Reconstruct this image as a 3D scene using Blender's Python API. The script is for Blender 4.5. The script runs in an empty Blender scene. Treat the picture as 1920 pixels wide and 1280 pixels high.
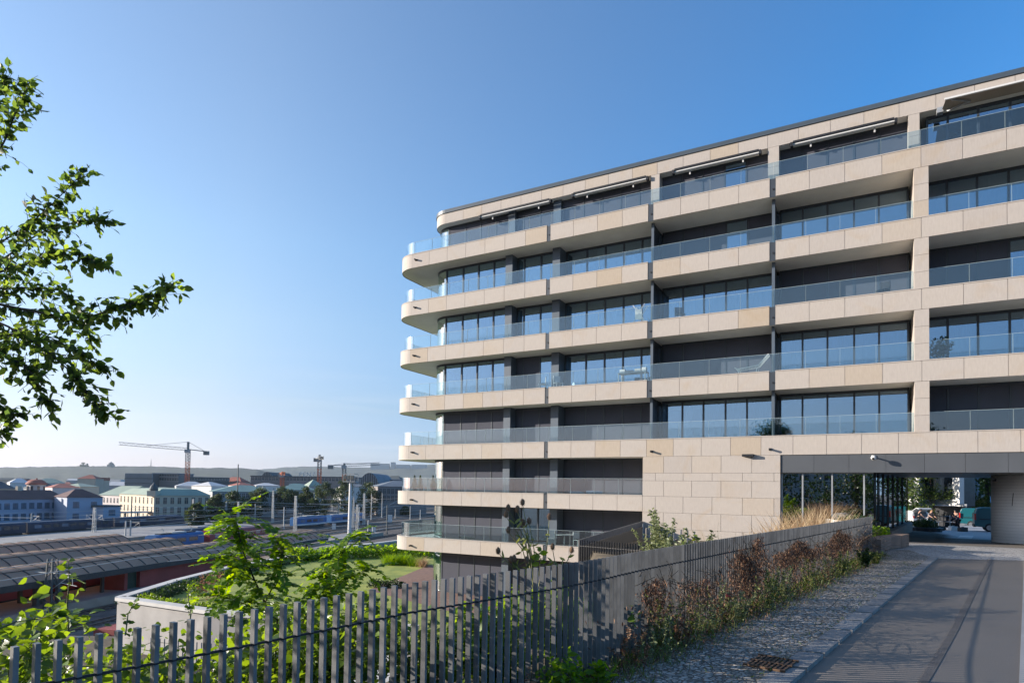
import bpy, math, random
import numpy as np
from mathutils import Vector, Matrix, Euler
from mathutils import noise as mnoise
R_ = math.radians
rnd = random.Random(7)
nrng = np.random.default_rng(11)
sc = bpy.context.scene
col = sc.collection

# ------------------------------------------------------------------ camera, sky, sun, exposure
F, CX, CY = 1165.0, 960.0, 883.5            # focal length and principal point, in pixels of the 1920 px photograph
PITCH, ROLL = R_(1.6), R_(0.81)
cam_d = bpy.data.cameras.new("camera"); cam = bpy.data.objects.new("camera", cam_d); col.objects.link(cam)
CAMM = Matrix.Rotation(math.pi/2+PITCH, 3, 'X') @ Matrix.Rotation(ROLL, 3, 'Z')
cam.matrix_world = CAMM.to_4x4()
cam_d.sensor_width = 36; cam_d.lens = F/1920*36
cam_d.shift_y = (CY-640)/1920; cam_d.clip_start = 0.1; cam_d.clip_end = 30000
sc.camera = cam
SUN_E, SUN_S = R_(15.0), R_(-3.0)            # sun low on the left, a little behind the camera
world = bpy.data.worlds.new("World"); sc.world = world; world.use_nodes = True
wn = world.node_tree.nodes; wl = world.node_tree.links
sky = wn.new('ShaderNodeTexSky'); sky.sky_type = 'NISHITA'; sky.sun_disc = False
sky.sun_elevation = SUN_E; sky.sun_rotation = R_(270)-SUN_S
sky.altitude = 100; sky.air_density = 1.35; sky.dust_density = 0.45; sky.ozone_density = 3.0
tcw = wn.new('ShaderNodeTexCoord')
tosun = Vector((-math.cos(SUN_E)*math.cos(SUN_S), -math.cos(SUN_E)*math.sin(SUN_S), math.sin(SUN_E)))
dt = wn.new('ShaderNodeVectorMath'); dt.operation = 'DOT_PRODUCT'; dt.inputs[1].default_value = tosun
wl.new(tcw.outputs['Generated'], dt.inputs[0])
def wmap(src, a, b, c, d):
    m = wn.new('ShaderNodeMapRange'); m.inputs[1].default_value = a; m.inputs[2].default_value = b; m.inputs[3].default_value = c; m.inputs[4].default_value = d
    wl.new(src, m.inputs[0]); return m.outputs[0]
cc = wn.new('ShaderNodeCombineColor')       # whiter towards the sun, deeper blue away from it (clear air after a front)
wl.new(wmap(dt.outputs['Value'], -0.26, 0.5, 0.42, 1.45), cc.inputs[0])
wl.new(wmap(dt.outputs['Value'], -0.26, 0.5, 0.98, 1.38), cc.inputs[1])
wl.new(wmap(dt.outputs['Value'], -0.26, 0.5, 1.50, 1.45), cc.inputs[2])
sz = wn.new('ShaderNodeSeparateXYZ'); wl.new(tcw.outputs['Generated'], sz.inputs[0])
hz = wn.new('ShaderNodeValToRGB'); el = hz.color_ramp.elements
el[0].position = 0.0; el[0].color = (0.58, 0.66, 1.35, 1); el[1].position = 0.35; el[1].color = (1, 1, 1, 1)
for ps, cl in ((0.04, (0.62, 0.67, 1.14, 1)), (0.12, (0.74, 0.71, 0.86, 1)), (0.24, (0.95,0.90,0.92,1))):
    q = el.new(ps); q.color = cl
wl.new(sz.outputs['Z'], hz.inputs[0])
m1 = wn.new('ShaderNodeMix'); m1.data_type = 'RGBA'; m1.blend_type = 'MULTIPLY'; m1.inputs[0].default_value = 1
m2 = wn.new('ShaderNodeMix'); m2.data_type = 'RGBA'; m2.blend_type = 'MULTIPLY'; m2.inputs[0].default_value = 1
wl.new(sky.outputs[0], m1.inputs[6]); wl.new(cc.outputs[0], m1.inputs[7]); wl.new(m1.outputs[2], m2.inputs[6]); wl.new(hz.outputs[0], m2.inputs[7])
cmap = wn.new('ShaderNodeMapping'); cmap.inputs['Scale'].default_value = (2.2, 2.2, 26); wl.new(tcw.outputs['Generated'], cmap.inputs[0])
cn = wn.new('ShaderNodeTexNoise'); cn.inputs['Scale'].default_value = 1.6; cn.inputs['Detail'].default_value = 7; cn.inputs['Distortion'].default_value = .6; wl.new(cmap.outputs[0], cn.inputs[0])
cm = wn.new('ShaderNodeMath'); cm.operation = 'MULTIPLY'                 # faint veils of cirrus low over the horizon
wl.new(wmap(cn.outputs[0], 0.48, 0.72, 0.0, 0.20), cm.inputs[0]); wl.new(wmap(sz.outputs['Z'], 0.22, 0.03, 0.0, 1.0), cm.inputs[1])
m3 = wn.new('ShaderNodeMix'); m3.data_type = 'RGBA'; m3.inputs[7].default_value = (5.2, 5.3, 5.5, 1)
wl.new(cm.outputs[0], m3.inputs[0]); wl.new(m2.outputs[2], m3.inputs[6]); wl.new(m3.outputs[2], wn['Background'].inputs[0]); wn['Background'].inputs[1].default_value = 0.085
sl = bpy.data.lights.new("sun", 'SUN'); so = bpy.data.objects.new("sun", sl); col.objects.link(so)
sl.energy = 5.0; sl.angle = R_(0.3); sl.color = (1.0, 0.91, 0.80)
so.rotation_euler = tosun.to_track_quat('Z', 'Y').to_euler()
sc.view_settings.view_transform = 'Standard'; sc.view_settings.look = 'None'
sc.view_settings.exposure = 1.1; sc.view_settings.gamma = 1.0
cy = sc.cycles
cy.transparent_max_bounces = 24; cy.max_bounces = 8; cy.volume_bounces = 0; cy.use_denoising = True
cy.caustics_reflective = False; cy.caustics_refractive = False

# ------------------------------------------------------------------ geometry helpers
def ray(x, y): return CAMM @ Vector(((x-CX)/F, -(y-CY)/F, -1.0))
def gnd(x, y, z): d = ray(x, y); return d*(z/d.z)
def at(x, y, Y): d = ray(x, y); return d*(Y/d.y)
PH = R_(28.77); BU = Vector((math.cos(PH), -math.sin(PH), 0)); BN = Vector((math.sin(PH), math.cos(PH), 0)); BD = 34.4
def fac(x, y, w=0.0): d = ray(x, y); p = d*((BD+w)/d.dot(BN)); return p.dot(BU), p.z
def bld(a, w, z): return BU*a + BN*(BD+w) + Vector((0, 0, z))
HT = R_(11); TT = Vector((math.sin(HT), math.cos(HT), 0)); TQ = Vector((math.cos(HT), -math.sin(HT), 0))
def yard(t, c, z=0.0):                       # railway coordinates: t along the tracks, c across; they bend right past t = 150
    if t <= 150: p = TT*t + TQ*c
    else:
        s = min(t-150, 130); k = R_(13)/130; a = HT+k*s; Rr = 1/k; c0 = -75
        ctr = TT*150 + TQ*(c0+Rr)
        p = ctr - Vector((math.cos(a), -math.sin(a), 0))*(Rr-(c-c0))
        if t > 280: p = p + Vector((math.sin(a), math.cos(a), 0))*(t-280)
    return Vector((p.x, p.y, z))
def yhead(t): return HT + R_(13)/130*max(0, min(t-150, 130))

class MB:
    def __init__(s): s.v = []; s.f = []; s.m = []; s.t = []
    def add(s, vs, fs, mi=0, tone=0.5):
        o = len(s.v); s.v += [tuple(v) for v in vs]; s.t += [tone]*len(vs)
        for f in fs: s.f.append(tuple(i+o for i in f)); s.m.append(mi)
        return s
    def box(s, x0, x1, y0, y1, z0, z1, mi=0, tone=0.5, M=None):
        vs = [Vector(p) for p in ((x0,y0,z0),(x1,y0,z0),(x1,y1,z0),(x0,y1,z0),(x0,y0,z1),(x1,y0,z1),(x1,y1,z1),(x0,y1,z1))]
        if M is not None: vs = [M @ v for v in vs]
        return s.add(vs, [(0,3,2,1),(4,5,6,7),(0,1,5,4),(1,2,6,5),(2,3,7,6),(3,0,4,7)], mi, tone)
    def bar(s, p, q, w, h, mi=0, up=Vector((0,0,1)), tone=0.5):   # box from p to q, w wide, h high
        p = Vector(p); q = Vector(q); d = (q-p); L = d.length
        if L < 1e-6: return s
        d /= L; r = d.cross(up)
        if r.length < 1e-4: r = Vector((1,0,0))
        r.normalize(); u = r.cross(d)
        vs = []
        for c in (p, q):
            for a, b in ((-1,-1),(1,-1),(1,1),(-1,1)): vs.append(c + r*(a*w/2) + u*(b*h/2))
        return s.add(vs, [(0,1,2,3),(7,6,5,4),(0,4,5,1),(1,5,6,2),(2,6,7,3),(3,7,4,0)], mi, tone)
    def prism(s, poly, z0, z1, mi=0, top=None, tone=0.5):         # polygon (x,y) extruded, counter-clockwise
        n = len(poly); vs = [(p[0],p[1],z0) for p in poly]+[(p[0],p[1],z1) for p in poly]
        fs = [tuple(range(n-1,-1,-1)), tuple(range(n,2*n))]+[(i,(i+1)%n,n+(i+1)%n,n+i) for i in range(n)]
        return s.add(vs, fs, mi, tone)
    def tube(s, pts, r, n=6, mi=0, cap=True, tone=0.5):
        pts = [Vector(p) for p in pts]; k = len(pts)
        rr = r if isinstance(r, (list, tuple)) else [r]*k
        vs = []; ref = None
        for i in range(k):
            d = (pts[min(i+1,k-1)]-pts[max(i-1,0)])
            d = d.normalized() if d.length > 1e-9 else Vector((0,0,1))
            if ref is None: ref = d.orthogonal().normalized()
            a = (ref - d*ref.dot(d))
            a = a.normalized() if a.length > 1e-6 else d.orthogonal().normalized()
            ref = a; b = d.cross(a)
            for j in range(n):
                an = 2*math.pi*j/n; vs.append(pts[i]+a*(math.cos(an)*rr[i])+b*(math.sin(an)*rr[i]))
        fs = [(i*n+j, i*n+(j+1)%n, (i+1)*n+(j+1)%n, (i+1)*n+j) for i in range(k-1) for j in range(n)]
        if cap: fs += [tuple(range(n-1,-1,-1)), tuple(range((k-1)*n, k*n))]
        return s.add(vs, fs, mi, tone)
    def lathe(s, prof, c, n=12, mi=0, tone=0.5):                  # profile [(r,z)] about the vertical through c
        vs = []; c = Vector(c)
        for r, z in prof:
            for j in range(n):
                an = 2*math.pi*j/n; vs.append((c.x+r*math.cos(an), c.y+r*math.sin(an), c.z+z))
        k = len(prof)
        fs = [(i*n+j, i*n+(j+1)%n, (i+1)*n+(j+1)%n, (i+1)*n+j) for i in range(k-1) for j in range(n)]
        fs += [tuple(range(n-1,-1,-1)), tuple(range((k-1)*n, k*n))]
        return s.add(vs, fs, mi, tone)
    def ball(s, c, rx, ry, rz, n=10, m=6, mi=0, tone=0.5):
        c = Vector(c); vs = []; fs = []
        for i in range(1, m):
            th = math.pi*i/m
            for j in range(n):
                an = 2*math.pi*j/n; vs.append((c.x+rx*math.sin(th)*math.cos(an), c.y+ry*math.sin(th)*math.sin(an), c.z+rz*math.cos(th)))
        top = len(vs); vs.append((c.x,c.y,c.z+rz)); vs.append((c.x,c.y,c.z-rz))
        for i in range(m-2):
            for j in range(n): fs.append((i*n+j, (i+1)*n+j, (i+1)*n+(j+1)%n, i*n+(j+1)%n))
        for j in range(n):
            fs.append((top, j, (j+1)%n)); fs.append((top+1, (m-2)*n+(j+1)%n, (m-2)*n+j))
        return s.add(vs, fs, mi, tone)
    def build(s, name, mats, parent=None, smooth=False, bevel=0):
        me = bpy.data.meshes.new(name); me.from_pydata(s.v, [], s.f)
        if not isinstance(mats, (list, tuple)): mats = [mats]
        for m in mats: me.materials.append(m)
        me.polygons.foreach_set('material_index', s.m)
        if smooth: me.polygons.foreach_set('use_smooth', [True]*len(s.f))
        at_ = me.attributes.new('tone', 'FLOAT', 'POINT'); at_.data.foreach_set('value', s.t)
        me.update()
        o = bpy.data.objects.new(name, me); col.objects.link(o)
        if parent is not None: o.parent = parent
        if bevel:
            b = o.modifiers.new('bevel', 'BEVEL'); b.width = bevel; b.segments = 2; b.limit_method = 'ANGLE'
        return o

def tag(o, label=None, cat=None, group=None, kind=None):
    if label: o['label'] = label
    if cat: o['category'] = cat
    if group: o['group'] = group
    if kind: o['kind'] = kind
    return o
def empty(name, loc, rz=0.0, label=None, cat=None, group=None):
    o = bpy.data.objects.new(name, None); col.objects.link(o); o.location = loc; o.rotation_euler = (0,0,rz)
    o.empty_display_size = 0.1
    return tag(o, label, cat, group)
def copy_tree(o, parent=None):
    c = o.copy(); col.objects.link(c)
    if parent is not None: c.parent = parent
    for ch in list(o.children): copy_tree(ch, c)
    return c

# ------------------------------------------------------------------ materials
def new_mat(name):
    m = bpy.data.materials.new(name); m.use_nodes = True
    nt = m.node_tree; return m, nt, nt.nodes, nt.links, nt.nodes['Principled BSDF']
def mat(name, c, rough=0.6, metal=0.0, var=0.18, scale=3.0, bump=0.0, bscale=None, c2=None, spec=0.4, detail=6, tone=0.0):
    """Principled surface whose base colour wanders between two tints with object-space noise; tone = per-piece variation."""
    m, nt, N, L, P = new_mat(name)
    P.inputs['Roughness'].default_value = rough; P.inputs['Metallic'].default_value = metal
    P.inputs['Specular IOR Level'].default_value = spec
    tc = N.new('ShaderNodeTexCoord'); no = N.new('ShaderNodeTexNoise')
    no.inputs['Scale'].default_value = scale; no.inputs['Detail'].default_value = detail
    L.new(tc.outputs['Object'], no.inputs['Vector'])
    mx = N.new('ShaderNodeMix'); mx.data_type = 'RGBA'
    lo = c2 if c2 else tuple(v*(1-var) for v in c)
    hi = c if c2 else tuple(min(1, v*(1+var)) for v in c)
    mx.inputs[6].default_value = (*lo, 1); mx.inputs[7].default_value = (*hi, 1)
    rp = N.new('ShaderNodeMapRange'); rp.inputs[1].default_value = 0.3; rp.inputs[2].default_value = 0.7
    L.new(no.outputs[0], rp.inputs[0])
    src = rp.outputs[0]
    if tone:
        a = N.new('ShaderNodeAttribute'); a.attribute_name = 'tone'
        ma = N.new('ShaderNodeMath'); ma.operation = 'MULTIPLY_ADD'; ma.use_clamp = True
        sb = N.new('ShaderNodeMath'); sb.operation = 'SUBTRACT'; sb.inputs[1].default_value = 0.5
        L.new(a.outputs['Fac'], sb.inputs[0]); L.new(sb.outputs[0], ma.inputs[0]); ma.inputs[1].default_value = tone
        L.new(src, ma.inputs[2]); src = ma.outputs[0]
    L.new(src, mx.inputs[0]); L.new(mx.outputs[2], P.inputs['Base Color'])
    if bump:
        b = N.new('ShaderNodeBump'); b.inputs['Strength'].default_value = min(1.0, bump); b.inputs['Distance'].default_value = 0.02*max(1, bump)
        n2 = N.new('ShaderNodeTexNoise'); n2.inputs['Scale'].default_value = bscale or scale*8; n2.inputs['Detail'].default_value = 6
        L.new(tc.outputs['Object'], n2.inputs['Vector']); L.new(n2.outputs[0], b.inputs['Height']); L.new(b.outputs[0], P.inputs['Normal'])
    return m
def leaf_mat(name, dark, light, trans=0.35, rough=0.45, glow=1.8, hue=0.475):
    m, nt, N, L, P = new_mat(name)
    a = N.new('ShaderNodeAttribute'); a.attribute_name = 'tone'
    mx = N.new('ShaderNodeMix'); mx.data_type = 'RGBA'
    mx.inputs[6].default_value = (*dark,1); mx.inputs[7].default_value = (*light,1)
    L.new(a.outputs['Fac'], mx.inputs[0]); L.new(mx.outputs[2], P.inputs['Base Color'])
    P.inputs['Roughness'].default_value = rough; P.inputs['Specular IOR Level'].default_value = 0.35
    tr = N.new('ShaderNodeBsdfTranslucent')
    hs = N.new('ShaderNodeHueSaturation'); hs.inputs['Hue'].default_value = hue; hs.inputs['Saturation'].default_value = 1.15; hs.inputs['Value'].default_value = glow
    L.new(mx.outputs[2], hs.inputs['Color']); L.new(hs.outputs[0], tr.inputs['Color'])
    ms = N.new('ShaderNodeMixShader'); ms.inputs[0].default_value = trans
    L.new(P.outputs[0], ms.inputs[1]); L.new(tr.outputs[0], ms.inputs[2]); L.new(ms.outputs[0], N['Material Output'].inputs[0])
    return m
def glass_mat(name, tint, refl, rough=0.01, ior=1.5, gmax=0.9, gcol=(1,1,1)):
    """Thin clear sheet: tinted see-through plus a mirror part that grows towards grazing angles."""
    m, nt, N, L, P = new_mat(name); N.remove(P)
    t = N.new('ShaderNodeBsdfTransparent'); t.inputs[0].default_value = (*tint, 1)
    g = N.new('ShaderNodeBsdfGlossy'); g.inputs['Roughness'].default_value = rough; g.inputs[0].default_value = (*gcol,1)
    fr = N.new('ShaderNodeFresnel'); fr.inputs[0].default_value = ior
    mr = N.new('ShaderNodeMapRange'); mr.inputs[1].default_value = 0.0; mr.inputs[2].default_value = 1.0
    mr.inputs[3].default_value = refl; mr.inputs[4].default_value = 1.0
    L.new(fr.outputs[0], mr.inputs[0])
    mr.inputs[4].default_value = gmax; ms = N.new('ShaderNodeMixShader'); L.new(mr.outputs[0], ms.inputs[0]); L.new(t.outputs[0], ms.inputs[1]); L.new(g.outputs[0], ms.inputs[2])
    L.new(ms.outputs[0], N['Material Output'].inputs[0]); return m

def stone_mat():
    m, nt, N, L, P = new_mat('cream_sandstone')
    tc = N.new('ShaderNodeTexCoord')
    n1 = N.new('ShaderNodeTexNoise'); n1.inputs['Scale'].default_value = 0.55; n1.inputs['Detail'].default_value = 5; n1.inputs['Distortion'].default_value = 1.2
    n2 = N.new('ShaderNodeTexNoise'); n2.inputs['Scale'].default_value = 9; n2.inputs['Detail'].default_value = 8
    mp = N.new('ShaderNodeMapping'); mp.inputs['Scale'].default_value = (1.6, 1.6, 0.35)
    L.new(tc.outputs['Object'], n1.inputs[0]); L.new(tc.outputs['Object'], mp.inputs[0]); L.new(mp.outputs[0], n2.inputs[0])
    at_ = N.new('ShaderNodeAttribute'); at_.attribute_name = 'tone'
    cr = N.new('ShaderNodeValToRGB'); e = cr.color_ramp.elements
    e[0].position = 0.0; e[0].color = (0.36,0.318,0.285,1); e[1].position = 1.0; e[1].color = (0.375,0.308,0.238,1)
    x = e.new(0.3); x.color = (0.385,0.342,0.305,1); x = e.new(0.7); x.color = (0.395,0.348,0.305,1)
    L.new(at_.outputs['Fac'], cr.inputs[0])
    st = N.new('ShaderNodeMapRange'); st.inputs[1].default_value = 0.55; st.inputs[2].default_value = 0.75; st.inputs[4].default_value = 0.4
    L.new(n1.outputs[0], st.inputs[0])
    mx = N.new('ShaderNodeMix'); mx.data_type = 'RGBA'; mx.inputs[7].default_value = (0.36,0.275,0.19,1)
    L.new(st.outputs[0], mx.inputs[0]); L.new(cr.outputs[0], mx.inputs[6])
    mr = N.new('ShaderNodeMapRange'); mr.inputs[3].default_value = 0.84; mr.inputs[4].default_value = 1.12
    L.new(n2.outputs[0], mr.inputs[0])
    m2 = N.new('ShaderNodeMix'); m2.data_type = 'RGBA'; m2.blend_type = 'MULTIPLY'; m2.inputs[0].default_value = 1
    L.new(mx.outputs[2], m2.inputs[6]); L.new(mr.outputs[0], m2.inputs[7]); L.new(m2.outputs[2], P.inputs['Base Color'])
    P.inputs['Roughness'].default_value = 0.75; P.inputs['Specular IOR Level'].default_value = 0.25
    b = N.new('ShaderNodeBump'); b.inputs['Strength'].default_value = 0.15; b.inputs['Distance'].default_value = 0.01
    L.new(n2.outputs[0], b.inputs['Height']); L.new(b.outputs[0], P.inputs['Normal'])
    return m
M = {}
M['stone'] = stone_mat()
M['plaster'] = mat('soffit_plaster', (0.80,0.76,0.70), 0.8, var=0.05, scale=1.2)
M['deck'] = mat('balcony_deck', (0.5,0.28,0.25), 0.8, var=0.1)
M['anthracite'] = mat('anthracite_metal', (0.035,0.042,0.052), 0.45, 0.0, var=0.12, scale=1.5, spec=0.5)
M['dividing'] = mat('grey_blue_metal', (0.075,0.095,0.12), 0.45, 0.0, var=0.1, scale=1.0, spec=0.5)
M['fascia'] = mat('dark_fascia_panel', (0.075,0.08,0.088), 0.45, 0.0, var=0.08, scale=0.7, tone=0.5)
M['roofcap'] = mat('roof_cap_metal', (0.05,0.065,0.08), 0.4, 0.0, var=0.1, scale=0.8, spec=0.5)
M['blind'] = mat('blind_fabric', (0.078,0.080,0.098), 0.85, var=0.06, scale=1.2, tone=0.6, spec=0.1)
M['curtain'] = mat('curtain_fabric', (0.42,0.40,0.37), 0.9, var=0.12, scale=2)
M['brown_curtain'] = mat('brown_curtain_fabric', (0.20,0.13,0.10), 0.9, var=0.15, scale=2)
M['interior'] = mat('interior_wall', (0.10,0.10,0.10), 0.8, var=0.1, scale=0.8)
M['window_glass'] = glass_mat('window_glass', (0.42,0.50,0.56), 0.34, gcol=(.60,.80,1.0))
M['rail_glass'] = glass_mat('railing_glass', (0.82,0.90,0.92), 0.07, gmax=.4)
M['curve_glass'] = glass_mat('curved_glass', (0.70,0.85,0.80), 0.12, gmax=.45)
M['glass_edge'] = mat('polished_glass_edge', (0.36,0.44,0.45), 0.15, var=0.05, spec=0.6)
M['lobby_glass'] = glass_mat('lobby_glass', (0.32,0.36,0.36), 0.40)
M['white_metal'] = mat('white_painted_metal', (0.55,0.54,0.52), 0.4, var=0.05, spec=0.5)
M['grey_metal'] = mat('grey_galvanised_metal', (0.30,0.31,0.32), 0.45, 0.3, var=0.15, scale=2)
M['black'] = mat('black_plastic', (0.015,0.015,0.017), 0.5, var=0.2)
M['fence'] = mat('grey_powder_coated_steel', (0.135,0.134,0.133), 0.42, 0.0, var=0.22, scale=6, spec=0.5, bump=0.05, bscale=60, tone=1.2)
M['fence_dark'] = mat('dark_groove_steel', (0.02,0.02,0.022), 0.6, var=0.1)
M['awning'] = mat('awning_fabric', (0.30,0.25,0.20), 0.9, var=0.15, scale=1.0)
M['brown_stone'] = mat('brown_plinth_stone', (0.22,0.15,0.115), 0.7, var=0.2, scale=1.5)

# ------------------------------------------------------------------ leaves
LEAF8 = (np.array([[0,0,0],[.30,.28,.05],[.27,.62,.06],[0,1,-.05],[-.27,.62,.06],[-.30,.28,.05],[0,.33,-.02],[0,.68,-.03]]),
         np.array([[0,1,6],[1,2,7],[1,7,6],[2,3,7],[0,6,5],[5,6,7],[5,7,4],[4,7,3]]))
LEAF4 = (np.array([[0,0,0],[.32,.45,.10],[0,1,0],[-.32,.45,.10]]), np.array([[0,1,2],[0,2,3]]))
BLADE = (np.array([[-.5,0,0],[.5,0,0],[.35,.55,.06],[-.35,.55,.06],[0,1,.25]]), np.array([[0,1,2],[0,2,3],[3,2,4]]))
def leaves(name, pos, d, n, size, m, parent=None, shape=LEAF4, tone=None, wid=1.0):
    """One mesh of many small leaves. pos, d (along the leaf), n (face normal): N x 3; size: N or scalar."""
    pos = np.asarray(pos, float); k = len(pos); d = np.asarray(d, float); n = np.asarray(n, float)
    d = d/(np.linalg.norm(d, axis=1, keepdims=True)+1e-9)
    r = np.cross(d, n); r /= (np.linalg.norm(r, axis=1, keepdims=True)+1e-9); n = np.cross(r, d)
    size = np.broadcast_to(np.asarray(size, float), (k,))
    V, T = shape; nv = len(V)
    P = (pos[:,None,:] + size[:,None,None]*(V[None,:,0:1]*wid*r[:,None,:] + V[None,:,1:2]*d[:,None,:] + V[None,:,2:3]*n[:,None,:])).reshape(-1,3)
    Fc = (T[None] + (np.arange(k)*nv)[:,None,None]).reshape(-1,3)
    if tone is None: tone = nrng.random(k)
    tn = np.repeat(np.clip(tone,0,1), nv)
    return tri_mesh(name, P, Fc, m, parent, tn)
def tri_mesh(name, P, Fc, m, parent=None, tn=None, smooth=False):
    me = bpy.data.meshes.new(name)
    me.vertices.add(len(P)); me.vertices.foreach_set('co', P.astype(np.float32).ravel())
    me.loops.add(Fc.size); me.loops.foreach_set('vertex_index', Fc.astype(np.int32).ravel())
    me.polygons.add(len(Fc)); me.polygons.foreach_set('loop_start', np.arange(0, Fc.size, Fc.shape[1], dtype=np.int32))
    if smooth: me.polygons.foreach_set('use_smooth', np.ones(len(Fc), bool))
    me.materials.append(m)
    if tn is not None:
        a = me.attributes.new('tone', 'FLOAT', 'POINT'); a.data.foreach_set('value', tn.astype(np.float32))
    me.update(calc_edges=True)
    o = bpy.data.objects.new(name, me); col.objects.link(o)
    if parent is not None: o.parent = parent
    return o
def rdirs(k, up=0.0):
    v = nrng.normal(size=(k,3)); v[:,2] += up; return v/np.linalg.norm(v, axis=1, keepdims=True)
M['leaf_tree'] = leaf_mat('apple_leaf', (0.022,0.045,0.014), (0.10,0.15,0.03), 0.62, glow=3.0)
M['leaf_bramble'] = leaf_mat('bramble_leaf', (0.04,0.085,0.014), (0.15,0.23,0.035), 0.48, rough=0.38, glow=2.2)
M['leaf_locust'] = leaf_mat('locust_leaf', (0.06,0.14,0.018), (0.18,0.28,0.03), 0.55, glow=2.2)
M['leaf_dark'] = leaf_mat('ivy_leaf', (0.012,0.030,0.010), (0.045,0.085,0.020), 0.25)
M['leaf_far'] = leaf_mat('far_tree_leaf', (0.020,0.040,0.016), (0.065,0.09,0.03), 0.3)
M['leaf_bright'] = leaf_mat('sunny_tree_leaf', (0.03,0.06,0.015), (0.13,0.17,0.035), 0.4)
M['leaf_dry'] = leaf_mat('dry_vine_leaf', (0.08,0.042,0.025), (0.34,0.21,0.13), 0.25, rough=0.8)
M['leaf_straw'] = leaf_mat('straw_blade', (0.30,0.22,0.12), (0.55,0.43,0.27), 0.3, rough=0.8)
M['leaf_weed'] = leaf_mat('weed_leaf', (0.06,0.09,0.02), (0.23,0.26,0.08), 0.4)
M['leaf_grey'] = leaf_mat('grey_green_leaf', (0.08,0.11,0.045), (0.25,0.28,0.15), 0.4)
M['grass_blade'] = leaf_mat('grass_blade', (0.05,0.09,0.015), (0.15,0.20,0.04), 0.4)
M['bark'] = mat('bark', (0.07,0.05,0.035), 0.9, var=0.35, scale=14, bump=0.6)
M['twig'] = mat('twig_bark', (0.045,0.035,0.025), 0.85, var=0.25, scale=20)
M['green_stem'] = mat('green_stem', (0.13,0.13,0.05), 0.7, var=0.25, scale=15)

# ------------------------------------------------------------------ the setting: ground, hills, roads
def struct(o): o['kind'] = 'structure'; return o
def cobble_mat(name, scale, c1, c2, joint, bump=0.8, rough=0.7):
    m, nt, N, L, P = new_mat(name)
    tc = N.new('ShaderNodeTexCoord'); mp = N.new('ShaderNodeMapping'); mp.inputs['Rotation'].default_value = (0,0,R_(-39))
    L.new(tc.outputs['Object'], mp.inputs[0])
    v = N.new('ShaderNodeTexVoronoi'); v.inputs['Scale'].default_value = scale; v.inputs['Randomness'].default_value = 0.55
    e = N.new('ShaderNodeTexVoronoi'); e.feature = 'DISTANCE_TO_EDGE'; e.inputs['Scale'].default_value = scale; e.inputs['Randomness'].default_value = 0.55
    L.new(mp.outputs[0], v.inputs[0]); L.new(mp.outputs[0], e.inputs[0])
    sx = N.new('ShaderNodeSeparateColor'); L.new(v.outputs['Color'], sx.inputs[0])
    mx = N.new('ShaderNodeMix'); mx.data_type = 'RGBA'; mx.inputs[6].default_value = (*c1,1); mx.inputs[7].default_value = (*c2,1)
    L.new(sx.outputs[0], mx.inputs[0])
    r = N.new('ShaderNodeMapRange'); r.inputs[1].default_value = 0.02; r.inputs[2].default_value = 0.11
    L.new(e.outputs['Distance'], r.inputs[0])
    m2 = N.new('ShaderNodeMix'); m2.data_type = 'RGBA'; m2.inputs[6].default_value = (*joint,1)
    L.new(r.outputs[0], m2.inputs[0]); L.new(mx.outputs[2], m2.inputs[7])
    no = N.new('ShaderNodeTexNoise'); no.inputs['Scale'].default_value = 0.8; no.inputs['Detail'].default_value = 6
    L.new(tc.outputs['Object'], no.inputs[0])
    gr = N.new('ShaderNodeMapRange'); gr.inputs[1].default_value = 0.55; gr.inputs[2].default_value = 0.72; gr.inputs[4].default_value = 0.55
    L.new(no.outputs[0], gr.inputs[0])
    m3 = N.new('ShaderNodeMix'); m3.data_type = 'RGBA'; m3.inputs[7].default_value = (joint[0]*1.3, joint[1]*1.25, joint[2], 1)
    L.new(gr.outputs[0], m3.inputs[0]); L.new(m2.outputs[2], m3.inputs[6]); L.new(m3.outputs[2], P.inputs['Base Color'])
    P.inputs['Roughness'].default_value = rough
    b = N.new('ShaderNodeBump'); b.inputs['Strength'].default_value = bump; b.inputs['Distance'].default_value = 0.03
    ad = N.new('ShaderNodeMath'); ad.operation = 'MULTIPLY_ADD'; ad.inputs[1].default_value = 0.25
    L.new(sx.outputs[1], ad.inputs[0]); L.new(r.outputs[0], ad.inputs[2])
    L.new(ad.outputs[0], b.inputs['Height']); L.new(b.outputs[0], P.inputs['Normal'])
    return m
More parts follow.
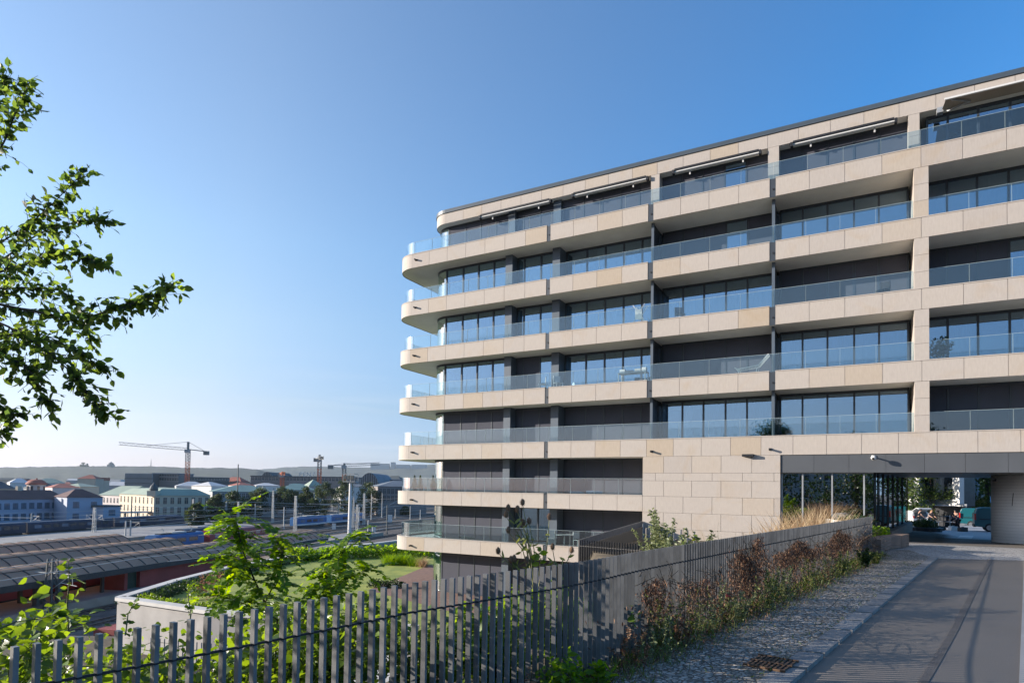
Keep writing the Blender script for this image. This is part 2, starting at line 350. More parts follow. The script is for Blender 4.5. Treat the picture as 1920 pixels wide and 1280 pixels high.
def asphalt_mat(name, c, patch):
    m, nt, N, L, P = new_mat(name)
    tc = N.new('ShaderNodeTexCoord')
    n1 = N.new('ShaderNodeTexNoise'); n1.inputs['Scale'].default_value = 0.6; n1.inputs['Detail'].default_value = 8
    n2 = N.new('ShaderNodeTexNoise'); n2.inputs['Scale'].default_value = 90; n2.inputs['Detail'].default_value = 3
    L.new(tc.outputs['Object'], n1.inputs[0]); L.new(tc.outputs['Object'], n2.inputs[0])
    mx = N.new('ShaderNodeMix'); mx.data_type = 'RGBA'; mx.inputs[6].default_value = (*c,1); mx.inputs[7].default_value = (*patch,1)
    L.new(n1.outputs[0], mx.inputs[0])
    mr = N.new('ShaderNodeMapRange'); mr.inputs[1].default_value = .3; mr.inputs[2].default_value = .7; mr.inputs[3].default_value = 0.6; mr.inputs[4].default_value = 1.5
    L.new(n2.outputs[0], mr.inputs[0])
    m2 = N.new('ShaderNodeMix'); m2.data_type = 'RGBA'; m2.blend_type = 'MULTIPLY'; m2.inputs[0].default_value = 1
    L.new(mx.outputs[2], m2.inputs[6]); L.new(mr.outputs[0], m2.inputs[7]); L.new(m2.outputs[2], P.inputs['Base Color'])
    P.inputs['Roughness'].default_value = 0.8; P.inputs['Specular IOR Level'].default_value = 0.3
    b = N.new('ShaderNodeBump'); b.inputs['Strength'].default_value = 0.6; b.inputs['Distance'].default_value = 0.012
    L.new(n2.outputs[0], b.inputs['Height']); L.new(b.outputs[0], P.inputs['Normal'])
    return m
M['asphalt'] = asphalt_mat('asphalt', (0.152,0.130,0.110), (0.20,0.174,0.148))
M['concrete'] = mat('concrete', (0.34,0.32,0.30), 0.85, var=0.14, scale=0.9, bump=0.2, bscale=30)
M['white_concrete'] = mat('white_concrete', (0.50,0.48,0.45), 0.8, var=0.12, scale=0.7)
M['cobble'] = cobble_mat('cobblestone', 13.0, (0.24,0.215,0.185), (0.50,0.445,0.385), (0.08,0.07,0.055))
M['kerb'] = mat('granite_kerb', (0.23,0.22,0.21), 0.7, var=0.2, scale=8, bump=0.4, bscale=40, tone=0.8)
M['setts'] = cobble_mat('light_paving', 5.5, (0.30,0.29,0.28), (0.42,0.40,0.38), (0.16,0.15,0.14), 0.5)
M['court'] = mat('courtyard_paving', (0.30,0.30,0.30), 0.7, var=0.12, scale=1.5)
M['soil'] = mat('bank_soil', (0.075,0.06,0.04), 0.95, var=0.35, scale=1.2, bump=0.6)
M['lawn'] = mat('lawn_turf', (0.30,0.32,0.065), 0.9, scale=0.9, c2=(0.15,0.20,0.04), bump=0.8, bscale=22)
M['path_brick'] = mat('red_brown_path', (0.20,0.12,0.09), 0.85, var=0.2, scale=4)
M['ballast'] = mat('railway_ballast', (0.085,0.072,0.062), 0.95, var=0.35, scale=0.12, bump=0.5, bscale=6)
M['platform'] = mat('platform_paving', (0.24,0.23,0.22), 0.85, var=0.2, scale=0.25)
M['platform_edge'] = mat('platform_edge_stone', (0.33,0.27,0.21), 0.85, var=0.15, scale=0.6)
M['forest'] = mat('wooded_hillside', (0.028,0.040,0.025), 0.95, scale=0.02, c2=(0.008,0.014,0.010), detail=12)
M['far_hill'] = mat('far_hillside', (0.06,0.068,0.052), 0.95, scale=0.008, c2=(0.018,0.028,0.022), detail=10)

GZ = -2.25
FP = [(-4.9,2.55),(-3.04,3.87),(-2.6,4.17),(-2.16,4.49),(-1.5,5.03),(-.91,5.54),(-.3,6.17),(.31,6.8),(.96,7.54),(1.81,8.75),(3.17,10.46),(5.19,13.0),(7.82,16.26),(13.72,23.67)]
for _ in range(2):                                               # round the corners of the surveyed line
    FP = [FP[0]]+[q for a, b in zip(FP[:-1], FP[1:]) for q in ((a[0]*.75+b[0]*.25, a[1]*.75+b[1]*.25), (a[0]*.25+b[0]*.75, a[1]*.25+b[1]*.75))]+[FP[-1]]
FPn = np.array(FP)
def fence_dist(x, y):
    """signed distance to the line of the main fence; positive on the valley side"""
    pts = np.array([(-6.0,-6.0)]+FP+[(40.0,56.0)]); best = 1e9; sg = 1
    for i in range(len(pts)-1):
        a = pts[i]; d = pts[i+1]-a; t = max(0, min(1, ((x-a[0])*d[0]+(y-a[1])*d[1])/(d@d)))
        q = a+d*t; r = math.hypot(x-q[0], y-q[1])
        if r < best: best = r; sg = 1 if d[0]*(y-q[1])-d[1]*(x-q[0]) > 0 else -1
    return sg*best
def bank_z(x, y):
    d = fence_dist(x, y)
    if d < 0.05: return GZ-0.06
    a = x*BU.x+y*BU.y; w = x*BN.x+y*BN.y-BD
    low = max(-9.7, -2.3-0.40*max(0, d-0.35))
    high = -2.3-min(0.35, 0.05*d)
    sp = 0.2 if w > -9.4 else 0.2+0.9*(-9.4-w)
    s = max(0, min(1, (a+10.4+sp*0.2)/sp)); s = s*s*(3-2*s)
    h = low*(1-s)+high*s
    k = max(0, min(1, (max(y-40, -30-x))/8)) if x < -18 else 0
    return h*(1-k)+(-15.6)*k
xs = np.arange(-46, 26.1, 0.75); ys = np.arange(-6, 62, 0.75)
V = np.array([(x, y, bank_z(x, y)) for y in ys for x in xs]); nx = len(xs)
I = np.array([(j*nx+i, j*nx+i+1, (j+1)*nx+i+1, (j+1)*nx+i) for j in range(len(ys)-1) for i in range(nx-1)
              if V[j*nx+i][2] > -15.5 and fence_dist(V[j*nx+i][0]+.37, V[j*nx+i][1]+.37) > -1.2])
struct(tri_mesh('hillside_terrain', V, I, M['soil'], smooth=True))
g = MB()
for i in range(8):                                              # one flat sheet of valley floor out to the horizon
    pass
g.add([(-14000,-3000,-15),(14000,-3000,-15),(14000,16000,-15),(-14000,16000,-15)], [(0,1,2,3)])
struct(g.build('ground', M['ballast']))
def hill(name, sky, Y, depth, m, rough, seed):
    r = random.Random(seed); n = 260; vs = []; fs = []; xs_ = [sky[0][0]+(sky[-1][0]-sky[0][0])*i/n for i in range(n+1)]
    for x in xs_:
        for k in range(len(sky)-1):
            if sky[k][0] <= x <= sky[k+1][0]:
                t = (x-sky[k][0])/(sky[k+1][0]-sky[k][0]); t = t*t*(3-2*t); y = sky[k][1]*(1-t)+sky[k+1][1]*t; break
        top = at(x, y, Y); j = rough*2.2*mnoise.noise(Vector((x*.045, seed, 0)))+rough*mnoise.noise(Vector((x*.21, seed, 3)))
        for q in range(7):
            f = q/6; p = at(x, 900, Y-depth*(1-f)); z = -16+(top.z+16)*(f**1.25)+(j if q == 6 else rough*3*mnoise.noise(Vector((x*.03, q*.6, seed+5)))*(q > 0))
            vs.append((p.x, p.y, z))
        p = at(x, 900, Y+depth*0.5); vs.append((p.x, p.y, -16))
    for i in range(n):
        for q in range(7): fs.append((i*8+q, (i+1)*8+q, (i+1)*8+q+1, i*8+q+1))
    b = MB(); b.add(vs, fs); return struct(b.build(name, m))
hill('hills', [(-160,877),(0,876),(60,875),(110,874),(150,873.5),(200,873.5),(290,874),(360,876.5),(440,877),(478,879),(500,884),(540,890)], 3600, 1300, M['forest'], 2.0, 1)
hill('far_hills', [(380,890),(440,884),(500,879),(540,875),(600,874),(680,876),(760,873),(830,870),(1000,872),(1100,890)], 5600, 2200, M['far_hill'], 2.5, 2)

# street side of the fence
KD = Vector((.633,.774,0)); KL = [Vector((3.15,7.62,0)), Vector((15.14,22.51,0))]; KRr = [Vector((3.23,7.48,0)), Vector((15.45,22.55,0))]
k0l = KL[0]-KD*9; k0r = k0l+Vector((.27,-.22,0)); k1l, k1r = KL[1], KRr[1]
def lerp(a, b, t): return a+(b-a)*t
sheet = MB(); sheet.prism([(-8,-9),(26,-9),(32,27),(16.2,27.5),(13.9,23.9)]+[p for p in FP[::-1][1:]]+[(-6,-6)], GZ-0.5, GZ-0.13)
struct(sheet.build('street_bed', M['soil']))
sw = MB(); poly = [(p.x,p.y) for p in (k0l, k1l)]+[(16.2,25.4),(14.6,25.0),(13.9,23.75)]+[p for p in FP[::-1][1:]]+[(-4.5,-1.2)]
sw.prism(poly, GZ-0.12, GZ); struct(sw.build('pavement', M['cobble']))
kb = MB(); L = (k1l-k0l).length; n = int(L/0.95)
for i in range(n):
    a = i/n; b_ = (i+1)/n-0.008/0.95*1.2/n*10
    p = [lerp(k0l,k1l,a), lerp(k0r,k1r,a), lerp(k0r,k1r,b_), lerp(k0l,k1l,b_)]
    kb.prism([(q.x,q.y) for q in p], GZ-0.12, GZ+0.006+rnd.uniform(-.004,.004), tone=rnd.random())
struct(kb.build('kerb', M['kerb']))
RZ = GZ-0.05
e0 = Vector((6.14,7.55,0)); e1 = Vector((18.3,22.22,0)); e2 = e0-(e1-e0).normalized()*14
rd = MB(); rd.prism([(k0r.x,k0r.y),(e2.x,e2.y),(e1.x,e1.y),(k1r.x,k1r.y)], RZ-0.04, RZ); struct(rd.build('road', M['asphalt']))
vr = MB(); vv = Vector((9,-7.3,0))
vr.prism([(e2.x,e2.y),(e2.x+vv.x,e2.y+vv.y),(e1.x+vv.x,e1.y+vv.y),(e1.x,e1.y)], RZ-0.04, RZ+0.012); struct(vr.build('verge_paving', M['concrete']))
cj = MB(); cj.bar(e2+Vector((.25,-.2,RZ+.014)), e1+Vector((.2,-.16,RZ+.014)), 0.035, 0.006, up=Vector((0,0,1)))
for k in range(9): q = lerp(e2, e1, .2+.09*k); cj.bar(q+Vector((.3,-.25,RZ+.014)), q+Vector((2.6,-2.1,RZ+.014)), 0.02, 0.006)
struct(cj.build('verge_joint', M['soil']))
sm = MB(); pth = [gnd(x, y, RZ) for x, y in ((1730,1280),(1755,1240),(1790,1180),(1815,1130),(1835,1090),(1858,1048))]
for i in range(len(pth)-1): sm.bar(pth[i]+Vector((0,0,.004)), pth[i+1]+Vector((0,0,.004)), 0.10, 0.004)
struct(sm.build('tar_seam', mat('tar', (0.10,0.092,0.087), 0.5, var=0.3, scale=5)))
# forecourt and the passage floor, falling gently towards the courtyard behind
def court_z(w): return GZ-0.02-0.022*max(0, w)
fc = MB()
fc.add([(k1r.x,k1r.y,RZ+.004),(e1.x,e1.y,RZ+.004),(e1.x+9,e1.y-7.3,RZ+.004),(*bld(16,0,0).xy,GZ-.02),(*bld(.4,0,0).xy,GZ-.02),(14.6,25.0,GZ-.02),(15.14,22.6,RZ+.006)], [(0,1,2,3,4,5,6)])
struct(fc.build('forecourt', M['setts']))
pf = MB(); pf.add([bld(.4,0,GZ-.02), bld(16,0,GZ-.02), bld(16,9,court_z(9)), bld(.4,9,court_z(9))], [(0,1,2,3)])
struct(pf.build('passage_floor', M['asphalt']))
cf = MB(); cf.add([bld(-6,9,court_z(9)), bld(30,9,court_z(9)), bld(60,30,court_z(30)), bld(60,90,court_z(30)-.3), bld(-40,90,court_z(30)-.3), bld(-6,30,court_z(30))], [(0,1,5),(1,2,5),(2,3,4,5)])
struct(cf.build('courtyard', M['court']))
cs = MB()
for a0 in (5.2, 8.2, 11.2): cs.add([bld(a0,9.2,court_z(9.2)+.006), bld(a0+.7,9.2,court_z(9.2)+.006), bld(a0+1.6,15.0,court_z(15)+.006), bld(a0+.9,15.0,court_z(15)+.006)], [(0,1,2,3)])
struct(cs.build('paving_stripe', mat('pale_paving_strip', (0.5,0.49,0.47), 0.7, var=0.08)))

# roof garden in front of the building
TZ = -7.2
PP = [Vector((-16.1,33.6,0)), Vector((-23.1,37.0,0)), Vector((-23.5,44,0)), Vector((-23.2,51,0)), Vector((-21.6,58.5,0)), Vector((-19.8,65.5,0)), Vector((-16.9,73.5,0)), Vector((-13.6,81,0)), Vector((-6,90,0))]
lw = MB(); lw.prism([(6,90),]+[(p.x,p.y) for p in PP[::-1]]+[(-5,30.2),(2.9,27.2),(8,35)], TZ-.4, TZ); struct(lw.build('lawn', M['lawn']))
gp = MB(); a_ = gnd(690,1106,TZ); b_ = gnd(806,1058,TZ)
gp.add([(a_.x,a_.y,TZ+.004),(b_.x,b_.y,TZ+.004),(*bld(-24,8,0).xy,TZ+.004),(*bld(-12,0,0).xy,TZ+.004),(*bld(-12,-7,0).xy,TZ+.004)], [(4,3,2,1,0)])
struct(gp.build('garden_path', M['path_brick']))

# ------------------------------------------------------------------ the apartment building
ZB = -7.2
apt = empty('apartment_building', bld(0,0,ZB), -PH, 'long cream stone apartment block with curved glass railed balconies over a driveway passage', 'building')
def zl(z): return z-ZB
BT = [None, 16.38, 13.03, 9.66, 6.28, 2.93, -0.24, -3.40]      # top of the stone band in front of each floor
BH = [None, 1.0, 1.0, 1.0, 1.0, 1.0, 0.92, 0.92]
AE, RC = -28.9, 1.75                                             # end of the balconies and corner radius
def arc_pts(off, n=10, ae=AE, rc=RC):
    return [(ae+rc-(rc-off)*math.sin(math.pi/2*i/n), rc-(rc-off)*math.cos(math.pi/2*i/n)) for i in range(n+1)]
def strip(mb, po, pi, z0, z1, mi=0, tone=0.5):
    n = len(po); vs = [(*p, zl(z0)) for p in po]+[(*p, zl(z1)) for p in po]+[(*p, zl(z0)) for p in pi]+[(*p, zl(z1)) for p in pi]
    fs = []
    for i in range(n-1):
        fs += [(i,i+1,n+i+1,n+i), (2*n+i+1,2*n+i,3*n+i,3*n+i+1), (n+i,n+i+1,3*n+i+1,3*n+i), (i+1,i,2*n+i,2*n+i+1)]
    fs += [(0,n,3*n,2*n), (n-1,3*n-1,4*n-1,2*n-1)]
    mb.add(vs, fs, mi, tone)
def stone_tone(): return min(1, max(0, rnd.gauss(0.45, 0.2))) if rnd.random() > 0.1 else rnd.uniform(.75, 1.0)
J = 0.018
def front_panels(mb, a0, a1, z0, z1, n, off=0.0, th=0.045):
    if a1 < a0: a0, a1 = a1, a0
    for i in range(n):
        x0 = a0+(a1-a0)*i/n+J/2; x1 = a0+(a1-a0)*(i+1)/n-J/2
        strip(mb, [(x1,off),(x0,off)], [(x1,off+th),(x0,off+th)], z0, z1, 0, stone_tone())
def curve_panels(mb, z0, z1, ae=AE, rc=RC, off=0.0, wend=11):
    po = arc_pts(off, 12, ae, rc); pi = arc_pts(off+.045, 12, ae, rc)
    strip(mb, po[:7], pi[:7], z0, z1, 0, .35); strip(mb, po[6:], pi[6:], z0, z1, 0, .5)
    w = rc
    while w < wend-.2:
        w2 = min(wend, w+1.54); strip(mb, [(ae+off,w+J/2),(ae+off,w2-J/2)], [(ae+off+.045,w+J/2),(ae+off+.045,w2-J/2)], z0, z1, 0, stone_tone()); w = w2
for k in range(1, 8):
    zt, h = BT[k], BH[k]; zb = zt-h
    right = 14.0 if k <= 5 else -10.45
    # slab
    sl_ = MB(); poly = [(right,.05)]+arc_pts(.05, 10)+[(AE+.05, 12.0)]
    poly = ([(14,12.0),(14,.05)] if k <= 5 else [(14,12.0),(14,2.6),(-10.2,2.6),(-10.2,.35),(-10.45,.35),(-10.45,.05)])+arc_pts(.05,10)+[(AE+.05,12.0)]
    if k >= 6: poly = [(-1.5,12.0),(-1.5,2.6),(-10.2,2.6),(-10.2,.35),(-10.45,.35),(-10.45,.05)]+arc_pts(.05,10)+[(AE+.05,12.0)]
    sl_.prism(poly[::-1], zl(zb+.03), zl(zt-.10)); sl_.build('balcony_slab', M['plaster'], apt)
    # stone front, one mesh per length between the dark downpipe gaps
    segs = [(-16.41,-10.24,4),(-9.95,-3.79,4),(-3.51,2.82,4),(2.82,14.0,7)] if k <= 4 else ([(-16.41,-10.24,4),(-10.24,14.0,16)] if k == 5 else [(-16.41,-10.45,4)])
    mb = MB(); front_panels(mb, -16.65, AE+RC, zb, zt-.05, 7); curve_panels(mb, zb, zt-.05)
    mb2 = MB(); po = [(-16.65,-.02)]+arc_pts(-.02, 10)+[(AE-.02,11)]; pi = [(-16.65,.5)]+arc_pts(.5, 10)+[(AE+.5,11)]
    strip(mb, po, pi, zt-.045, zt, 0, .3); mb.build('stone_band', M['stone'], apt)
    for (a0, a1, n) in segs:
        mb = MB(); front_panels(mb, a0, a1, zb, zt-.05, n)
        strip(mb, [(a1,-.02),(a0,-.02)], [(a1,.5),(a0,.5)], zt-.045, zt, 0, .3); mb.build('stone_band', M['stone'], apt)
    gaps = [(-16.65,-16.41)]+([(-10.24,-9.95),(-3.79,-3.51)] if k <= 4 else [])
    for g0, g1 in gaps:
        mb = MB(); mb.box(g0,g1,.02,.049,zl(zb-.02),zl(zt-.06)); mb.build('gap_panel', M['anthracite'], apt)
        mb = MB(); mb.tube([(.5*(g0+g1)+.03,-.02,zl(zb+.38)),(.5*(g0+g1)+.03,.03,zl(zb+.38))], .045, 10); mb.build('overflow_spout', M['black'], apt)
    # glass railing
    off = .28; z0, z1 = zt-.06, zt+.92
    runs = [(-16.5,-10.1),(-10.1,-3.65),(-3.65,2.53),(3.12,14.0)] if k <= 5 else [(-16.5,-10.45)]
    if k == 1: runs = [(-16.5,-10.1),(-10.1,-3.65),(-3.65,2.82),(2.82,14.0)]
    def railing(pts_list):
        g_ = MB(); e_ = MB()
        for po in pts_list:
            pi = [(x, w+.018) for x, w in po] if abs(po[0][1]-po[-1][1]) < 1e-6 else None
            if pi is None:
                pi = []
                for i, p in enumerate(po):
                    q0 = po[max(0,i-1)]; q1 = po[min(len(po)-1,i+1)]; dx, dy = q1[0]-q0[0], q1[1]-q0[1]; l = math.hypot(dx,dy)
                    pi.append((p[0]-dy/l*.018*-1*(-1), p[1]+dx/l*.018*-1))
            strip(g_, po, pi, z0, z1)
            strip(e_, po, pi, z1+.001, z1+.012)
            for p, q in ((po[0],pi[0]),(po[-1],pi[-1])):
                e_.bar((p[0],p[1]+.009,zl(z0)), (p[0],p[1]+.009,zl(z1)), .0045, .018, up=Vector((0,1,0)))
        r_ = g_.build('glass_railing', M['rail_glass'], apt); e_.build('glass_edge', M['glass_edge'], r_)
    L0 = [];  n = 7
    for i in range(n):
        x0 = -16.5+(AE+RC+16.5)*i/n; x1 = -16.5+(AE+RC+16.5)*(i+1)/n; L0.append([(x1+.008,off),(x0-.008,off)])
    ap = arc_pts(off, 12); L0.append(ap[::-1]);
    w = RC
    while w < 10: L0.append([(AE+off,min(11,w+1.54)-.01),(AE+off,w+.01)]); w += 1.54
    railing(L0)
    for a0, a1 in runs:
        n = max(1, round((a1-a0)/1.54)); railing([[(a0+(a1-a0)*(i+1)/n-.008,off),(a0+(a1-a0)*i/n+.008,off)] for i in range(n)])
    # spotlight near the rounded end
    mb = MB(); az = zt-.5 if k < 6 else zt-.6
    mb.box(-26.86,-26.66,-.05,0,zl(az-.05),zl(az+.05)); mb.tube([(-26.76,-.05,zl(az)),(-26.74,-.22,zl(az-.01))], [.055,.06], 10)
    mb.build('spotlight', M['black'], apt)

# roof
RA, RR = -26.35, 1.35
mb = MB(); zb_, zt_ = 18.46, 19.17
def rarc(o, n=10): return [(x, w+0.9) for x, w in arc_pts(o, n, RA, RR)]
n = 26
for i in range(n):
    x0 = 14-(14-(RA+RR))*i/n; x1 = 14-(14-(RA+RR))*(i+1)/n
    strip(mb, [(x1+J/2,.9),(x0-J/2,.9)], [(x1+J/2,.945),(x0-J/2,.945)], zb_, zt_, 0, stone_tone())
strip(mb, rarc(0,12), rarc(.045,12), zb_, zt_, 0, .4)
strip(mb, [(RA,2.25+J),(RA,11)], [(RA+.045,2.25+J),(RA+.045,11)], zb_, zt_, 0, .5)
mb.build('roof_fascia', M['stone'], apt)
mb = MB(); mb.prism(([(14,12),(14,.95)]+rarc(.05)+[(RA+.05,12)])[::-1], zl(zb_+.03), zl(zt_-.02)); mb.build('roof_slab', M['plaster'], apt)
mb = MB(); mb.prism(([(14,12.05),(14,.84)]+rarc(-.06)+[(RA-.06,12.05)])[::-1], zl(zt_+.01), zl(19.42)); mb.build('roof_cap', M['roofcap'], apt)

# solid core behind the rooms
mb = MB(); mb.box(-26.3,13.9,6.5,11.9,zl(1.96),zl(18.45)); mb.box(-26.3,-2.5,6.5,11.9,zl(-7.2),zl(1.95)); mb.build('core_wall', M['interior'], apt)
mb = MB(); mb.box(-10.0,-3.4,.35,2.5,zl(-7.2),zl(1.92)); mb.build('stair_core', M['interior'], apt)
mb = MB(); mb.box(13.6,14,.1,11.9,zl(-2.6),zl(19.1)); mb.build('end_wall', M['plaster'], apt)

# window bays
BAYS = {'A': ([-25.10,-23.71,-22.46,-21.23,-20.19],1.35), 'B': ([-19.60,-19.12,-17.89,-16.87],1.75), 'C': ([-16.27,-14.85,-13.61,-12.41,-11.25,-10.30],2.2),
        'D': ([-9.93,-8.74,-7.54,-6.32,-5.17,-3.85],2.1), 'E': ([-3.45,-2.36,-1.17,.06,1.17,2.42],2.0), 'F': ([3.20,4.04,5.23,6.43,7.6,8.8,10.0],2.0)}
STATE = {1: dict(A='bbbb',B='bbb',C='bbbbb',D='bbbgb',E='bbbbb',F='cccccc'),
         2: dict(A='gggg',B='ggg',C='kkgkk',D='bbbgb',E='ggggg',F='kgcccg'),
         3: dict(A='cccc',B='ccc',C='ccccc',D='ccccc',E='bbbbb',F='bbbggg'),
         4: dict(A='gccg',B='bbg',C='cgccc',D='bbbbb',E='cgccc',F='gcgcgg'),
         5: dict(A='bbbb',B='bbb',C='bbbbb',D='gcccc',E='ggggg',F='bbbbbb'),
         6: dict(A='bbbb',B='bbb',C='bbbbb'), 7: dict(A='bbbb',B='ggc',C='bbbbb'), 8: dict(A='bbbb',B='bbb',C='bbbbb')}
def wavy(x0, x1, w, z0, z1):
    b = MB(); n = max(6, int((x1-x0)/0.07)); vs = []
    for i in range(n+1):
        x = x0+(x1-x0)*i/n; ww = w+0.035*math.sin(i*1.9+x)+0.015*math.sin(i*.7)
        vs += [(x, ww, zl(z0)), (x, ww, zl(z1))]
    for i in range(n): b.add([vs[2*i],vs[2*i+2],vs[2*i+3],vs[2*i+1]], [(0,1,2,3)])
    return b
for fl in range(1, 9):
    z0 = BT[fl]-.10 if fl <= 7 else -7.2
    z1 = 18.49 if fl == 1 else BT[fl-1]-BH[fl-1]+.03
    for key, st in STATE[fl].items():
        mu, w = BAYS[key]
        if fl == 1: w = 1.55
        a0, a1 = mu[0], mu[-1]
        fr = MB()
        fr.box(a0-.03,a1+.03,w-.02,w+.10,zl(z1-.13),zl(z1)); fr.box(a0-.03,a1+.03,w-.02,w+.10,zl(z0),zl(z0+.08))
        for i, x in enumerate(mu): fr.box(x-.045,x+.045,w-.035,w+.11,zl(z0+.081),zl(z1-.131))
        f_ = fr.build('window_bay', M['anthracite'], apt)
        gl = MB(); cu = {}
        for i, s in enumerate(st):
            x0, x1 = mu[i]+.046, mu[i+1]-.046
            if s == 'b':
                drop = 0 if rnd.random() < .93 else rnd.uniform(.1,.25)
                bl = MB(); bl.box(x0+.004,x1-.004,w-.012,w-.002,zl(z0+.085+drop),zl(z1-.135),tone=rnd.uniform(.2,.8)); bl.build('blind', M['blind'], f_)
            gl.box(x0,x1,w+.03,w+.045,zl(z0+.082),zl(z1-.132))
            if s in 'ck':
                wv = wavy(x0-.02, x1+.02, w+.3, z0+.05, z1-.1) if rnd.random() < .75 else wavy(x0, x0+(x1-x0)*rnd.uniform(.4,.7), w+.3, z0+.05, z1-.1)
                wv.build('curtain', M['curtain'] if s == 'c' else M['brown_curtain'], f_)
        gl.build('pane', M['window_glass'], f_)
    # rounded corner glazing at the end
    r0 = 1.42; n = 10; cx_, cw_ = -26.5+r0, 1.35+r0
    w0 = 1.55 if fl == 1 else 1.35
    pt = [(cx_-(r0)*math.sin(math.pi/2*i/n), w0+r0-(r0)*math.cos(math.pi/2*i/n)) for i in range(n+1)]
    pin = [(cx_-(r0-.02)*math.sin(math.pi/2*i/n), w0+r0-(r0-.02)*math.cos(math.pi/2*i/n)) for i in range(n+1)]
    g_ = MB(); strip(g_, pt+[(-26.5,6.5)], pin+[(-26.48,6.5)], z0+.05, z1-.14)
    eg = g_.build('curved_glazing', M['curve_glass'], apt)
    pt2 = [(cx_-(r0+.03)*math.sin(math.pi/2*i/n), w0+r0-(r0+.03)*math.cos(math.pi/2*i/n)) for i in range(n+1)]
    pin2 = [(cx_-(r0-.08)*math.sin(math.pi/2*i/n), w0+r0-(r0-.08)*math.cos(math.pi/2*i/n)) for i in range(n+1)]
    g_ = MB(); strip(g_, pt2+[(-26.53,6.5)], pin2+[(-26.42,6.5)], z1-.139, z1); strip(g_, pt2+[(-26.53,6.5)], pin2+[(-26.42,6.5)], z0, z0+.049)
    for w in (4.6, 6.45): g_.box(-26.53,-26.42,w-.05,w+.05,zl(z0+.05),zl(z1-.14))
    g_.build('glazing_frame', M['anthracite'], eg)
    # dark metal pillars between the bays
    for p0, p1, wa, wb in ((-20.15,-19.64,1.02,1.9),(-16.83,-16.31,1.25,2.35)):
        mb = MB(); mb.box(p0,p1,(1.3 if fl == 1 else wa),wb,zl(z0+.002),zl(z1-.002)); mb.build('metal_pillar', M['dividing'], apt)
    if 2 <= fl <= 5:
        for gx, ww in ((-10.1,2.2),(-3.65,2.1)):
            mb = MB(); mb.box(gx-.075,gx+.075,.42,.57,zl(z0),zl(z1)); mb.build('balcony_post', M['dividing'], apt)
            mb = MB(); mb.box(gx-.035,gx+.035,.571,ww+.2,zl(z0),zl(z1-.02)); mb.box(gx+.036,gx+.17,1.55,ww+.2,zl(z0),zl(z1-.35)); mb.build('balcony_divider', M['anthracite'], apt)
        mb = MB(); zz0, zz1 = BT[fl]-.04, BT[fl-1]-BH[fl-1]-.008
        for i in range(3):
            q0 = zz0+(zz1-zz0)*i/3+.006; q1 = zz0+(zz1-zz0)*(i+1)/3-.006
            mb.box(2.53,3.11,.0,.5,zl(q0),zl(q1),0,stone_tone()); mb.box(2.55,3.09,.5,2.3,zl(q0-.005),zl(q1+.005),0,.4)
        mb.build('stone_column', M['stone'], apt)
    if fl == 1:
        for p0, p1 in ((-10.36,-9.86),(-3.98,-3.44),(2.38,2.84)):
            mb = MB(); zz0, zz1 = 16.30, 18.455
            for i in range(2):
                q0 = zz0+(zz1-zz0)*i/2+.006; q1 = zz0+(zz1-zz0)*(i+1)/2-.006; mb.box(p0,p1,.9,2.2,zl(q0),zl(q1),0,stone_tone())
            mb.build('stone_pier', M['stone'], apt)

# closed awning cassettes under the roof edge, and one awning drawn out
for (xa, ya), (xb, yb) in (((899,408),(1031,379)),((1073,371),(1213,338)),((1262,326),(1425,288)),((1484,274),(1680,227))):
    a0, a1 = fac(xa, ya, .75)[0], fac(xb, yb, .75)[0]; z = zl(18.30)
    aw = MB(); aw.tube([(a0,.86,z),(a1,.86,z)], .065, 10); aw.box(a0,a1,.78,.86,z-.035,z+.02)
    o = aw.build('awning', M['white_metal'], apt)
    e = MB()
    for a in (a0, a1): e.box(a-.06,a+.06,.72,1.0,z-.12,z+.10)
    e.box(a0+.07,a1-.07,.745,.85,z+.055,z+.16); e.build('end_cap', M['black'], o)
    e = MB()
    for a in (a0+.9, a1-.9): e.bar((a,1.0,z-.02),(a,1.0,z-.25),.07,.07)
    e.build('bracket', M['white_metal'], o)
a0 = fac(1766,205,.8)[0]; a1 = 9.6
aw = MB(); nn = 24
for i in range(nn):
    x0 = a0+(a1-a0)*i/nn; x1 = a0+(a1-a0)*(i+1)/nn
    aw.add([(x0,.86,zl(18.30)),(x1,.86,zl(18.30)),(x1,-.62,zl(17.98)-.01),(x0,-.62,zl(17.98)-.01),(x0,.86,zl(18.31)),(x1,.86,zl(18.31)),(x1,-.62,zl(17.99)),(x0,-.62,zl(17.99))],
           [(0,1,2,3),(7,6,5,4),(0,4,5,1),(2,6,7,3)], 0, rnd.random())
o = aw.build('awning', M['awning'], apt); o['label'] = 'awning drawn out on folding arms at the top right'
e = MB(); e.box(a0-.05,a1,-.70,-.61,zl(17.95),zl(18.03)); e.build('front_bar', M['white_metal'], o)
e = MB(); e.bar((a0+.2,.8,zl(18.18)),(a0+1.0,.1,zl(18.03)),.06,.06); e.bar((a0+1.0,.1,zl(18.03)),(a0+.2,-.6,zl(17.95)),.06,.06); e.box(a0-.2,a0+.05,.7,1.0,zl(18.15),zl(18.40)); e.build('folding_arm', M['grey_metal'], o)

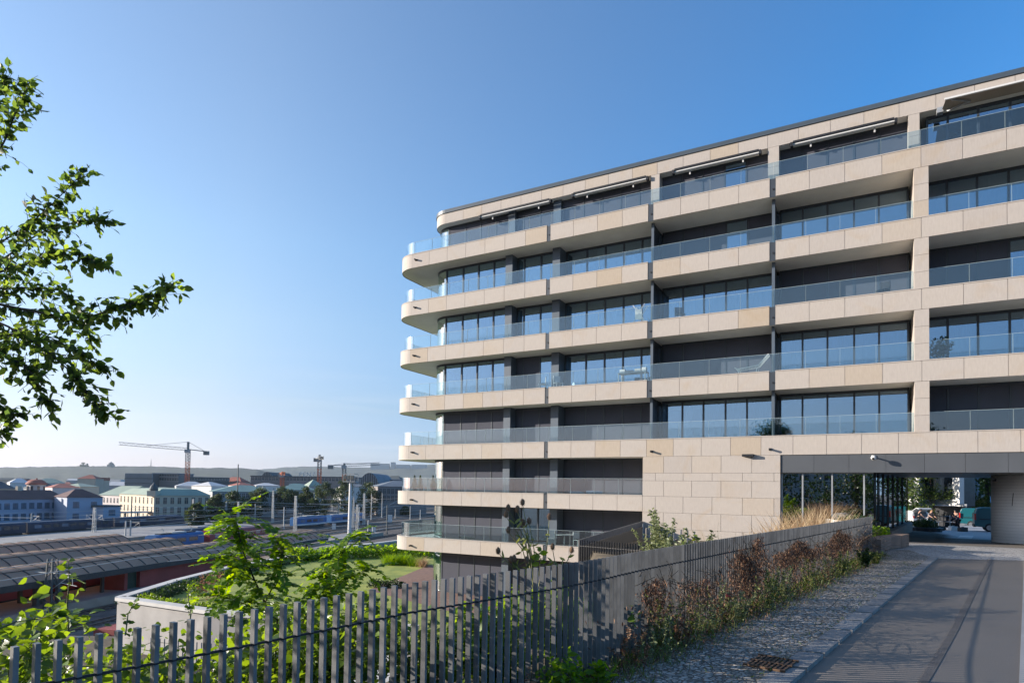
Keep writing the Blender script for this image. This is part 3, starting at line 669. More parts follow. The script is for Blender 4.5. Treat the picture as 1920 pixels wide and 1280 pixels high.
# big stone wall beside the passage
mb = MB(); rows = [1.925,1.0,.57,-.30,-1.20,-2.10,-3.0]
for r in range(6):
    z1_, z0_ = rows[r]-.006, rows[r+1]+.006; sh = 0.55 if r % 2 else 0.0; x = -10.45; first = True
    while x < -3.26:
        x1 = min(-3.25, x+(1.54 if not first else (1.54*.48 if sh else 1.2))); first = False
        mb.box(x+J/2,x1-J/2,.0,.05,zl(z0_),zl(z1_),0,stone_tone()); x = x1
mb.box(-10.45,-10.40,.051,2.5,zl(-7.2),zl(1.92),0,.4)
mb.build('stone_wall', M['stone'], apt)
mb = MB(); mb.box(-10.40,-3.27,.06,.3,zl(-7.2),zl(1.92)); mb.build('wall_backing', M['plaster'], apt)
# passage: fascia, ceiling, walls, lobby
mb = MB(); xs_ = [-3.25,-1.71,-.17,1.37,2.91,4.45,5.99,7.53,9.07,10.6,12.2,14]
for i in range(11): mb.box(xs_[i]+.006,xs_[i+1]-.006,.05,.09,zl(1.03),zl(1.925),0,rnd.random())
mb.build('passage_fascia', M['fascia'], apt)
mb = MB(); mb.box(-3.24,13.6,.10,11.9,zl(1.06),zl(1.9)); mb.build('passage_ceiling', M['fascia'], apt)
G0 = GZ-.03
lg = MB(); lg.box(-3.2,.87,.36,.38,zl(G0),zl(1.05)); lob = lg.build('lobby_glazing', M['lobby_glass'], apt)
mb = MB()
for x in (-3.2,-2.24,-.91,.47): mb.box(x-.035,x+.035,.28,.355,zl(G0),zl(1.05))
mb.box(-3.24,.87,.3,.355,zl(.98),zl(1.055)); mb.build('mullion', M['grey_metal'], lob)
s0 = Vector((.87,.36)); s1 = Vector((3.0,12.4)); sd = (s1-s0).normalized()
def sp(t, o=0): q = s0+(s1-s0)*t; return (q.x+sd.y*o, q.y-sd.x*o)
sg = MB(); sg.add([(*sp(0),zl(G0)),(*sp(1),zl(G0-.45)),(*sp(1),zl(1.05)),(*sp(0),zl(1.05)),(*sp(0,-.02),zl(G0)),(*sp(1,-.02),zl(G0-.45)),(*sp(1,-.02),zl(1.05)),(*sp(0,-.02),zl(1.05))],
                   [(0,1,2,3),(7,6,5,4)])
sgo = sg.build('side_glazing', M['lobby_glass'], apt)
for i in range(8):
    t = .03+.97*(i/7)**1.25; p = sp(t, .03); fn = MB(); fn.bar((*p,zl(G0-.5)),(*p,zl(1.05)),.05,.05,up=Vector((0,1,0))); fn.build('black_fin', M['black'], sgo)
mb = MB(); q = [sp(.28,.30),sp(1,.30),sp(1,.02),sp(.28,.02)]
mb.add([(*q[0],zl(-3)),(*q[1],zl(-3.4)),(*q[2],zl(-3.4)),(*q[3],zl(-3)),(*q[0],zl(-1.95)),(*q[1],zl(-1.75)),(*q[2],zl(-1.75)),(*q[3],zl(-1.95))],[(0,1,5,4),(1,2,6,5),(2,3,7,6),(3,0,4,7),(4,5,6,7)])
mb.build('plinth', M['brown_stone'], apt)
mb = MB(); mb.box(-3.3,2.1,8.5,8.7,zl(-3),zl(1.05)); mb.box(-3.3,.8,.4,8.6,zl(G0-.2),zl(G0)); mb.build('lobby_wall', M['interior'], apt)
def board_mat():
    m, nt, N, L, P = new_mat('board_marked_concrete'); tc = N.new('ShaderNodeTexCoord'); sx = N.new('ShaderNodeSeparateXYZ'); L.new(tc.outputs['Object'], sx.inputs[0])
    dv = N.new('ShaderNodeMath'); dv.operation = 'DIVIDE'; dv.inputs[1].default_value = .155; L.new(sx.outputs['Z'], dv.inputs[0]); fr = N.new('ShaderNodeMath'); fr.operation = 'FRACT'; L.new(dv.outputs[0], fr.inputs[0])
    lt = N.new('ShaderNodeMath'); lt.operation = 'LESS_THAN'; lt.inputs[1].default_value = .07; L.new(fr.outputs[0], lt.inputs[0])
    no = N.new('ShaderNodeTexNoise'); no.inputs['Scale'].default_value = 1.5; no.inputs['Detail'].default_value = 7; L.new(tc.outputs['Object'], no.inputs[0])
    c = N.new('ShaderNodeMix'); c.data_type = 'RGBA'; c.inputs[6].default_value = (.76,.75,.75,1); c.inputs[7].default_value = (.86,.85,.84,1); L.new(no.outputs[0], c.inputs[0])
    c2 = N.new('ShaderNodeMix'); c2.data_type = 'RGBA'; c2.inputs[7].default_value = (.5,.5,.51,1); L.new(lt.outputs[0], c2.inputs[0]); L.new(c.outputs[2], c2.inputs[6]); L.new(c2.outputs[2], P.inputs['Base Color']); P.inputs['Roughness'].default_value = .75; return m
cc_ = at(1914,950,32.0); ca, cw2 = cc_.dot(BU), cc_.dot(BN)-BD
mb = MB(); mb.lathe([(1.22,zl(-2.9)),(1.22,zl(1.05))], (ca,cw2,0), 48); pw = mb.build('round_column', board_mat(), apt, smooth=True)
mb = MB(); mb.box(ca-1.25,ca-1.0,cw2-.55,cw2-.35,zl(.74),zl(.86)); mb.build('camera_box', M['black'], pw)
mb = MB(); mb.tube([(ca-.55,cw2-1.1,zl(-.5)),(ca-.5,cw2-1.12,zl(.15))],.015,5); mb.build('cable', M['black'], pw)
# lamps and camera on the front
for x, y, s in ((1222,846,.7),(1444,842,.7)):
    a, z = fac(x, y); mb = MB(); mb.box(a-.09*s,a+.09*s,-.05,0,zl(z-.06),zl(z+.06)); mb.tube([(a,-.05,zl(z)),(a+.02,-.24,zl(z-.01))], [.05,.06], 10); mb.build('spotlight', M['black'], apt)
a, z = fac(1403,853.5); mb = MB(); mb.box(a-.28,a+.28,-.26,-.001,zl(z-.06),zl(z+.06)); mb.build('floodlight', M['black'], apt)
a, z = fac(1638,858,-.35); mb = MB(); mb.ball((a,-.38,zl(z)),.12,.12,.12); mb.tube([(a,-.30,zl(z+.03)),(a,.045,zl(z+.06))],.035,8); mb.box(a-.08,a+.08,.0,.048,zl(z-.02),zl(z+.14)); cm_ = mb.build('security_camera', M['white_metal'], apt, smooth=True)
mb = MB(); mb.ball((a-.02,-.44,zl(z-.03)),.07,.07,.07); mb.build('lens_dome', M['black'], cm_)

# ------------------------------------------------------------------ the main fence
def poly_len(P):
    return [0]+list(np.cumsum([math.dist(P[i],P[i+1]) for i in range(len(P)-1)]))
FL = poly_len(FP)
def fence_at(s):
    for i in range(len(FP)-1):
        if s <= FL[i+1] or i == len(FP)-2:
            t = (s-FL[i])/(FL[i+1]-FL[i]); p = Vector((*FP[i],0)); q = Vector((*FP[i+1],0)); d = (q-p).normalized()
            u = min(FL[-1]-1e-3, s+1.3); v = max(0, s-1.3)
            return p+(q-p)*t, (fpos(u)-fpos(v)).normalized()
def fpos(s):
    for i in range(len(FP)-1):
        if s <= FL[i+1] or i == len(FP)-2: return Vector((*FP[i],0)).lerp(Vector((*FP[i+1],0)), (s-FL[i])/(FL[i+1]-FL[i]))
fence = empty('slat_fence', (FP[0][0],FP[0][1],GZ), 0, 'long grey steel fence of square upright bars running along the cobbled pavement', 'fence')
FO = Vector((FP[0][0],FP[0][1],GZ))
def post_geo(mb, p, d, hgt, sz=.048, shade_strip=False):
    an = math.atan2(d.y, d.x)-R_(68)                             # flat bars set slantwise to the line of the fence
    Mx = Matrix.Translation(p-FO) @ Matrix.Rotation(an,4,'Z')
    h = sz/2; k = .0155
    mb.box(-h,h,-k,k,-.35,hgt-.27,0,rnd.random(),Mx); mb.box(-h,h,-k,k,hgt-.255,hgt,0,rnd.random(),Mx)
    mb.box(-h*.8,h*.8,-k*.7,k*.7,hgt-.271,hgt-.254,1,.5,Mx)
    if shade_strip: mb.box(-h,-h+.017,-k-.002,-k-.0005,-.35,hgt-.004,1,.5,Mx)  # dark strip on the bar face imitates the shaded line between bars
def fdz(x): return -.076*max(0,-.9-x)
sp_ = 0.108; nP = int(FL[-1]/sp_); rest = MB(); PHs = []
for i in range(nP+1):
    p, d = fence_at(min(FL[-1]-1e-4, i*sp_)); hgt = 1.40
    q = Vector((p.x,p.y,GZ+fdz(p.x)))
    if i < 100:
        b = MB(); post_geo(b, q, d, hgt); b.build('post', [M['fence'],M['fence_dark']], fence)
    else: post_geo(rest, q, d, hgt, shade_strip=True)
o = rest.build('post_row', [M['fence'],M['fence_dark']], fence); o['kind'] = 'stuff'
rl = MB(); rl2 = MB()
for i in range(nP):
    p, _ = fence_at(i*sp_); q, _ = fence_at(min(FL[-1]-1e-4,(i+1)*sp_))
    rl.bar(Vector((p.x,p.y,GZ+1.138+fdz(p.x)))-FO, Vector((q.x,q.y,GZ+1.138+fdz(q.x)))-FO, .012, .018); rl2.bar(Vector((p.x,p.y,GZ+.12))-FO, Vector((q.x,q.y,GZ+.12))-FO, .012, .018)
rl.build('rail', M['fence_dark'], fence); rl2.build('rail', M['fence_dark'], fence)

# dark fence along the terrace end and its low bars
P0 = bld(-10.43,-.02,0); P1 = bld(-10.43,-9.3,0)
te = empty('terrace_fence', (P0.x,P0.y,-4.5), 0, 'solid dark grey slatted fence falling from the building corner towards the bank', 'fence')
TO = Vector((P0.x,P0.y,-4.5)); mb = MB(); n = 70
for i in range(n):
    a = lerp(P0,P1,(i+.08)/n); b = lerp(P0,P1,(i+.92)/n); zt = -1.72-.45*(i/n)
    mb.bar(Vector((a.x,a.y,-3.6))-TO, Vector((a.x,a.y,zt-.32))-TO, .11, .06, up=BN, tone=rnd.random())
mb.build('slat_row', M['fence_dark'], te)
mb = MB(); mb.bar(Vector((P0.x,P0.y,-1.87))-TO, Vector((P1.x,P1.y,-2.32))-TO, .05, .30); mb.build('top_rail', M['fence'], te)
mb = MB(); mb.bar(Vector((P0.x,P0.y,-5.5))-TO, Vector((P1.x,P1.y,-5.5))-TO, .25, 4.0); mb.build('base_wall', M['concrete'], te)
Q0 = P1+Vector((.05,-.05,0)); Q1 = Vector((7.6,22.2,0))
lf = empty('bar_fence', (Q0.x,Q0.y,-3.4), 0, 'low dark bar fence running from the terrace fence towards the street fence', 'fence')
LO = Vector((Q0.x,Q0.y,-3.4)); n = 52
for i in range(n):
    p = lerp(Q0,Q1,i/(n-1)); zt = -2.16+.10*i/n; b = MB(); b.bar(Vector((p.x,p.y,-3.6))-LO, Vector((p.x,p.y,zt))-LO, .045, .045, up=Vector((0,1,0))); b.build('bar', M['fence_dark'], lf)
mb = MB(); mb.bar(Vector((Q0.x,Q0.y,-2.42))-LO, Vector((Q1.x,Q1.y,-2.33))-LO, .03, .03); mb.build('rail', M['fence_dark'], lf)
S0 = bld(-9.9,-1.6,0)
wf = empty('tall_bar_fence', (S0.x,S0.y,-3), 0, 'short run of tall thin grey bars at the foot of the stone wall', 'fence')
for i in range(9):
    p = bld(-9.9+.36*i,-1.6-.1*i,0); z = -1.78-.03*i; b = MB(); b.bar(Vector((p.x,p.y,-3))-Vector((S0.x,S0.y,-3)), Vector((p.x,p.y,z))-Vector((S0.x,S0.y,-3)), .07,.05,up=Vector((0,1,0))); b.build('bar', M['grey_metal'], wf)

# ------------------------------------------------------------------ roof garden wall, hedges, plants
tw = empty('terrace_wall', (PP[0].x,PP[0].y,-10), 0, 'pale concrete parapet wall curving round the sunken lawn', 'wall'); TW = Vector((PP[0].x,PP[0].y,-10))
mb = MB(); cp = MB(); ext = [Vector((-4.5,30.3,0)), Vector((-10.3,31.9,0))]+PP
for i in range(len(ext)-1):
    a, b = ext[i], ext[i+1]
    mb.bar(Vector((a.x,a.y,-9.1))-TW, Vector((b.x,b.y,-9.1))-TW, .34, 4.4); L_ = (b-a).length
    cp.bar(Vector((a.x,a.y,-6.80))-TW, Vector((b.x,b.y,-6.80))-TW, .62, .20)
mb.build('wall', M['concrete'], tw); cp.build('coping', M['white_concrete'], tw)
mb = MB()                                                       # row of thin upright bars standing in front of the wall
for i in range(46):
    p = lerp(Vector((-18.9,33.0,0)), Vector((-6.2,29.4,0)), i/45); mb.bar(Vector((p.x,p.y,-9.8))-TW, Vector((p.x,p.y,-8.1))-TW, .05,.03,up=Vector((0,1,0)))
o = mb.build('railing', M['grey_metal'], tw)
rs = MB(); rs.prism([(-9.5,20.5),(-3.5,24.0),(-5.5,28.6),(-13.0,27.5)][::1], -9.6, -7.6); o = tag(rs.build('concrete_slab', M['white_concrete']), 'flat pale concrete slab on the bank behind the street fence', 'slab')

def clump(c, r, k, flat=1.0):
    v = nrng.normal(size=(k,3)); v /= np.linalg.norm(v,axis=1,keepdims=True); rr = nrng.random(k)**0.45
    return np.asarray(c)+v*rr[:,None]*np.array([r,r,r*flat])
def hedge(name, label, cat, path, w, h, n, size, m, base=None, group=None):
    """loose planting along a path: leaf mass with uneven top"""
    L_ = poly_len([tuple(p) for p in path]); pos = []
    bumps = [rnd.uniform(.65,1.15) for _ in range(60)]
    for _ in range(n):
        s = rnd.random()*L_[-1]
        for i in range(len(path)-1):
            if s <= L_[i+1]: t = (s-L_[i])/(L_[i+1]-L_[i]); p = lerp(Vector(path[i]),Vector(path[i+1]),t); d = (Vector(path[i+1])-Vector(path[i])).normalized(); break
        f = s/L_[-1]*(len(bumps)-2); k = int(f); hh = h*(bumps[k]*(1-f+k)+bumps[k+1]*(f-k))
        u = rnd.uniform(-1,1); z = hh*(rnd.random()**.6)*(1-.45*u*u)
        pos.append((p.x-d.y*u*w/2, p.y+d.x*u*w/2, p.z+z))
    pos = np.array(pos); k = len(pos)
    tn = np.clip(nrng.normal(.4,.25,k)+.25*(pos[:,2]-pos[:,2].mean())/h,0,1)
    o = leaves(name, pos, rdirs(k,.2), rdirs(k,.8), nrng.uniform(.7,1.2,k)*size, m, tone=tn)
    return tag(o, label, cat, group)
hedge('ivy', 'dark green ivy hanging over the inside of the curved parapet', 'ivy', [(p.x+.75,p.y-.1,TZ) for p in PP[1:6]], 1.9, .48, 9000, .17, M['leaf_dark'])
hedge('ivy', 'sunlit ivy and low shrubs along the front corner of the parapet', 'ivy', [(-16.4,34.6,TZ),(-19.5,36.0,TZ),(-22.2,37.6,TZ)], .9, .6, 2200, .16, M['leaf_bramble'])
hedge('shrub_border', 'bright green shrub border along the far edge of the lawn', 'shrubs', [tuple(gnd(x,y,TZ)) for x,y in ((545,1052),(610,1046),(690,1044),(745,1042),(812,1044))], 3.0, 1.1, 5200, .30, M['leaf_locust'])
def tuft(name, label, cat, loc, h, r, n, wdt, m, group=None, lean=.8):
    k = n; base = np.asarray(loc)+np.c_[nrng.normal(0,r*.25,(k,2)),np.zeros(k)]
    d = np.c_[nrng.normal(0,lean*.5,(k,2)),np.ones(k)]; ln = h*nrng.uniform(.6,1.15,k)
    nn = np.c_[d[:,:2]*1.0,-.3*np.ones(k)]+nrng.normal(0,.05,(k,3))
    V_, T_ = BLADE
    return tag(leaves(name, base, d, nn, ln, m, shape=(V_*np.array([wdt/h,1,1.3]),T_)), label, cat, group)
for i,(x,y,h,lab) in enumerate(((733,1058,1.1,'round tuft of ornamental grass at the lawn edge, leftmost of three'),(757,1058,1.25,'largest ornamental grass tuft beside the rounded building end'),(781,1060,1.0,'ornamental grass tuft closest to the curved ground floor glazing'))):
    p = gnd(x,y,TZ); tuft('ornamental_grass', lab, 'grass tuft', p, h, 1.2, 900, .03, M['leaf_locust'], 'ornamental grasses by the lawn')
p = gnd(792,1062,TZ); tuft('dry_grass', 'straw coloured grass tuft against the building end', 'grass tuft', p, 1.1, .8, 350, .03, M['leaf_straw'])
p = gnd(727,1100,TZ); hedge('low_hedge', 'small dark clipped bush at the corner of the lawn and path', 'bush', [(p.x-1.4,p.y,TZ),(p.x+1.2,p.y-.3,TZ)], .9, .6, 1100, .14, M['leaf_dark'])
for x,y,h,lab in ((385,1122,1.5,'reddish twiggy shrub inside the parapet corner'),(362,1124,1.1,'small green shrub beside the parapet corner'),(405,1118,1.7,'bronze leaved upright shrub near the front parapet')):
    p = gnd(x,y,TZ); c = clump((p.x,p.y,p.z+h*.5), h*.45, 320, 1.2); tag(leaves('shrub', c, rdirs(320,.5), rdirs(320), .13, M['leaf_dry'] if 'green' not in lab else M['leaf_bramble']), lab, 'shrub')

# ------------------------------------------------------------------ street trees, brambles, weeds
def branchy(mb, p, d, L, r, depth, out, gravity=-.03, spread=.5, seg=5):
    pts = [p.copy()]; q = p.copy(); dd = d.copy()
    for i in range(seg):
        dd = (dd+Vector((rnd.gauss(0,.16),rnd.gauss(0,.16),rnd.gauss(0,.13)+gravity))).normalized(); q = q+dd*(L/seg); pts.append(q.copy())
    mb.tube(pts, [max(.0018,r*(1-.75*i/seg)) for i in range(seg+1)], 5 if depth else 4)
    out.append((pts, depth))
    if depth > 0:
        for i in range(1, seg+1):
            for _ in range(2 if i > 1 else 1):
                b = (dd+Vector((rnd.gauss(0,spread),rnd.gauss(0,spread),rnd.gauss(0,spread*.8)))).normalized()
                branchy(mb, pts[i], b, L*rnd.uniform(.38,.6), r*.45, depth-1, out, gravity, spread)
tr = empty('apple_tree', (-9.8,7.6,-3.2), 0, 'leafy apple tree branches reaching in over the railway from the left edge', 'tree'); TRO = Vector((-9.8,7.6,-3.2))
mb = MB(); mb.tube([Vector(q)-TRO for q in ((-9.8,7.6,-3.4),(-9.75,7.65,-1.2),(-9.6,7.7,.6),(-9.3,7.8,2.2),(-9.1,7.9,4.2),(-9.0,7.9,6.0))], [.22,.19,.17,.14,.10,.05], 10); mb.build('trunk', M['bark'], tr)
bm_ = MB(); lp = []; ld = []; ls = []
def limb(px, r0):
    """one limb of the tree; px = list of (x, y, depth) that it passes through"""
    ctl = [at(x,y,Y) for x,y,Y in px]; pts = []
    for i in range(len(ctl)-1):
        for k in range(5):
            t = k/5; p0 = ctl[max(0,i-1)]; p1 = ctl[i]; p2 = ctl[i+1]; p3 = ctl[min(len(ctl)-1,i+2)]
            pts.append(.5*((2*p1)+(p2-p0)*t+(2*p0-5*p1+4*p2-p3)*t*t+(3*p1-p0-3*p2+p3)*t**3))
    pts.append(ctl[-1]); n = len(pts)
    bm_.tube([p-TRO for p in pts], [max(.0035, r0*.62*(1-.88*i/n)) for i in range(n)], 6)
    out = []
    for i in range(2, n):
        d = (pts[i]-pts[i-1]).normalized()
        for _ in range(4):
            b = (d*.6+Vector((rnd.gauss(0,.55),rnd.gauss(0,.55),rnd.gauss(0,.5)))).normalized()
            L_ = rnd.uniform(.18,.50)*(1-.5*(i/n)); tw_ = [pts[i]]; q = pts[i].copy(); bb = b.copy()
            for s in range(4): bb = (bb+Vector((rnd.gauss(0,.2),rnd.gauss(0,.2),rnd.gauss(-.05,.2)))).normalized(); q = q+bb*L_/4; tw_.append(q.copy())
            bm_.tube([p-TRO for p in tw_], [.005,.004,.003,.0025,.002], 4); out.append(tw_)
    out.append(pts[n//3:])
    for tw_ in out:
        for j in range(1, len(tw_)):
            for _ in range(1 if rnd.random() < .72 else (2 if rnd.random() < .6 else 0)):
                t = rnd.random(); p = lerp(tw_[j-1],tw_[j],t); d = (tw_[j]-tw_[j-1]).normalized()
                dv = (d*.5+Vector((rnd.gauss(0,.6),rnd.gauss(0,.6),rnd.gauss(-.35,.5)))).normalized()
                lp.append(p-TRO); ld.append(dv); ls.append(rnd.uniform(.06,.135))
for px, r0 in (([(-150,520,8.0),(-40,560,7.8),(70,585,7.6),(150,596,7.5),(215,578,7.4),(262,564,7.4),(318,541,7.35)],.035),
               ([(-150,600,8.2),(-20,600,8.0),(60,640,7.9),(125,690,7.8),(160,730,7.8),(200,775,7.7)],.03),
               ([(-150,470,8.4),(-40,470,8.2),(40,430,8.1),(95,385,8.0),(150,330,8.0)],.03),
               ([(-150,560,7.6),(-30,520,7.4),(60,490,7.3),(120,470,7.2),(178,492,7.2)],.03),
               ([(-150,420,8.4),(-60,360,8.3),(0,280,8.2),(30,210,8.2),(50,160,8.2)],.035),
               ([(-140,640,7.9),(-60,650,7.8),(20,672,7.7),(60,700,7.6),(95,760,7.6)],.022),
               ([(-150,540,8.6),(-20,500,8.6),(70,440,8.6),(130,420,8.6),(195,410,8.6)],.03),
               ([(-150,700,8.2),(-60,730,8.1),(-20,755,8.0),(25,775,8.0)],.02),
               ([(-150,520,9.0),(-20,540,9.0),(60,540,9.0),(130,555,9.0),(170,640,9.0)],.03),
               ([(-150,600,8.6),(-30,640,8.5),(50,620,8.4),(140,655,8.3),(190,690,8.3)],.025),
               ([(-140,780,8.2),(-60,790,8.1),(0,810,8.1)],.015),
               ([(-150,330,8.6),(-60,250,8.5),(-10,190,8.5),(10,150,8.5)],.03)):
    limb(px, r0)
b_ = bm_.build('branches', M['twig'], tr)
lp = np.array(lp); ld = np.array(ld); k = len(lp)
leaves('foliage', lp, ld, rdirs(k,.7), np.array(ls), M['leaf_tree'], tr, LEAF8, tone=np.clip(nrng.normal(.4,.3,k),0,1))
# rest of its crown, high and left of the picture: it throws the dappled shade on the fence
c = clump((-10.6,5.2,1.3), 1.3, 900)-np.array(TRO)
leaves('lower_foliage', c, rdirs(len(c),-.2), rdirs(len(c),.6), nrng.uniform(.07,.13,len(c)), M['leaf_tree'], tr, LEAF4)

# brambles between fence and railway
def bramble(label, loc, r, h, n, size, m=None, ncane=10, group='brambles behind the fence'):
    t = empty('bramble_bush', loc, 0, label, 'bush', group); mb = MB(); pos = []; dd = []; sz = []
    for _ in range(ncane):
        an = rnd.uniform(0,6.28); l = rnd.uniform(.6,1.25)*r; hh = h*rnd.uniform(.55,1.2)
        pts = [Vector((math.cos(an)*l*t_*1.0+rnd.gauss(0,.04), math.sin(an)*l*t_+rnd.gauss(0,.04), hh*(1-(1-t_*1.35)**2)+.02)) for t_ in [i/7 for i in range(8)]]
        mb.tube(pts, [.010*(1-.6*i/7) for i in range(8)], 4)
        for i in range(1,8):
            for _ in range(max(1,n//(ncane*7))):
                p = lerp(pts[i-1],pts[i],rnd.random())+Vector((rnd.gauss(0,.13*r),rnd.gauss(0,.13*r),rnd.gauss(0,.10*h)))
                pos.append(p); dd.append(Vector((rnd.gauss(0,1),rnd.gauss(0,1),rnd.gauss(-.2,.5)))); sz.append(size*rnd.uniform(.5,1.2))
    mb.build('canes', M['green_stem'], t); k = len(pos)
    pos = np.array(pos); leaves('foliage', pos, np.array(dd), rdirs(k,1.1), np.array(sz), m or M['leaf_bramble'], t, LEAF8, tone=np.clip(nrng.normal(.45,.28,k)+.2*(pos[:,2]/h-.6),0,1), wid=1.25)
    return t
def bz(x, y): return bank_z(x, y)
BR = [(-4.6,5.6,.95,1.30,'big sunlit bramble at the left corner behind the fence bars'),(-3.6,6.6,1.0,.8,'arching bramble behind the sixth fence bar'),(-5.9,7.6,1.3,1.35,'broad bramble mass below the lattice mast'),
      (-2.6,7.6,1.0,1.2,'leafy bramble in front of the concrete parapet corner'),(-1.8,6.6,.8,1.2,'low bramble hugging the fence below the locust sapling'),(-4.3,9.2,1.3,1.0,'tall bramble behind the front row of brambles'),
      (-1.0,7.4,.85,1.35,'bramble showing between the fence bars right of the sapling'),(-7.6,10.2,1.7,2.0,'dark bramble thicket at the left picture edge'),(-.2,8.0,.8,1.25,'bramble tuft showing through narrow fence gaps'),
      (-2.9,10.4,1.4,1.6,'bramble on the bank below the pale concrete slab'),(.7,9.2,.9,1.2,'bramble on the bank near the dense part of the fence')]
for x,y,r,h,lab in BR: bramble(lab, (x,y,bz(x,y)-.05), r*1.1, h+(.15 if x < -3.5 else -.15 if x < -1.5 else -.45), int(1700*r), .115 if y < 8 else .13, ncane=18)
def spray(label, pts, size, n, cat='shoot', m=None, name='bramble_shoot'):
    t = empty(name, pts[0], 0, label, cat); o0 = Vector(pts[0]); mb = MB(); mb.tube([Vector(p)-o0 for p in pts], [.008*(1-.7*i/(len(pts)-1)) for i in range(len(pts))], 5); mb.build('stem', M['green_stem'], t)
    pos = []; dd = []
    for _ in range(n):
        f = (rnd.random()**.7)*(len(pts)-1); i = min(int(f),len(pts)-2); p = lerp(Vector(pts[i]),Vector(pts[i+1]),f-i)-o0
        v = Vector((rnd.gauss(0,1),rnd.gauss(0,1),rnd.gauss(0,.4))).normalized(); pos.append(p+v*.01); dd.append(v)
    leaves('foliage', np.array(pos), np.array(dd), rdirs(n,1.2), nrng.uniform(.6,1.2,n)*size, m or M['leaf_bramble'], t, LEAF8, wid=1.2); return t
spray('thin upright leafy shoot in front of the railway platform', [at(128,1180,5.6),at(126,1130,5.5),at(130,1085,5.4),at(127,1045,5.4)], .075, 22)
spray('arching leafy shoot over the railway tracks at far left', [at(-20,1185,5.0),at(30,1165,5.1),at(70,1160,5.2),at(105,1150,5.2),at(150,1165,5.3)], .085, 30)
spray('thin reddish shoot rising past the pale parapet corner', [at(235,1190,5.4),at(240,1150,5.5),at(258,1120,5.6)], .06, 20)
spray('spindly shoot with seed heads before the parapet wall', [at(352,1190,5.6),at(358,1150,5.6),at(352,1118,5.7),at(362,1098,5.7)], .045, 22)

# locust sapling with feathery leaves
ls_ = empty('locust_sapling', (-2.6,6.9,bz(-2.6,6.9)), 0, 'young locust tree with feathery bright green leaves above the fence', 'tree'); LSO = Vector(ls_.location)
mb = MB(); fp = []; fd = []; fn_ = []; rach = MB()
def pinnate(p, d, L):
    d = d.normalized(); up = Vector((0,0,1)); side = d.cross(up); side = side.normalized() if side.length > .1 else Vector((1,0,0)); pts = [p.copy()]; q = p.copy(); dd = d.copy(); nn = 8
    for i in range(nn):
        dd = (dd+Vector((0,0,-.07))).normalized(); q = q+dd*L/nn; pts.append(q.copy())
        for s in (-1,1):
            fp.append(q-LSO); fd.append(side*s+dd*.25+Vector((rnd.gauss(0,.12),rnd.gauss(0,.12),rnd.gauss(-.1,.15)))); fn_.append(side.cross(dd)*1.0+Vector((rnd.gauss(0,.25),rnd.gauss(0,.25),rnd.gauss(0,.2))))
    fp.append(q-LSO); fd.append(dd); fn_.append(side.cross(dd)); rach.tube([a-LSO for a in pts], [.0025]*len(pts), 3)
for stem, r0 in (([(512,1180,6.6),(497,1130,6.6),(472,1075,6.55),(452,1025,6.5),(446,985,6.45),(432,965,6.4)],.013),([(560,1160,6.9),(590,1105,6.9),(615,1070,6.9),(640,1040,6.9),(662,1000,6.9)],.010),
                 ([(570,1160,6.7),(610,1115,6.8),(650,1085,6.8),(690,1068,6.8)],.009),([(497,1130,6.6),(520,1080,6.4),(530,1035,6.3),(512,1000,6.3)],.008),([(480,1090,6.5),(440,1060,6.4),(415,1040,6.3)],.006),([(520,1160,6.6),(455,1130,6.4),(410,1115,6.3)],.007)):
    ctl = [at(*q) for q in stem]; pts = []
    for i in range(len(ctl)-1):
        for k in range(4): pts.append(lerp(ctl[i],ctl[i+1],k/4))
    pts.append(ctl[-1]); n = len(pts); mb.tube([p-LSO for p in pts], [max(.003,r0*(1-.75*i/n)) for i in range(n)], 6)
    for i in range(max(2,n//4), n):
        for _ in range(3 if i < n-1 else 5):
            pinnate(pts[i], Vector((rnd.gauss(0,1),rnd.gauss(0,.8),rnd.gauss(.15,.4))), rnd.uniform(.18,.38))
mb.tube([Vector((0,0,-.1)), at(512,1180,6.6)-LSO], [.018,.014], 6); mb.tube([Vector((.03,.02,-.1)), at(560,1160,6.9)-LSO], [.014,.011], 6); mb.tube([Vector((.03,.02,-.1)), at(570,1160,6.7)-LSO], [.012,.01], 6); mb.tube([Vector((.0,.02,-.1)), at(520,1160,6.6)-LSO], [.012,.01], 6)
mb.build('stem', M['twig'], ls_); rach.build('leaf_stalk', M['green_stem'], ls_)
k = len(fp); leaves('foliage', np.array(fp), np.array(fd), np.array(fn_), nrng.uniform(.045,.075,k), M['leaf_locust'], ls_, LEAF8, wid=1.3)

# ------------------------------------------------------------------ the railway below
YZ = -15.0
M['rail_steel'] = mat('rail_steel', (0.16,0.12,0.10), 0.4, 0.6, var=0.2)
M['sleeper'] = mat('sleeper', (0.12,0.10,0.085), 0.9, var=0.3)
M['canopy_sheet'] = leaf_mat('brown_translucent_sheet', (0.50,0.35,0.25), (0.70,0.51,0.37), 0.5, rough=0.7, glow=1.25, hue=0.5)
M['canopy_rib'] = mat('canopy_rib', (0.06,0.055,0.05), 0.7, var=0.2)
M['red_wall'] = mat('red_painted_wall', (0.26,0.055,0.045), 0.7, var=0.2, scale=0.4)
M['mast'] = mat('galvanised_mast', (0.42,0.41,0.38), 0.6, var=0.2, scale=0.5)
M['dark_mast'] = mat('dark_painted_mast', (0.08,0.085,0.08), 0.6, var=0.2, scale=0.5)
M['navy'] = mat('navy_train_paint', (0.02,0.028,0.055), 0.35, var=0.2, scale=0.2)
M['bright_blue'] = mat('bright_blue_paint', (0.02,0.10,0.26), 0.35, var=0.1, scale=0.3)
M['maroon'] = mat('maroon_paint', (0.22,0.03,0.035), 0.4, var=0.2, scale=0.3)
M['dark_glass'] = mat('dark_window_glass', (0.03,0.04,0.05), 0.15, var=0.2, spec=0.6)
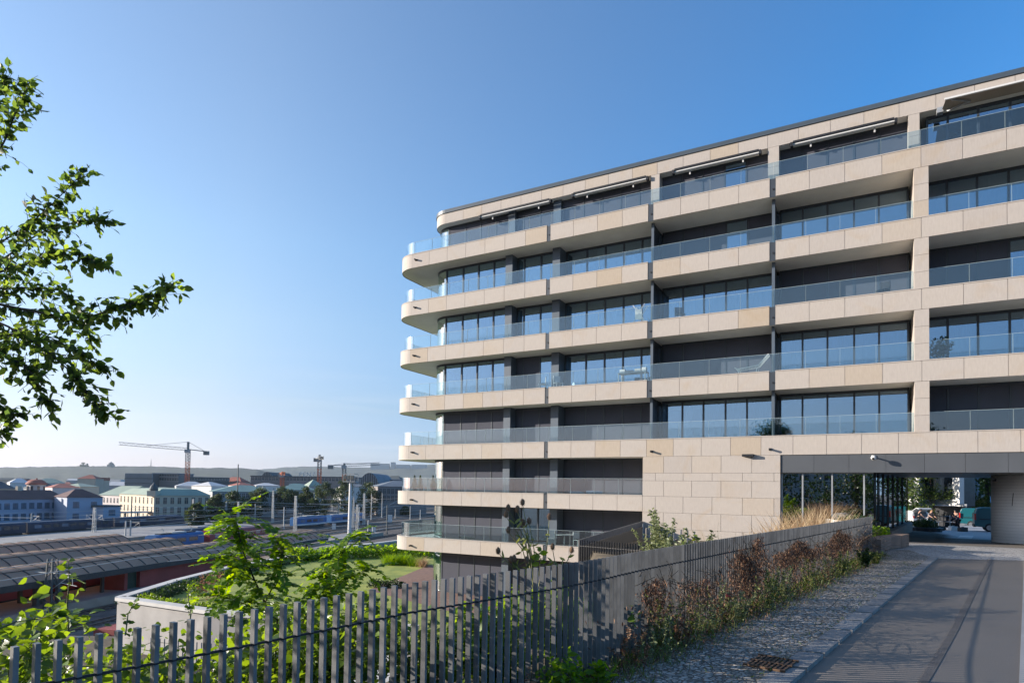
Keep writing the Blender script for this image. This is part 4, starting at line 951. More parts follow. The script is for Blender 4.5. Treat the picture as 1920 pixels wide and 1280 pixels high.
M['light_glass'] = mat('pale_reflecting_glass', (0.10,0.14,0.19), 0.15, var=0.3, scale=0.3, spec=0.6)

def yext(mb, c0, c1, t0, t1, z0, z1, step=8.0, mi=0):
    """slab between c0 and c1 following the tracks"""
    n = max(1, int((t1-t0)/step)); vs = []
    for i in range(n+1):
        t = t0+(t1-t0)*i/n
        for c in (c0, c1):
            for z in (z0, z1): vs.append(yard(t, c, z))
    fs = [(0,1,3,2), (4*n,4*n+2,4*n+3,4*n+1)]
    for i in range(n):
        o = 4*i; fs += [(o+1,o+5,o+7,o+3), (o,o+2,o+6,o+4), (o,o+4,o+5,o+1), (o+2,o+3,o+7,o+6)]
    return mb.add(vs, fs, mi)
# platforms
for nm, c0, c1, t0, t1 in (('a',-71.4,-63.6,20,146),('b',-84.5,-76.6,30,182),('c',-98.5,-90.2,40,150),('d',-158,-128,60,196),('e',-120,-112,60,150)):
    mb = MB(); yext(mb, c0+.5, c1-.5, t0, t1, YZ, -14.0); yext(mb, c1-.499, c1, t0, t1, YZ, -13.98, mi=1); yext(mb, c0, c0+.499, t0, t1, YZ, -13.98, mi=1)
    struct(mb.build('platform', [M['platform'], M['platform_edge']]))
bed = MB(); yext(bed, -61.8, -40, 10, 420, YZ+.02, YZ+.06); struct(bed.build('track_bed', mat('light_ballast', (0.13,0.105,0.09), 0.95, var=.35, scale=.4, bump=.5, bscale=8)))
# tracks
labs = ['railway track nearest the retaining wall, rusty rails on dark ballast','second railway track from the retaining wall','track along the platform with the red wall','track beneath the maroon carriages','track between the two near arched roofs','track between the second and third arched roofs','track carrying the two blue electric engines','track beside the blue engines, on their far side','track of the blue engine behind the second arched roof','track in front of the navy train','track under the navy train','outermost track by the cream palace','outer track below the trees','middle track between the mast rows','fourth track from the retaining wall in the open yard']
for (c, t0, t1), lab in zip(((-56,20,420),(-61.5,20,420),(-74,30,420),(-73.0-15,30,420),(-87.4,30,420),(-101,40,420),(-118.5,120,420),(-124,120,420),(-107,60,420),(-160,60,420),(-166,60,420),(-171,100,420),(-140,198,420),(-95,152,420),(-50,60,420)), labs):
    mb = MB(); sl2 = MB(); n = int((t1-t0)/6)
    p0 = yard(t0,c,YZ); tk = empty('railway_track', p0, 0, lab, 'track', 'railway tracks in the yard')
    for i in range(n):
        ta, tb = t0+(t1-t0)*i/n, t0+(t1-t0)*(i+1)/n
        for s, b in ((-.72,mb),(.72,mb)): b.bar(yard(ta,c+s,YZ+.20)-p0, yard(tb,c+s,YZ+.20)-p0, .10, .16)
        for k in range(6):
            t = ta+(tb-ta)*k/6
            if t < 190: sl2.bar(yard(t,c-1.25,YZ+.07)-p0, yard(t,c+1.25,YZ+.07)-p0, .28, .12)
    mb.build('rails', M['rail_steel'], tk)
    if sl2.v: sl2.build('sleepers', M['sleeper'], tk)
# arched platform roofs
def canopy(label, cc, hw, t0, t1, zr, ze, npost):
    t_ = empty('platform_roof', yard(t0,cc,-14), 0, label, 'platform roof', 'arched platform roofs'); O = Vector(t_.location)
    n = int((t1-t0)/2.2); m = 12; sh = MB(); vs = []
    def arcp(t, j, e=0.0): u = -1+2*j/m; return yard(t, cc+hw*u, ze+(zr-ze)*math.cos(u*math.pi/2)**.8+e)-O
    vs = [arcp(t0+(t1-t0)*i/n, j) for i in range(n+1) for j in range(m+1)]; k = len(vs); vs += [v-Vector((0,0,.08)) for v in vs]
    fs = []
    for i in range(n):
        for j in range(m):
            a = i*(m+1)+j; fs += [(a,a+1,a+m+2,a+m+1), (k+a,k+a+m+1,k+a+m+2,k+a+1)]
    sh.add(vs, fs); sh.build('roof_sheet', M['canopy_sheet'], t_, smooth=True)
    rb = MB()
    for i in range(0, n+1):
        t = t0+(t1-t0)*i/n
        for j in range(m): rb.bar(arcp(t,j,.05), arcp(t,j+1,.05), .11, .08)
    for u in (3, 9):
        for i in range(n): rb.bar(arcp(t0+(t1-t0)*i/n,u,.05), arcp(t0+(t1-t0)*(i+1)/n,u,.05), .12, .08)
    rb.build('rib', M['canopy_rib'], t_)
    for s in (-1,1):
        gb = MB()
        for i in range(n): gb.bar(yard(t0+(t1-t0)*i/n, cc+s*hw, ze-.35)-O, yard(t0+(t1-t0)*(i+1)/n, cc+s*hw, ze-.35)-O, .25, .7)
        gb.build('edge_girder', M['canopy_rib'], t_)
    for i in range(npost):
        t = t0+(t1-t0)*(i+.5)/npost
        for s in (-.35,.35):
            pb = MB(); pb.bar(yard(t,cc+hw*s,-14)-O, yard(t,cc+hw*s,zr-.5)-O, .35,.35,up=TT); pb.build('post', M['canopy_rib'], t_)
    eb = MB(); e_ = [arcp(t1-.05, j) for j in range(m+1)]; q = len(e_); eb.add(e_+[Vector((p.x,p.y,ze-.2-O.z)) for p in e_], [(j,j+1,q+j+1,q+j) for j in range(m)]); eb.build('end_screen', M['canopy_rib'], t_)
canopy('nearest of the three arched brown platform roofs, above a red wall', -68.2, 4.0, 22, 124, -9.5, -10.9, 12)
canopy('middle arched brown platform roof ending beside a blue engine', -80.9, 3.6, 30, 97, -9.5, -10.9, 8)
canopy('farthest arched brown platform roof below the pale blue station', -94.6, 3.4, 40, 100, -9.5, -10.8, 7)
# long flat canopy by the cream palace
t_ = empty('flat_canopy', yard(196,-176,-14), 0, 'long thin flat canopy behind the navy train', 'platform roof'); O = Vector(t_.location)
pA, pB = at(226,960,232), at(362,957,285)
mb = MB(); mb.bar(pA-O, pB-O, 5, .5); mb.build('roof_slab', M['mast'], t_)
for i in range(7):
    p = lerp(pA,pB,(i+.4)/7); mb = MB(); mb.bar(Vector((p.x,p.y,YZ))-O, p-O, .4,.4,up=TT); mb.build('post', M['dark_mast'], t_)
# red building under the near roof
t_ = empty('red_building', yard(72,-65,-14), 0, 'long red walled platform building with a dark green door below the nearest arched roof', 'building'); O = Vector(t_.location)
mb = MB(); vs = []
for t in (73.2, 94): vs += [yard(t,-65.2,-14)-O, yard(t,-70.6,-14)-O, yard(t,-70.6,-11.2)-O, yard(t,-65.2,-11.2)-O]
mb.add(vs, [(0,1,2,3),(7,6,5,4),(0,4,5,1),(3,2,6,7),(0,3,7,4),(1,5,6,2)]); mb.build('wall', M['red_wall'], t_)
mb = MB(); vs = []
for t in (70.6, 71.1): vs += [yard(t,-65.2,-14)-O, yard(t,-68.4,-14)-O, yard(t,-68.4,-11.4)-O, yard(t,-65.2,-11.4)-O]
mb.add(vs, [(0,1,2,3),(7,6,5,4),(0,4,5,1),(3,2,6,7),(0,3,7,4),(1,5,6,2)]); mb.build('side_wall', M['red_wall'], t_)
mb = MB(); mb.bar(yard(71.3,-65.7,-12.8)-O, yard(73.1,-65.7,-12.8)-O, .1, 2.3); mb.build('door', mat('dark_green_door',(0.012,0.035,0.022),.5), t_)
t_ = tag(MB().box(-1.3,1.3,-1.6,1.6,0,1.0).build('red_kiosk', M['red_wall'], None), 'small red brick block at the foot of the parapet corner', 'kiosk'); t_.location = gnd(222,1192,YZ); t_.rotation_euler = (0,0,-HT)
for (t,c),lab in zip(((59.3,-66.3),(60.8,-64.9),(74.5,-72.0)),('dark square pillar on the near platform, left of two','dark square pillar on the near platform beside the lattice mast','black and yellow striped pillar beside the maroon carriages')):
    p = yard(t,c,-14); m = [M['dark_mast'], mat('hazard_yellow',(0.45,0.30,0.05),.6)]; mb = MB()
    for i in range(8): mb.box(-.24,.24,-.24,.24,.4*i,.4*i+.399,1 if ('yellow' in lab and i%2) else 0)
    mb.box(-.3,.3,-.3,.3,0,.15,0); o = tag(mb.build('pillar', m), lab, 'pillar'); o.location = p
p = yard(52,-68,-14); mb = MB(); mb.bar((-3,0,.5),(3,0,.5),.5,.08)
for x in (-2.6,0,2.6): mb.box(x-.05,x+.05,-.2,.2,0,.46)
o = tag(mb.build('platform_bench', M['grey_metal']), 'long grey bench on the near platform at the left edge', 'bench'); o.location = p; o.rotation_euler = (0,0,R_(79))

# trains
def carriage(label, t0, t1, c, body, z0=-14.0, h=2.9, w=2.9, stripe=None, roof=None, nose=False, wins=9, grp=None, name='train_carriage', cat='carriage', gear=False):
    p0 = yard(t0, c, YZ); r = empty(name, p0, -yhead((t0+t1)/2), label, cat, grp); L_ = (yard(t1,c)-yard(t0,c)).length; hw = w/2
    zb, zt = z0-YZ, z0-YZ+h
    prof = [(-hw,zb),(hw,zb),(hw,zt-.55),(hw*.82,zt-.18),(hw*.4,zt),(-hw*.4,zt),(-hw*.82,zt-.18),(-hw,zt-.55)]
    ys = [(0,1,1),(L_,1,1)]
    if nose: ys = [(0,1,1),(L_-3,1,1),(L_-1.2,.96,.86),(L_-.2,.86,.60)]
    mb = MB(); vs = []
    for y, sx, sz in ys: vs += [(x*sx, y, zb+(z-zb)*sz) for x, z in prof]
    k = len(prof); fs = [tuple(range(k-1,-1,-1)), tuple(range((len(ys)-1)*k, len(ys)*k))][::1]
    for i in range(len(ys)-1): fs += [(i*k+j, i*k+(j+1)%k, (i+1)*k+(j+1)%k, (i+1)*k+j) for j in range(k)]
    mb.add(vs, fs); mb.build('body', body, r)
    mb = MB(); mb.box(-hw*.8,hw*.8,.8,L_-.8,zb-.62,zb-.02); mb.build('underframe', M['black'], r)
    for y in (2.4, L_-2.4):
        mb = MB()
        for dy in (-1.1,1.1): mb.tube([(-.8,y+dy,.62),(.8,y+dy,.62)], .46, 12)
        mb.build('bogie', M['black'], r)
    if wins:
        for s in (-1,1):
            for i in range(wins):
                y = 1.6+(L_-3.2-(2.5 if nose else 0))*(i+.5)/wins; ww = (L_-3.2)/wins*.36
                mb = MB(); mb.box(s*hw-.015,s*hw+.02,y-ww,y+ww,zb+1.05,zb+1.95); mb.build('window', M['dark_glass'] if i%3 else M['light_glass'], r)
    if stripe:
        for s in (-1,1): mb = MB(); mb.box(s*hw-.012,s*hw+.015,.2,L_-.2,zb+.15,zb+.55); mb.build('stripe', stripe, r)
    if roof: mb = MB(); mb.box(-hw*.5,hw*.5,2,L_-2,zt-.06,zt+.18); mb.build('roof_panel', roof, r)
    if gear:
        mb = MB(); mb.box(-.9,.9,L_*.35,L_*.65,zt,zt+.35)
        for y in (L_*.2,L_*.8): mb.tube([(0,y,zt),(0,y+.8,zt+.7),(0,y,zt+1.3)], .06, 5); mb.tube([(-.8,y,zt+1.3),(.8,y,zt+1.3)], .05, 5)
        mb.build('pantograph', M['mast'], r)
    return r
for i,(t0,t1) in enumerate(((92,117.5),(118,143.5),(144,169.5),(170,196))):
    carriage(('leading navy carriage with rounded nose in front of the palace','second navy carriage from the nose','third navy carriage, beside the pale blue station','last navy carriage at the left edge')[3-i], t0, t1, -166, M['navy'], nose=(i==3), grp='navy train')
for i,(t0,t1) in enumerate(((44,67),(67.6,91))): carriage(('maroon carriage at the left below the nearest arched roof','maroon carriage beside the red building')[i], t0, t1, -74, M['maroon'], wins=7, grp='maroon train')
carriage('blue and black engine just past the middle arched roof', 132, 147, -107, M['navy'], wins=3, stripe=None, gear=True, name='locomotive', cat='engine', h=3.2)
o = carriage('bright blue short engine beyond the middle arched roof', 116, 131, -101, M['bright_blue'], wins=3, gear=True, name='locomotive', cat='engine', h=3.0, roof=M['black'])
carriage('maroon carriage standing behind the bright blue engine', 133, 158, -101, M['maroon'], wins=8, name='train_carriage')
carriage('left blue electric engine of the pair under the trees', 196, 213, -118.5, M['bright_blue'], wins=4, stripe=M['white_metal'], gear=True, name='locomotive', cat='engine', h=3.0, roof=M['mast'])
carriage('right blue electric engine of the pair under the trees', 216, 238, -118.5, M['bright_blue'], wins=4, stripe=M['white_metal'], gear=True, name='locomotive', cat='engine', h=3.0, roof=M['mast'])

# catenary masts
MG = 'catenary masts of the yard'
def mast(x, yt, yb, label, lattice=False, arm=0, dark=False, w=.35):
    p = gnd(x, yb, YZ); top = at(x, yt, p.y).z-YZ; r = empty('catenary_mast', p, -yhead(200), label, 'mast', MG); m = M['dark_mast'] if dark else M['mast']
    mb = MB()
    if lattice:
        k = int(top/1.0)
        for sx in (-1,1):
            for sy in (-1,1): mb.bar((sx*w*1.0,sy*w*.8,0),(sx*w*.55,sy*w*.45,top),.15,.15,up=Vector((0,1,0)))
        for i in range(k):
            a = i/k; b = (i+1)/k; fa = 1-.45*a; fb = 1-.45*b; s = 1 if i%2 else -1
            for sy in (-1,1): mb.bar((s*w*fa,sy*w*.8*fa,top*a),(-s*w*fb,sy*w*.8*fb,top*b),.06,.06,up=Vector((0,1,0)))
            for sx in (-1,1): mb.bar((sx*w*fa,s*w*.8*fa,top*a),(sx*w*fb,-s*w*.8*fb,top*b),.06,.06,up=Vector((1,0,0)))
    else: mb.lathe([(w*.68,0),(w*.62,.4),(w*.45,top)], (0,0,0), 8)
    mb.box(-w*.9,w*.9,-w*.9,w*.9,0,.35); mb.build('pole', m, r)
    for k in range(abs(arm)):
        s = -1 if (arm < 0) != (k == 1) else 1; z = top*(.62 if lattice else .72); b = MB(); e = s*3.6
        b.tube([(0,0,z+.9),(e*.85,0,z+.9)], .05, 5); b.tube([(0,0,z-.9),(e*.8,0,z+.9)], .05, 5); b.tube([(e*.35,0,z-.1),(e,0,z-.35)], .045, 5); b.tube([(e*.8,0,z+.9),(e*.84,0,z-.3)], .03, 4); b.build('arm', M['mast'], r)
    return r
for a in ((95,1047,1158,'dark lattice mast with four cantilever arms on the nearest platform edge',True,2,True,.62),(58,962,999,'mast with lamp standing before the pale blue station at left',False,1),(176,951,1004,'stout mast with paired arms before the navy train',True,2,False,.4),
          (235,976,1011,'left mast of the close pair behind the arched roofs',False,0),(244,975,1011,'right mast of the close pair behind the arched roofs',False,1),(87.6,1010,1040,'short dark mast between the far and middle arched roofs',False,2,True),(218.6,1008,1048,'short dark mast between the middle and near arched roofs',False,2,True),
          (382,1028,1069,'slim mast with arm beside the red wall',False,1),(245.5,930,982,'tall dark mast in front of the sunlit palace wing',False,0,True),(361,935,981,'lattice mast at the end of the flat canopy',True,0,False,.35),
          (418,925,968,'slim mast left of the portal beam, behind',False,0),(423,941,978,'left leg mast of the portal beam',True,0,False,.35),(446,940,980,'lattice mast with lamp at the portal beam bend',True,0,False,.35),(444,870,972,'tallest dark pole rising above the skyline left of the trees',False,0,True,.5),
          (478,944,976,'short mast behind the sapling top',False,1),(511,919,979,'tall lattice mast left of the blue engines',True,0,False,.35),(532,950,992,'pair mast before the left blue engine',False,0),(553,929,1000,'lattice mast with yellow foot before the blue engines',True,0,False,.4),
          (588,923,969,'mast between the two blue engines',False,0),(599,950,968,'short lamp mast by the right blue engine',False,0),(623,922,957,'thin mast behind the right blue engine',False,0),(634,942,966,'thin short mast right of the right blue engine',False,0),
          (662,932,990,'lattice mast just right of the white light tower',True,0,False,.35),(669,946,996,'second lattice mast right of the white light tower',True,0,False,.35),(673,950,985,'third narrow mast right of the white light tower',False,0),(682,925,983,'lattice mast with broad foot in the middle of the yard',True,0,False,.4),
          (690,975,1003,'low signal mast in front of the yard tracks',False,0),(699,986,1004,'low white topped signal mast in the yard',False,0),(696,926,975,'mast with insulator arms in the middle yard',False,2),(716,924,970,'slim mast before the grey mansion, left',False,0),
          (725,946,1000,'brown mast standing in front of the right yard tracks',False,0,True),(741,954,972,'short mast near the building edge, left',False,0),(769,948,973,'mast seen below the lower balcony, left of two',False,0),(788,955,973,'mast seen below the lower balcony, right of two',False,0)):
    mast(*a)
# high mast light
p = gnd(655,1015,YZ); tz = at(655,888,p.y).z-YZ; lt = empty('light_tower', p, -HT, 'tall white floodlight tower with a square lamp head', 'light tower')
mb = MB(); mb.lathe([(.62,0),(.55,1),(.36,tz-2.2)], (0,0,0), 14); mb.build('pole', M['white_metal'], lt)
mb = MB(); mb.box(-1.7,1.7,-1.2,1.2,tz-2.2,tz-2.05); mb.box(-1.7,1.7,-1.2,1.2,tz-.1,tz)
for x in (-1.65,-.6,.6,1.65):
    for y in (-1.15,1.15): mb.bar((x,y,tz-2.1),(x,y,tz),.1,.1,up=Vector((0,1,0)))
mb.build('head_frame', M['mast'], lt)
for x in (-1.1,0,1.1):
    mb = MB(); mb.box(x-.4,x+.4,-1.35,-1.05,tz-1.5,tz-.5); mb.build('lamp', M['dark_mast'], lt)
mb = MB()
for i in range(30): mb.box(.75,1.15,-.03,.03,1+i*(tz-4)/30,1.06+i*(tz-4)/30)
mb.box(.72,.78,-.04,.04,0,tz-2.1); mb.box(1.12,1.18,-.04,.04,0,tz-2.1); mb.build('ladder', M['mast'], lt)
# cross wires and beams of the yard
for lab, q, r in (('long cross beam above the tracks left of the trees',((423,942,262),(446,940,262),(620,946,300)),.10),('lower cross beam before the trees',((455,953,235),(560,957,235)),.09),('cross beam in front of the trees right of the blue engines',((588,934,300),(655,937,300),(700,938,300)),.09),
                  ('second cross beam in front of the trees',((575,944,270),(690,946,270)),.08),('cross wire before the grey mansion',((700,936,290),(745,934,290)),.07),('overhead wire sloping down through the yard',((690,968,210),(760,930,330)),.05),('contact wire before the pale blue station',((-40,968,150),(62,971,150)),.06),
                  ('contact wire in front of the station wing',((130,973,160),(176,973,160)),.06),('overhead wire above the navy train',((246,950,200),(423,951,262)),.05),('distant cross beam low among the yard masts',((455,967,262),(560,969,262)),.07)):
    pts = [at(*z) for z in q]; o0 = pts[0].copy(); mb = MB(); mb.tube([p-o0 for p in pts], r, 5); o = tag(mb.build('overhead_line', M['mast']), lab, 'overhead line', 'overhead lines of the yard'); o.location = o0
for c, z, t0, t1, lab in ((-56,-8.6,30,420,'contact wire over the track nearest the retaining wall'),(-61.5,-8.4,30,420,'contact wire over the second track from the wall'),(-74,-8.8,96,420,'contact wire over the maroon carriages'),(-87.4,-8.6,100,420,'contact wire between the arched roofs'),
                          (-101,-8.6,100,420,'contact wire over the short bright blue engine'),(-118.5,-8.4,120,420,'contact wire over the pair of blue engines'),(-140,-8.2,120,420,'contact wire over the middle yard tracks'),(-160,-8.2,80,420,'contact wire before the navy train'),(-50,-8.5,60,420,'contact wire at the right of the open yard'),(-95,-7.2,100,420,'high feeder wire over the middle of the yard')):
    o0 = yard(t0,c,z); mb = MB(); mb.tube([yard(t0+(t1-t0)*i/24,c,z-.35*math.sin(i*math.pi/2)**2)-o0 for i in range(25)], .045, 4); o = tag(mb.build('overhead_line', M['mast']), lab, 'overhead line', 'overhead lines of the yard'); o.location = o0
for x, y, lab, c_, s_ in ((676+24,1000,'white relay cabinet between the tracks',M['white_metal'],1.2),(731,979,'white cabinet beside the brown mast',M['white_metal'],1.6),(626,993,'white cabinet in the middle of the yard',M['white_metal'],1.1),(662,1016,'',None,0),(338,970,'',None,0)):
    if not lab: continue
    p = gnd(x,y,YZ); mb = MB(); mb.box(-.5*s_,.5*s_,-.4*s_,.4*s_,.15,1.9*s_); mb.box(-.55*s_,.55*s_,-.45*s_,.45*s_,1.9*s_,2.0*s_); mb.box(-.4*s_,.4*s_,-.3*s_,.3*s_,0,.15); o = tag(mb.build('relay_cabinet', c_), lab, 'cabinet'); o.location = p
p = gnd(614,1021,-14); mb = MB(); mb.tube([(0,0,0),(0,0,2.2)],.06,6); mb.tube([(0,-.05,2.2),(0,.02,2.2)],.55,16); mb.tube([(0,-.07,2.2),(0,-.051,2.2)],.3,16,1); o = tag(mb.build('round_sign', [M['bright_blue'],M['white_metal']]), 'round blue and white disc sign at the platform end', 'sign'); o.location = p

# ------------------------------------------------------------------ the city beyond
def wallm(n, c, var=.1): return mat(n, c, .8, var=var, scale=.08)
M['w_pale'] = wallm('pale_blue_render', (0.33,0.36,0.44)); M['w_cream'] = wallm('cream_render', (0.48,0.40,0.30)); M['w_grey'] = wallm('grey_render', (0.30,0.30,0.30))
M['w_white'] = wallm('white_render', (0.55,0.53,0.50)); M['w_mansion'] = wallm('grey_brown_stone', (0.20,0.175,0.165)); M['w_pink'] = wallm('pink_white_render', (0.50,0.44,0.42))
M['r_brown'] = mat('brown_roof_tile', (0.10,0.05,0.045), .8, var=.2, scale=.3); M['r_green'] = mat('green_copper_roof', (0.17,0.26,0.23), .6, var=.15, scale=.1)
M['r_palegreen'] = mat('pale_green_roof', (0.26,0.31,0.24), .6, var=.1, scale=.1); M['r_grey'] = mat('grey_roof', (0.14,0.16,0.18), .7, var=.2, scale=.1)
M['r_red'] = mat('red_roof_tile', (0.30,0.10,0.07), .8, var=.2, scale=.2); M['r_dark'] = mat('dark_slate_roof', (0.06,0.075,0.08), .7, var=.2, scale=.1); M['r_bright'] = mat('pale_metal_roof', (0.50,0.49,0.48), .5, var=.1, scale=.1)
M['orange'] = mat('orange_crane_paint', (0.40,0.11,0.04), .6, var=.15); M['crane_grey'] = mat('grey_crane_paint', (0.18,0.18,0.17), .6, var=.2)
def pane_mesh(w, h):
    b = MB(); b.box(-w/2,w/2,-.06,.04,0,h,0); b.box(-w/2-.12,w/2+.12,-.10,-.061,-.15,0,1); b.box(-.05,.05,-.09,-.061,0,h,1); b.box(-w/2,w/2,-.09,-.062,h*.66,h*.66+.09,1); return b
def house(name, label, cat, A, B, depth, ze, roof, zr, wm, rm, rows=(), ncol=0, ww=1.1, wh=1.7, zb=YZ, group=None, over=.4, side=0, wintrim=None):
    A = Vector((A.x,A.y,0)); B = Vector((B.x,B.y,0)); L_ = (B-A).length; an = math.atan2(B.y-A.y, B.x-A.x)
    if (Vector((-math.sin(an), math.cos(an),0))).dot(A) < 0: A, B = B, A; an += math.pi
    r = empty(name, (A.x,A.y,zb), an, label, cat, group); H = ze-zb; Rr = zr-zb; o = over
    mb = MB(); mb.box(0,L_,0,depth,0,H); mb.build('wall', wm, r)
    rb = MB(); q = [(-o,-o,H),(L_+o,-o,H),(L_+o,depth+o,H),(-o,depth+o,H)]; m = depth/2
    if roof == 'hip': e = min(m, L_*.4); rb.add([*q,(e,m,Rr),(L_-e,m,Rr)], [(0,1,5,4),(1,2,5),(2,3,4,5),(3,0,4),(3,2,1,0)])
    elif roof == 'gable': rb.add([*q,(-o,m,Rr),(L_+o,m,Rr)], [(0,1,5,4),(1,2,5),(2,3,4,5),(3,0,4),(3,2,1,0)])
    elif roof == 'pyramid': rb.add([*q,(L_/2,m,Rr)], [(0,1,4),(1,2,4),(2,3,4),(3,0,4),(3,2,1,0)])
    elif roof == 'mansard': i = min(depth*.28,4); rb.add([*q,(i,i,Rr-.6),(L_-i,i,Rr-.6),(L_-i,depth-i,Rr-.6),(i,depth-i,Rr-.6),(L_/2,m,Rr)], [(0,1,5,4),(1,2,6,5),(2,3,7,6),(3,0,4,7),(4,5,8),(5,6,8),(6,7,8),(7,4,8),(3,2,1,0)])
    else: rb.box(-o,L_+o,-o,depth+o,H,H+max(.4,Rr-H))
    rf = rb.build('roof', rm, r)
    if rows and ncol:
        pb = pane_mesh(ww, wh); src = None
        for z in rows:
            for i in range(ncol):
                x = L_*(i+.5)/ncol
                if src is None: src = pb.build('window', [M['light_glass'] , wintrim or M['w_white']], r); w_ = src; src.data.materials[0] = M['light_glass'] if 'station' in name else M['dark_glass']
                else: w_ = src.copy(); col.objects.link(w_); w_.parent = r
                w_.location = (x, 0, z-zb)
        for z in rows:
            for i in range(side):
                w_ = src.copy(); col.objects.link(w_); w_.parent = r; w_.rotation_euler = (0,0,R_(90)); w_.location = (L_, depth*(i+.5)/side, z-zb)
    return r, L_, depth, H
def zat(x, y, Y): return at(x, y, Y).z
# pale blue station building, three volumes
Ys = 205
r,L_,dp,H = house('station_building','long pale blue station building with a dark brown roof and two rows of windows','building', at(-45,930,192), at(123,930,222), 14, zat(60,936,Ys), 'gable', zat(60,919,Ys), M['w_pale'], M['r_brown'],
      rows=(zat(60,957,Ys)+.6,zat(60,975,Ys)+.2), ncol=11, ww=1.8, wh=1.9, wintrim=M['r_dark'])
for x,y in ((.22,.6),(.6,.45)): mb = MB(); mb.box(L_*x,L_*x+1.4,dp*y,dp*y+1,H+1,zat(60,915,Ys)-YZ+.6); mb.build('chimney', M['w_cream'], r)
r,L_,dp,H = house('station_wing','pale blue gable wing at the right end of the station','building', at(126,930,208), at(193,930,216), 15, zat(160,933,Ys), 'hip', zat(150,917,Ys), M['w_pale'], M['r_brown'], rows=(zat(160,956,Ys)+.6,zat(160,975,Ys)), ncol=2, ww=1.8, wh=2.0, wintrim=M['r_dark'])
house('station_annex','low flat roofed pale blue annex with a planted roof','building', at(194,950,212), at(226,950,218), 9, zat(210,950,212), 'flat', zat(210,949,212)+.3, M['w_pale'], M['r_dark'], rows=(zat(210,966,212),), ncol=1, ww=2.4, wh=1.9, wintrim=M['r_dark'])
# church
p = at(68,920,330); c_ = empty('domed_church_tower', (p.x,p.y,YZ), 0, 'pink church tower with a dark red dome behind the station roof', 'tower')
zd = zat(68,908,330)-YZ; mb = MB(); mb.lathe([(4.2,0),(4.2,zd)], (0,0,0), 8); mb.build('drum', M['w_pink'], c_)
mb = MB(); zt = zat(68,897,330)-YZ; mb.lathe([(4.8,zd),(4.7,zd+.6),(4.2,zd+1.2),(3.4,zd+2.0),(2.0,zd+2.7),(.9,zt-1.0),(.55,zt-.4),(.1,zt+.5)], (0,0,0), 12); mb.build('dome', M['r_red'], c_, smooth=True)
for i in range(4):
    a = R_(-120+40*i); mb = MB(); mb.box(-.5,.5,-.3,.3,zd-3,zd-.8); w_ = mb.build('window', M['dark_glass'], c_); w_.location = (4.05*math.cos(a),4.05*math.sin(a),0); w_.rotation_euler = (0,0,a+R_(90))
# palaces
wr = lambda *ys: tuple(zat(290,y,250) for y in ys)
house('cream_palace','ornate cream palace with a sunlit front, a shaded right side and green roof','palace', at(224,930,275), at(289,930,246), 21.5, zat(280,928,250), 'mansard', zat(280,913,258), M['w_cream'], M['r_palegreen'], rows=wr(944,961,975), ncol=9, ww=1.3, wh=2.5, wintrim=M['w_cream'], side=8)
p = at(288,927,247); pv = empty('palace_turret', (p.x,p.y,zat(288,930,247)), 0, 'corner turret with urn shaped top where the two palace fronts meet', 'turret'); mb = MB(); mb.box(-1.7,1.7,-1.7,1.7,0,2.2); mb.build('base', M['w_cream'], pv); mb = MB(); mb.lathe([(1.5,2.2),(1.6,3.0),(1.1,4.2),(.5,4.8),(.1,5.6)],(0,0,0),10); mb.build('urn', M['r_dark'], pv)
house('white_palace','white ornate building left of the cream palace, with skylights in its roof','building', at(186,930,290), at(224,930,282), 20, zat(200,928,285), 'gable', zat(200,910,290), M['w_pink'], M['r_palegreen'], rows=(zat(200,942,285),zat(200,960,285)), ncol=6, ww=1.1, wh=2.2)
house('green_roof_hall','long hall with green copper roof behind the trees','building', at(398,930,285), at(520,930,299), 22, zat(450,921,300), 'hip', zat(450,909,300), M['w_grey'], M['r_green'], rows=(zat(450,932,300),), ncol=16, ww=1.1, wh=2.0)
house('green_roof_house','brighter green roofed house behind the trees','building', at(522,930,340), at(592,930,347), 20, zat(560,918,350), 'hip', zat(560,906,350), M['w_grey'], M['r_green'], rows=(zat(560,928,350),), ncol=9)
house('pyramid_roof_tower','square tower with a pale green pyramid roof above the trees','tower', at(579,930,395), at(606,930,400), 14, zat(590,911,395), 'pyramid', zat(592,898,395), M['w_grey'], M['r_palegreen'])
r,L_,dp,H = house('grey_mansion','grey brown stone mansion with a blue grey roof beside the rounded balconies','building', at(709,930,330), at(800,930,340), 25, zat(760,912,345), 'hip', zat(760,901,350), M['w_mansion'], M['r_grey'], rows=(zat(750,925,340),zat(750,938,340)), ncol=12, ww=1.5, wh=2.6, wintrim=M['w_mansion'])
# modern buildings behind
Ym = 520; r,L_,dp,H = house('finned_office','wide grey office block with rows of upright concrete fins','office block', at(236,900,Ym), at(286,900,Ym), 30, zat(260,888,Ym), 'flat', zat(260,887,Ym), M['r_dark'], M['r_grey'])
for z in (zat(260,896,Ym)-YZ, zat(260,905,Ym)-YZ): mb = MB(); mb.box(-.5,L_+.5,-1.2,.0,z-.5,z); mb.build('ledge', M['r_dark'], r)
for i in range(26): x = L_*i/25; mb = MB(); mb.box(x-.22,x+.22,-1.1,-.1,1,H); mb.build('fin', M['w_grey'], r)
house('stepped_office','stepped dark office block under construction behind the crane mast','office block', at(286,900,Ym+10), at(334,900,Ym+10), 25, zat(300,888,Ym), 'flat', zat(300,886,Ym), M['w_mansion'], M['r_grey'], rows=(zat(300,892,Ym),zat(300,900,Ym)), ncol=10, ww=3, wh=2.2)
house('low_office','long low grey office wing right of the crane mast','office block', at(335,900,Ym+20), at(430,900,Ym+40), 25, zat(380,894,Ym), 'flat', zat(380,893,Ym), M['r_dark'], M['r_grey'], rows=(zat(380,899,Ym),), ncol=18, ww=3, wh=1.6)
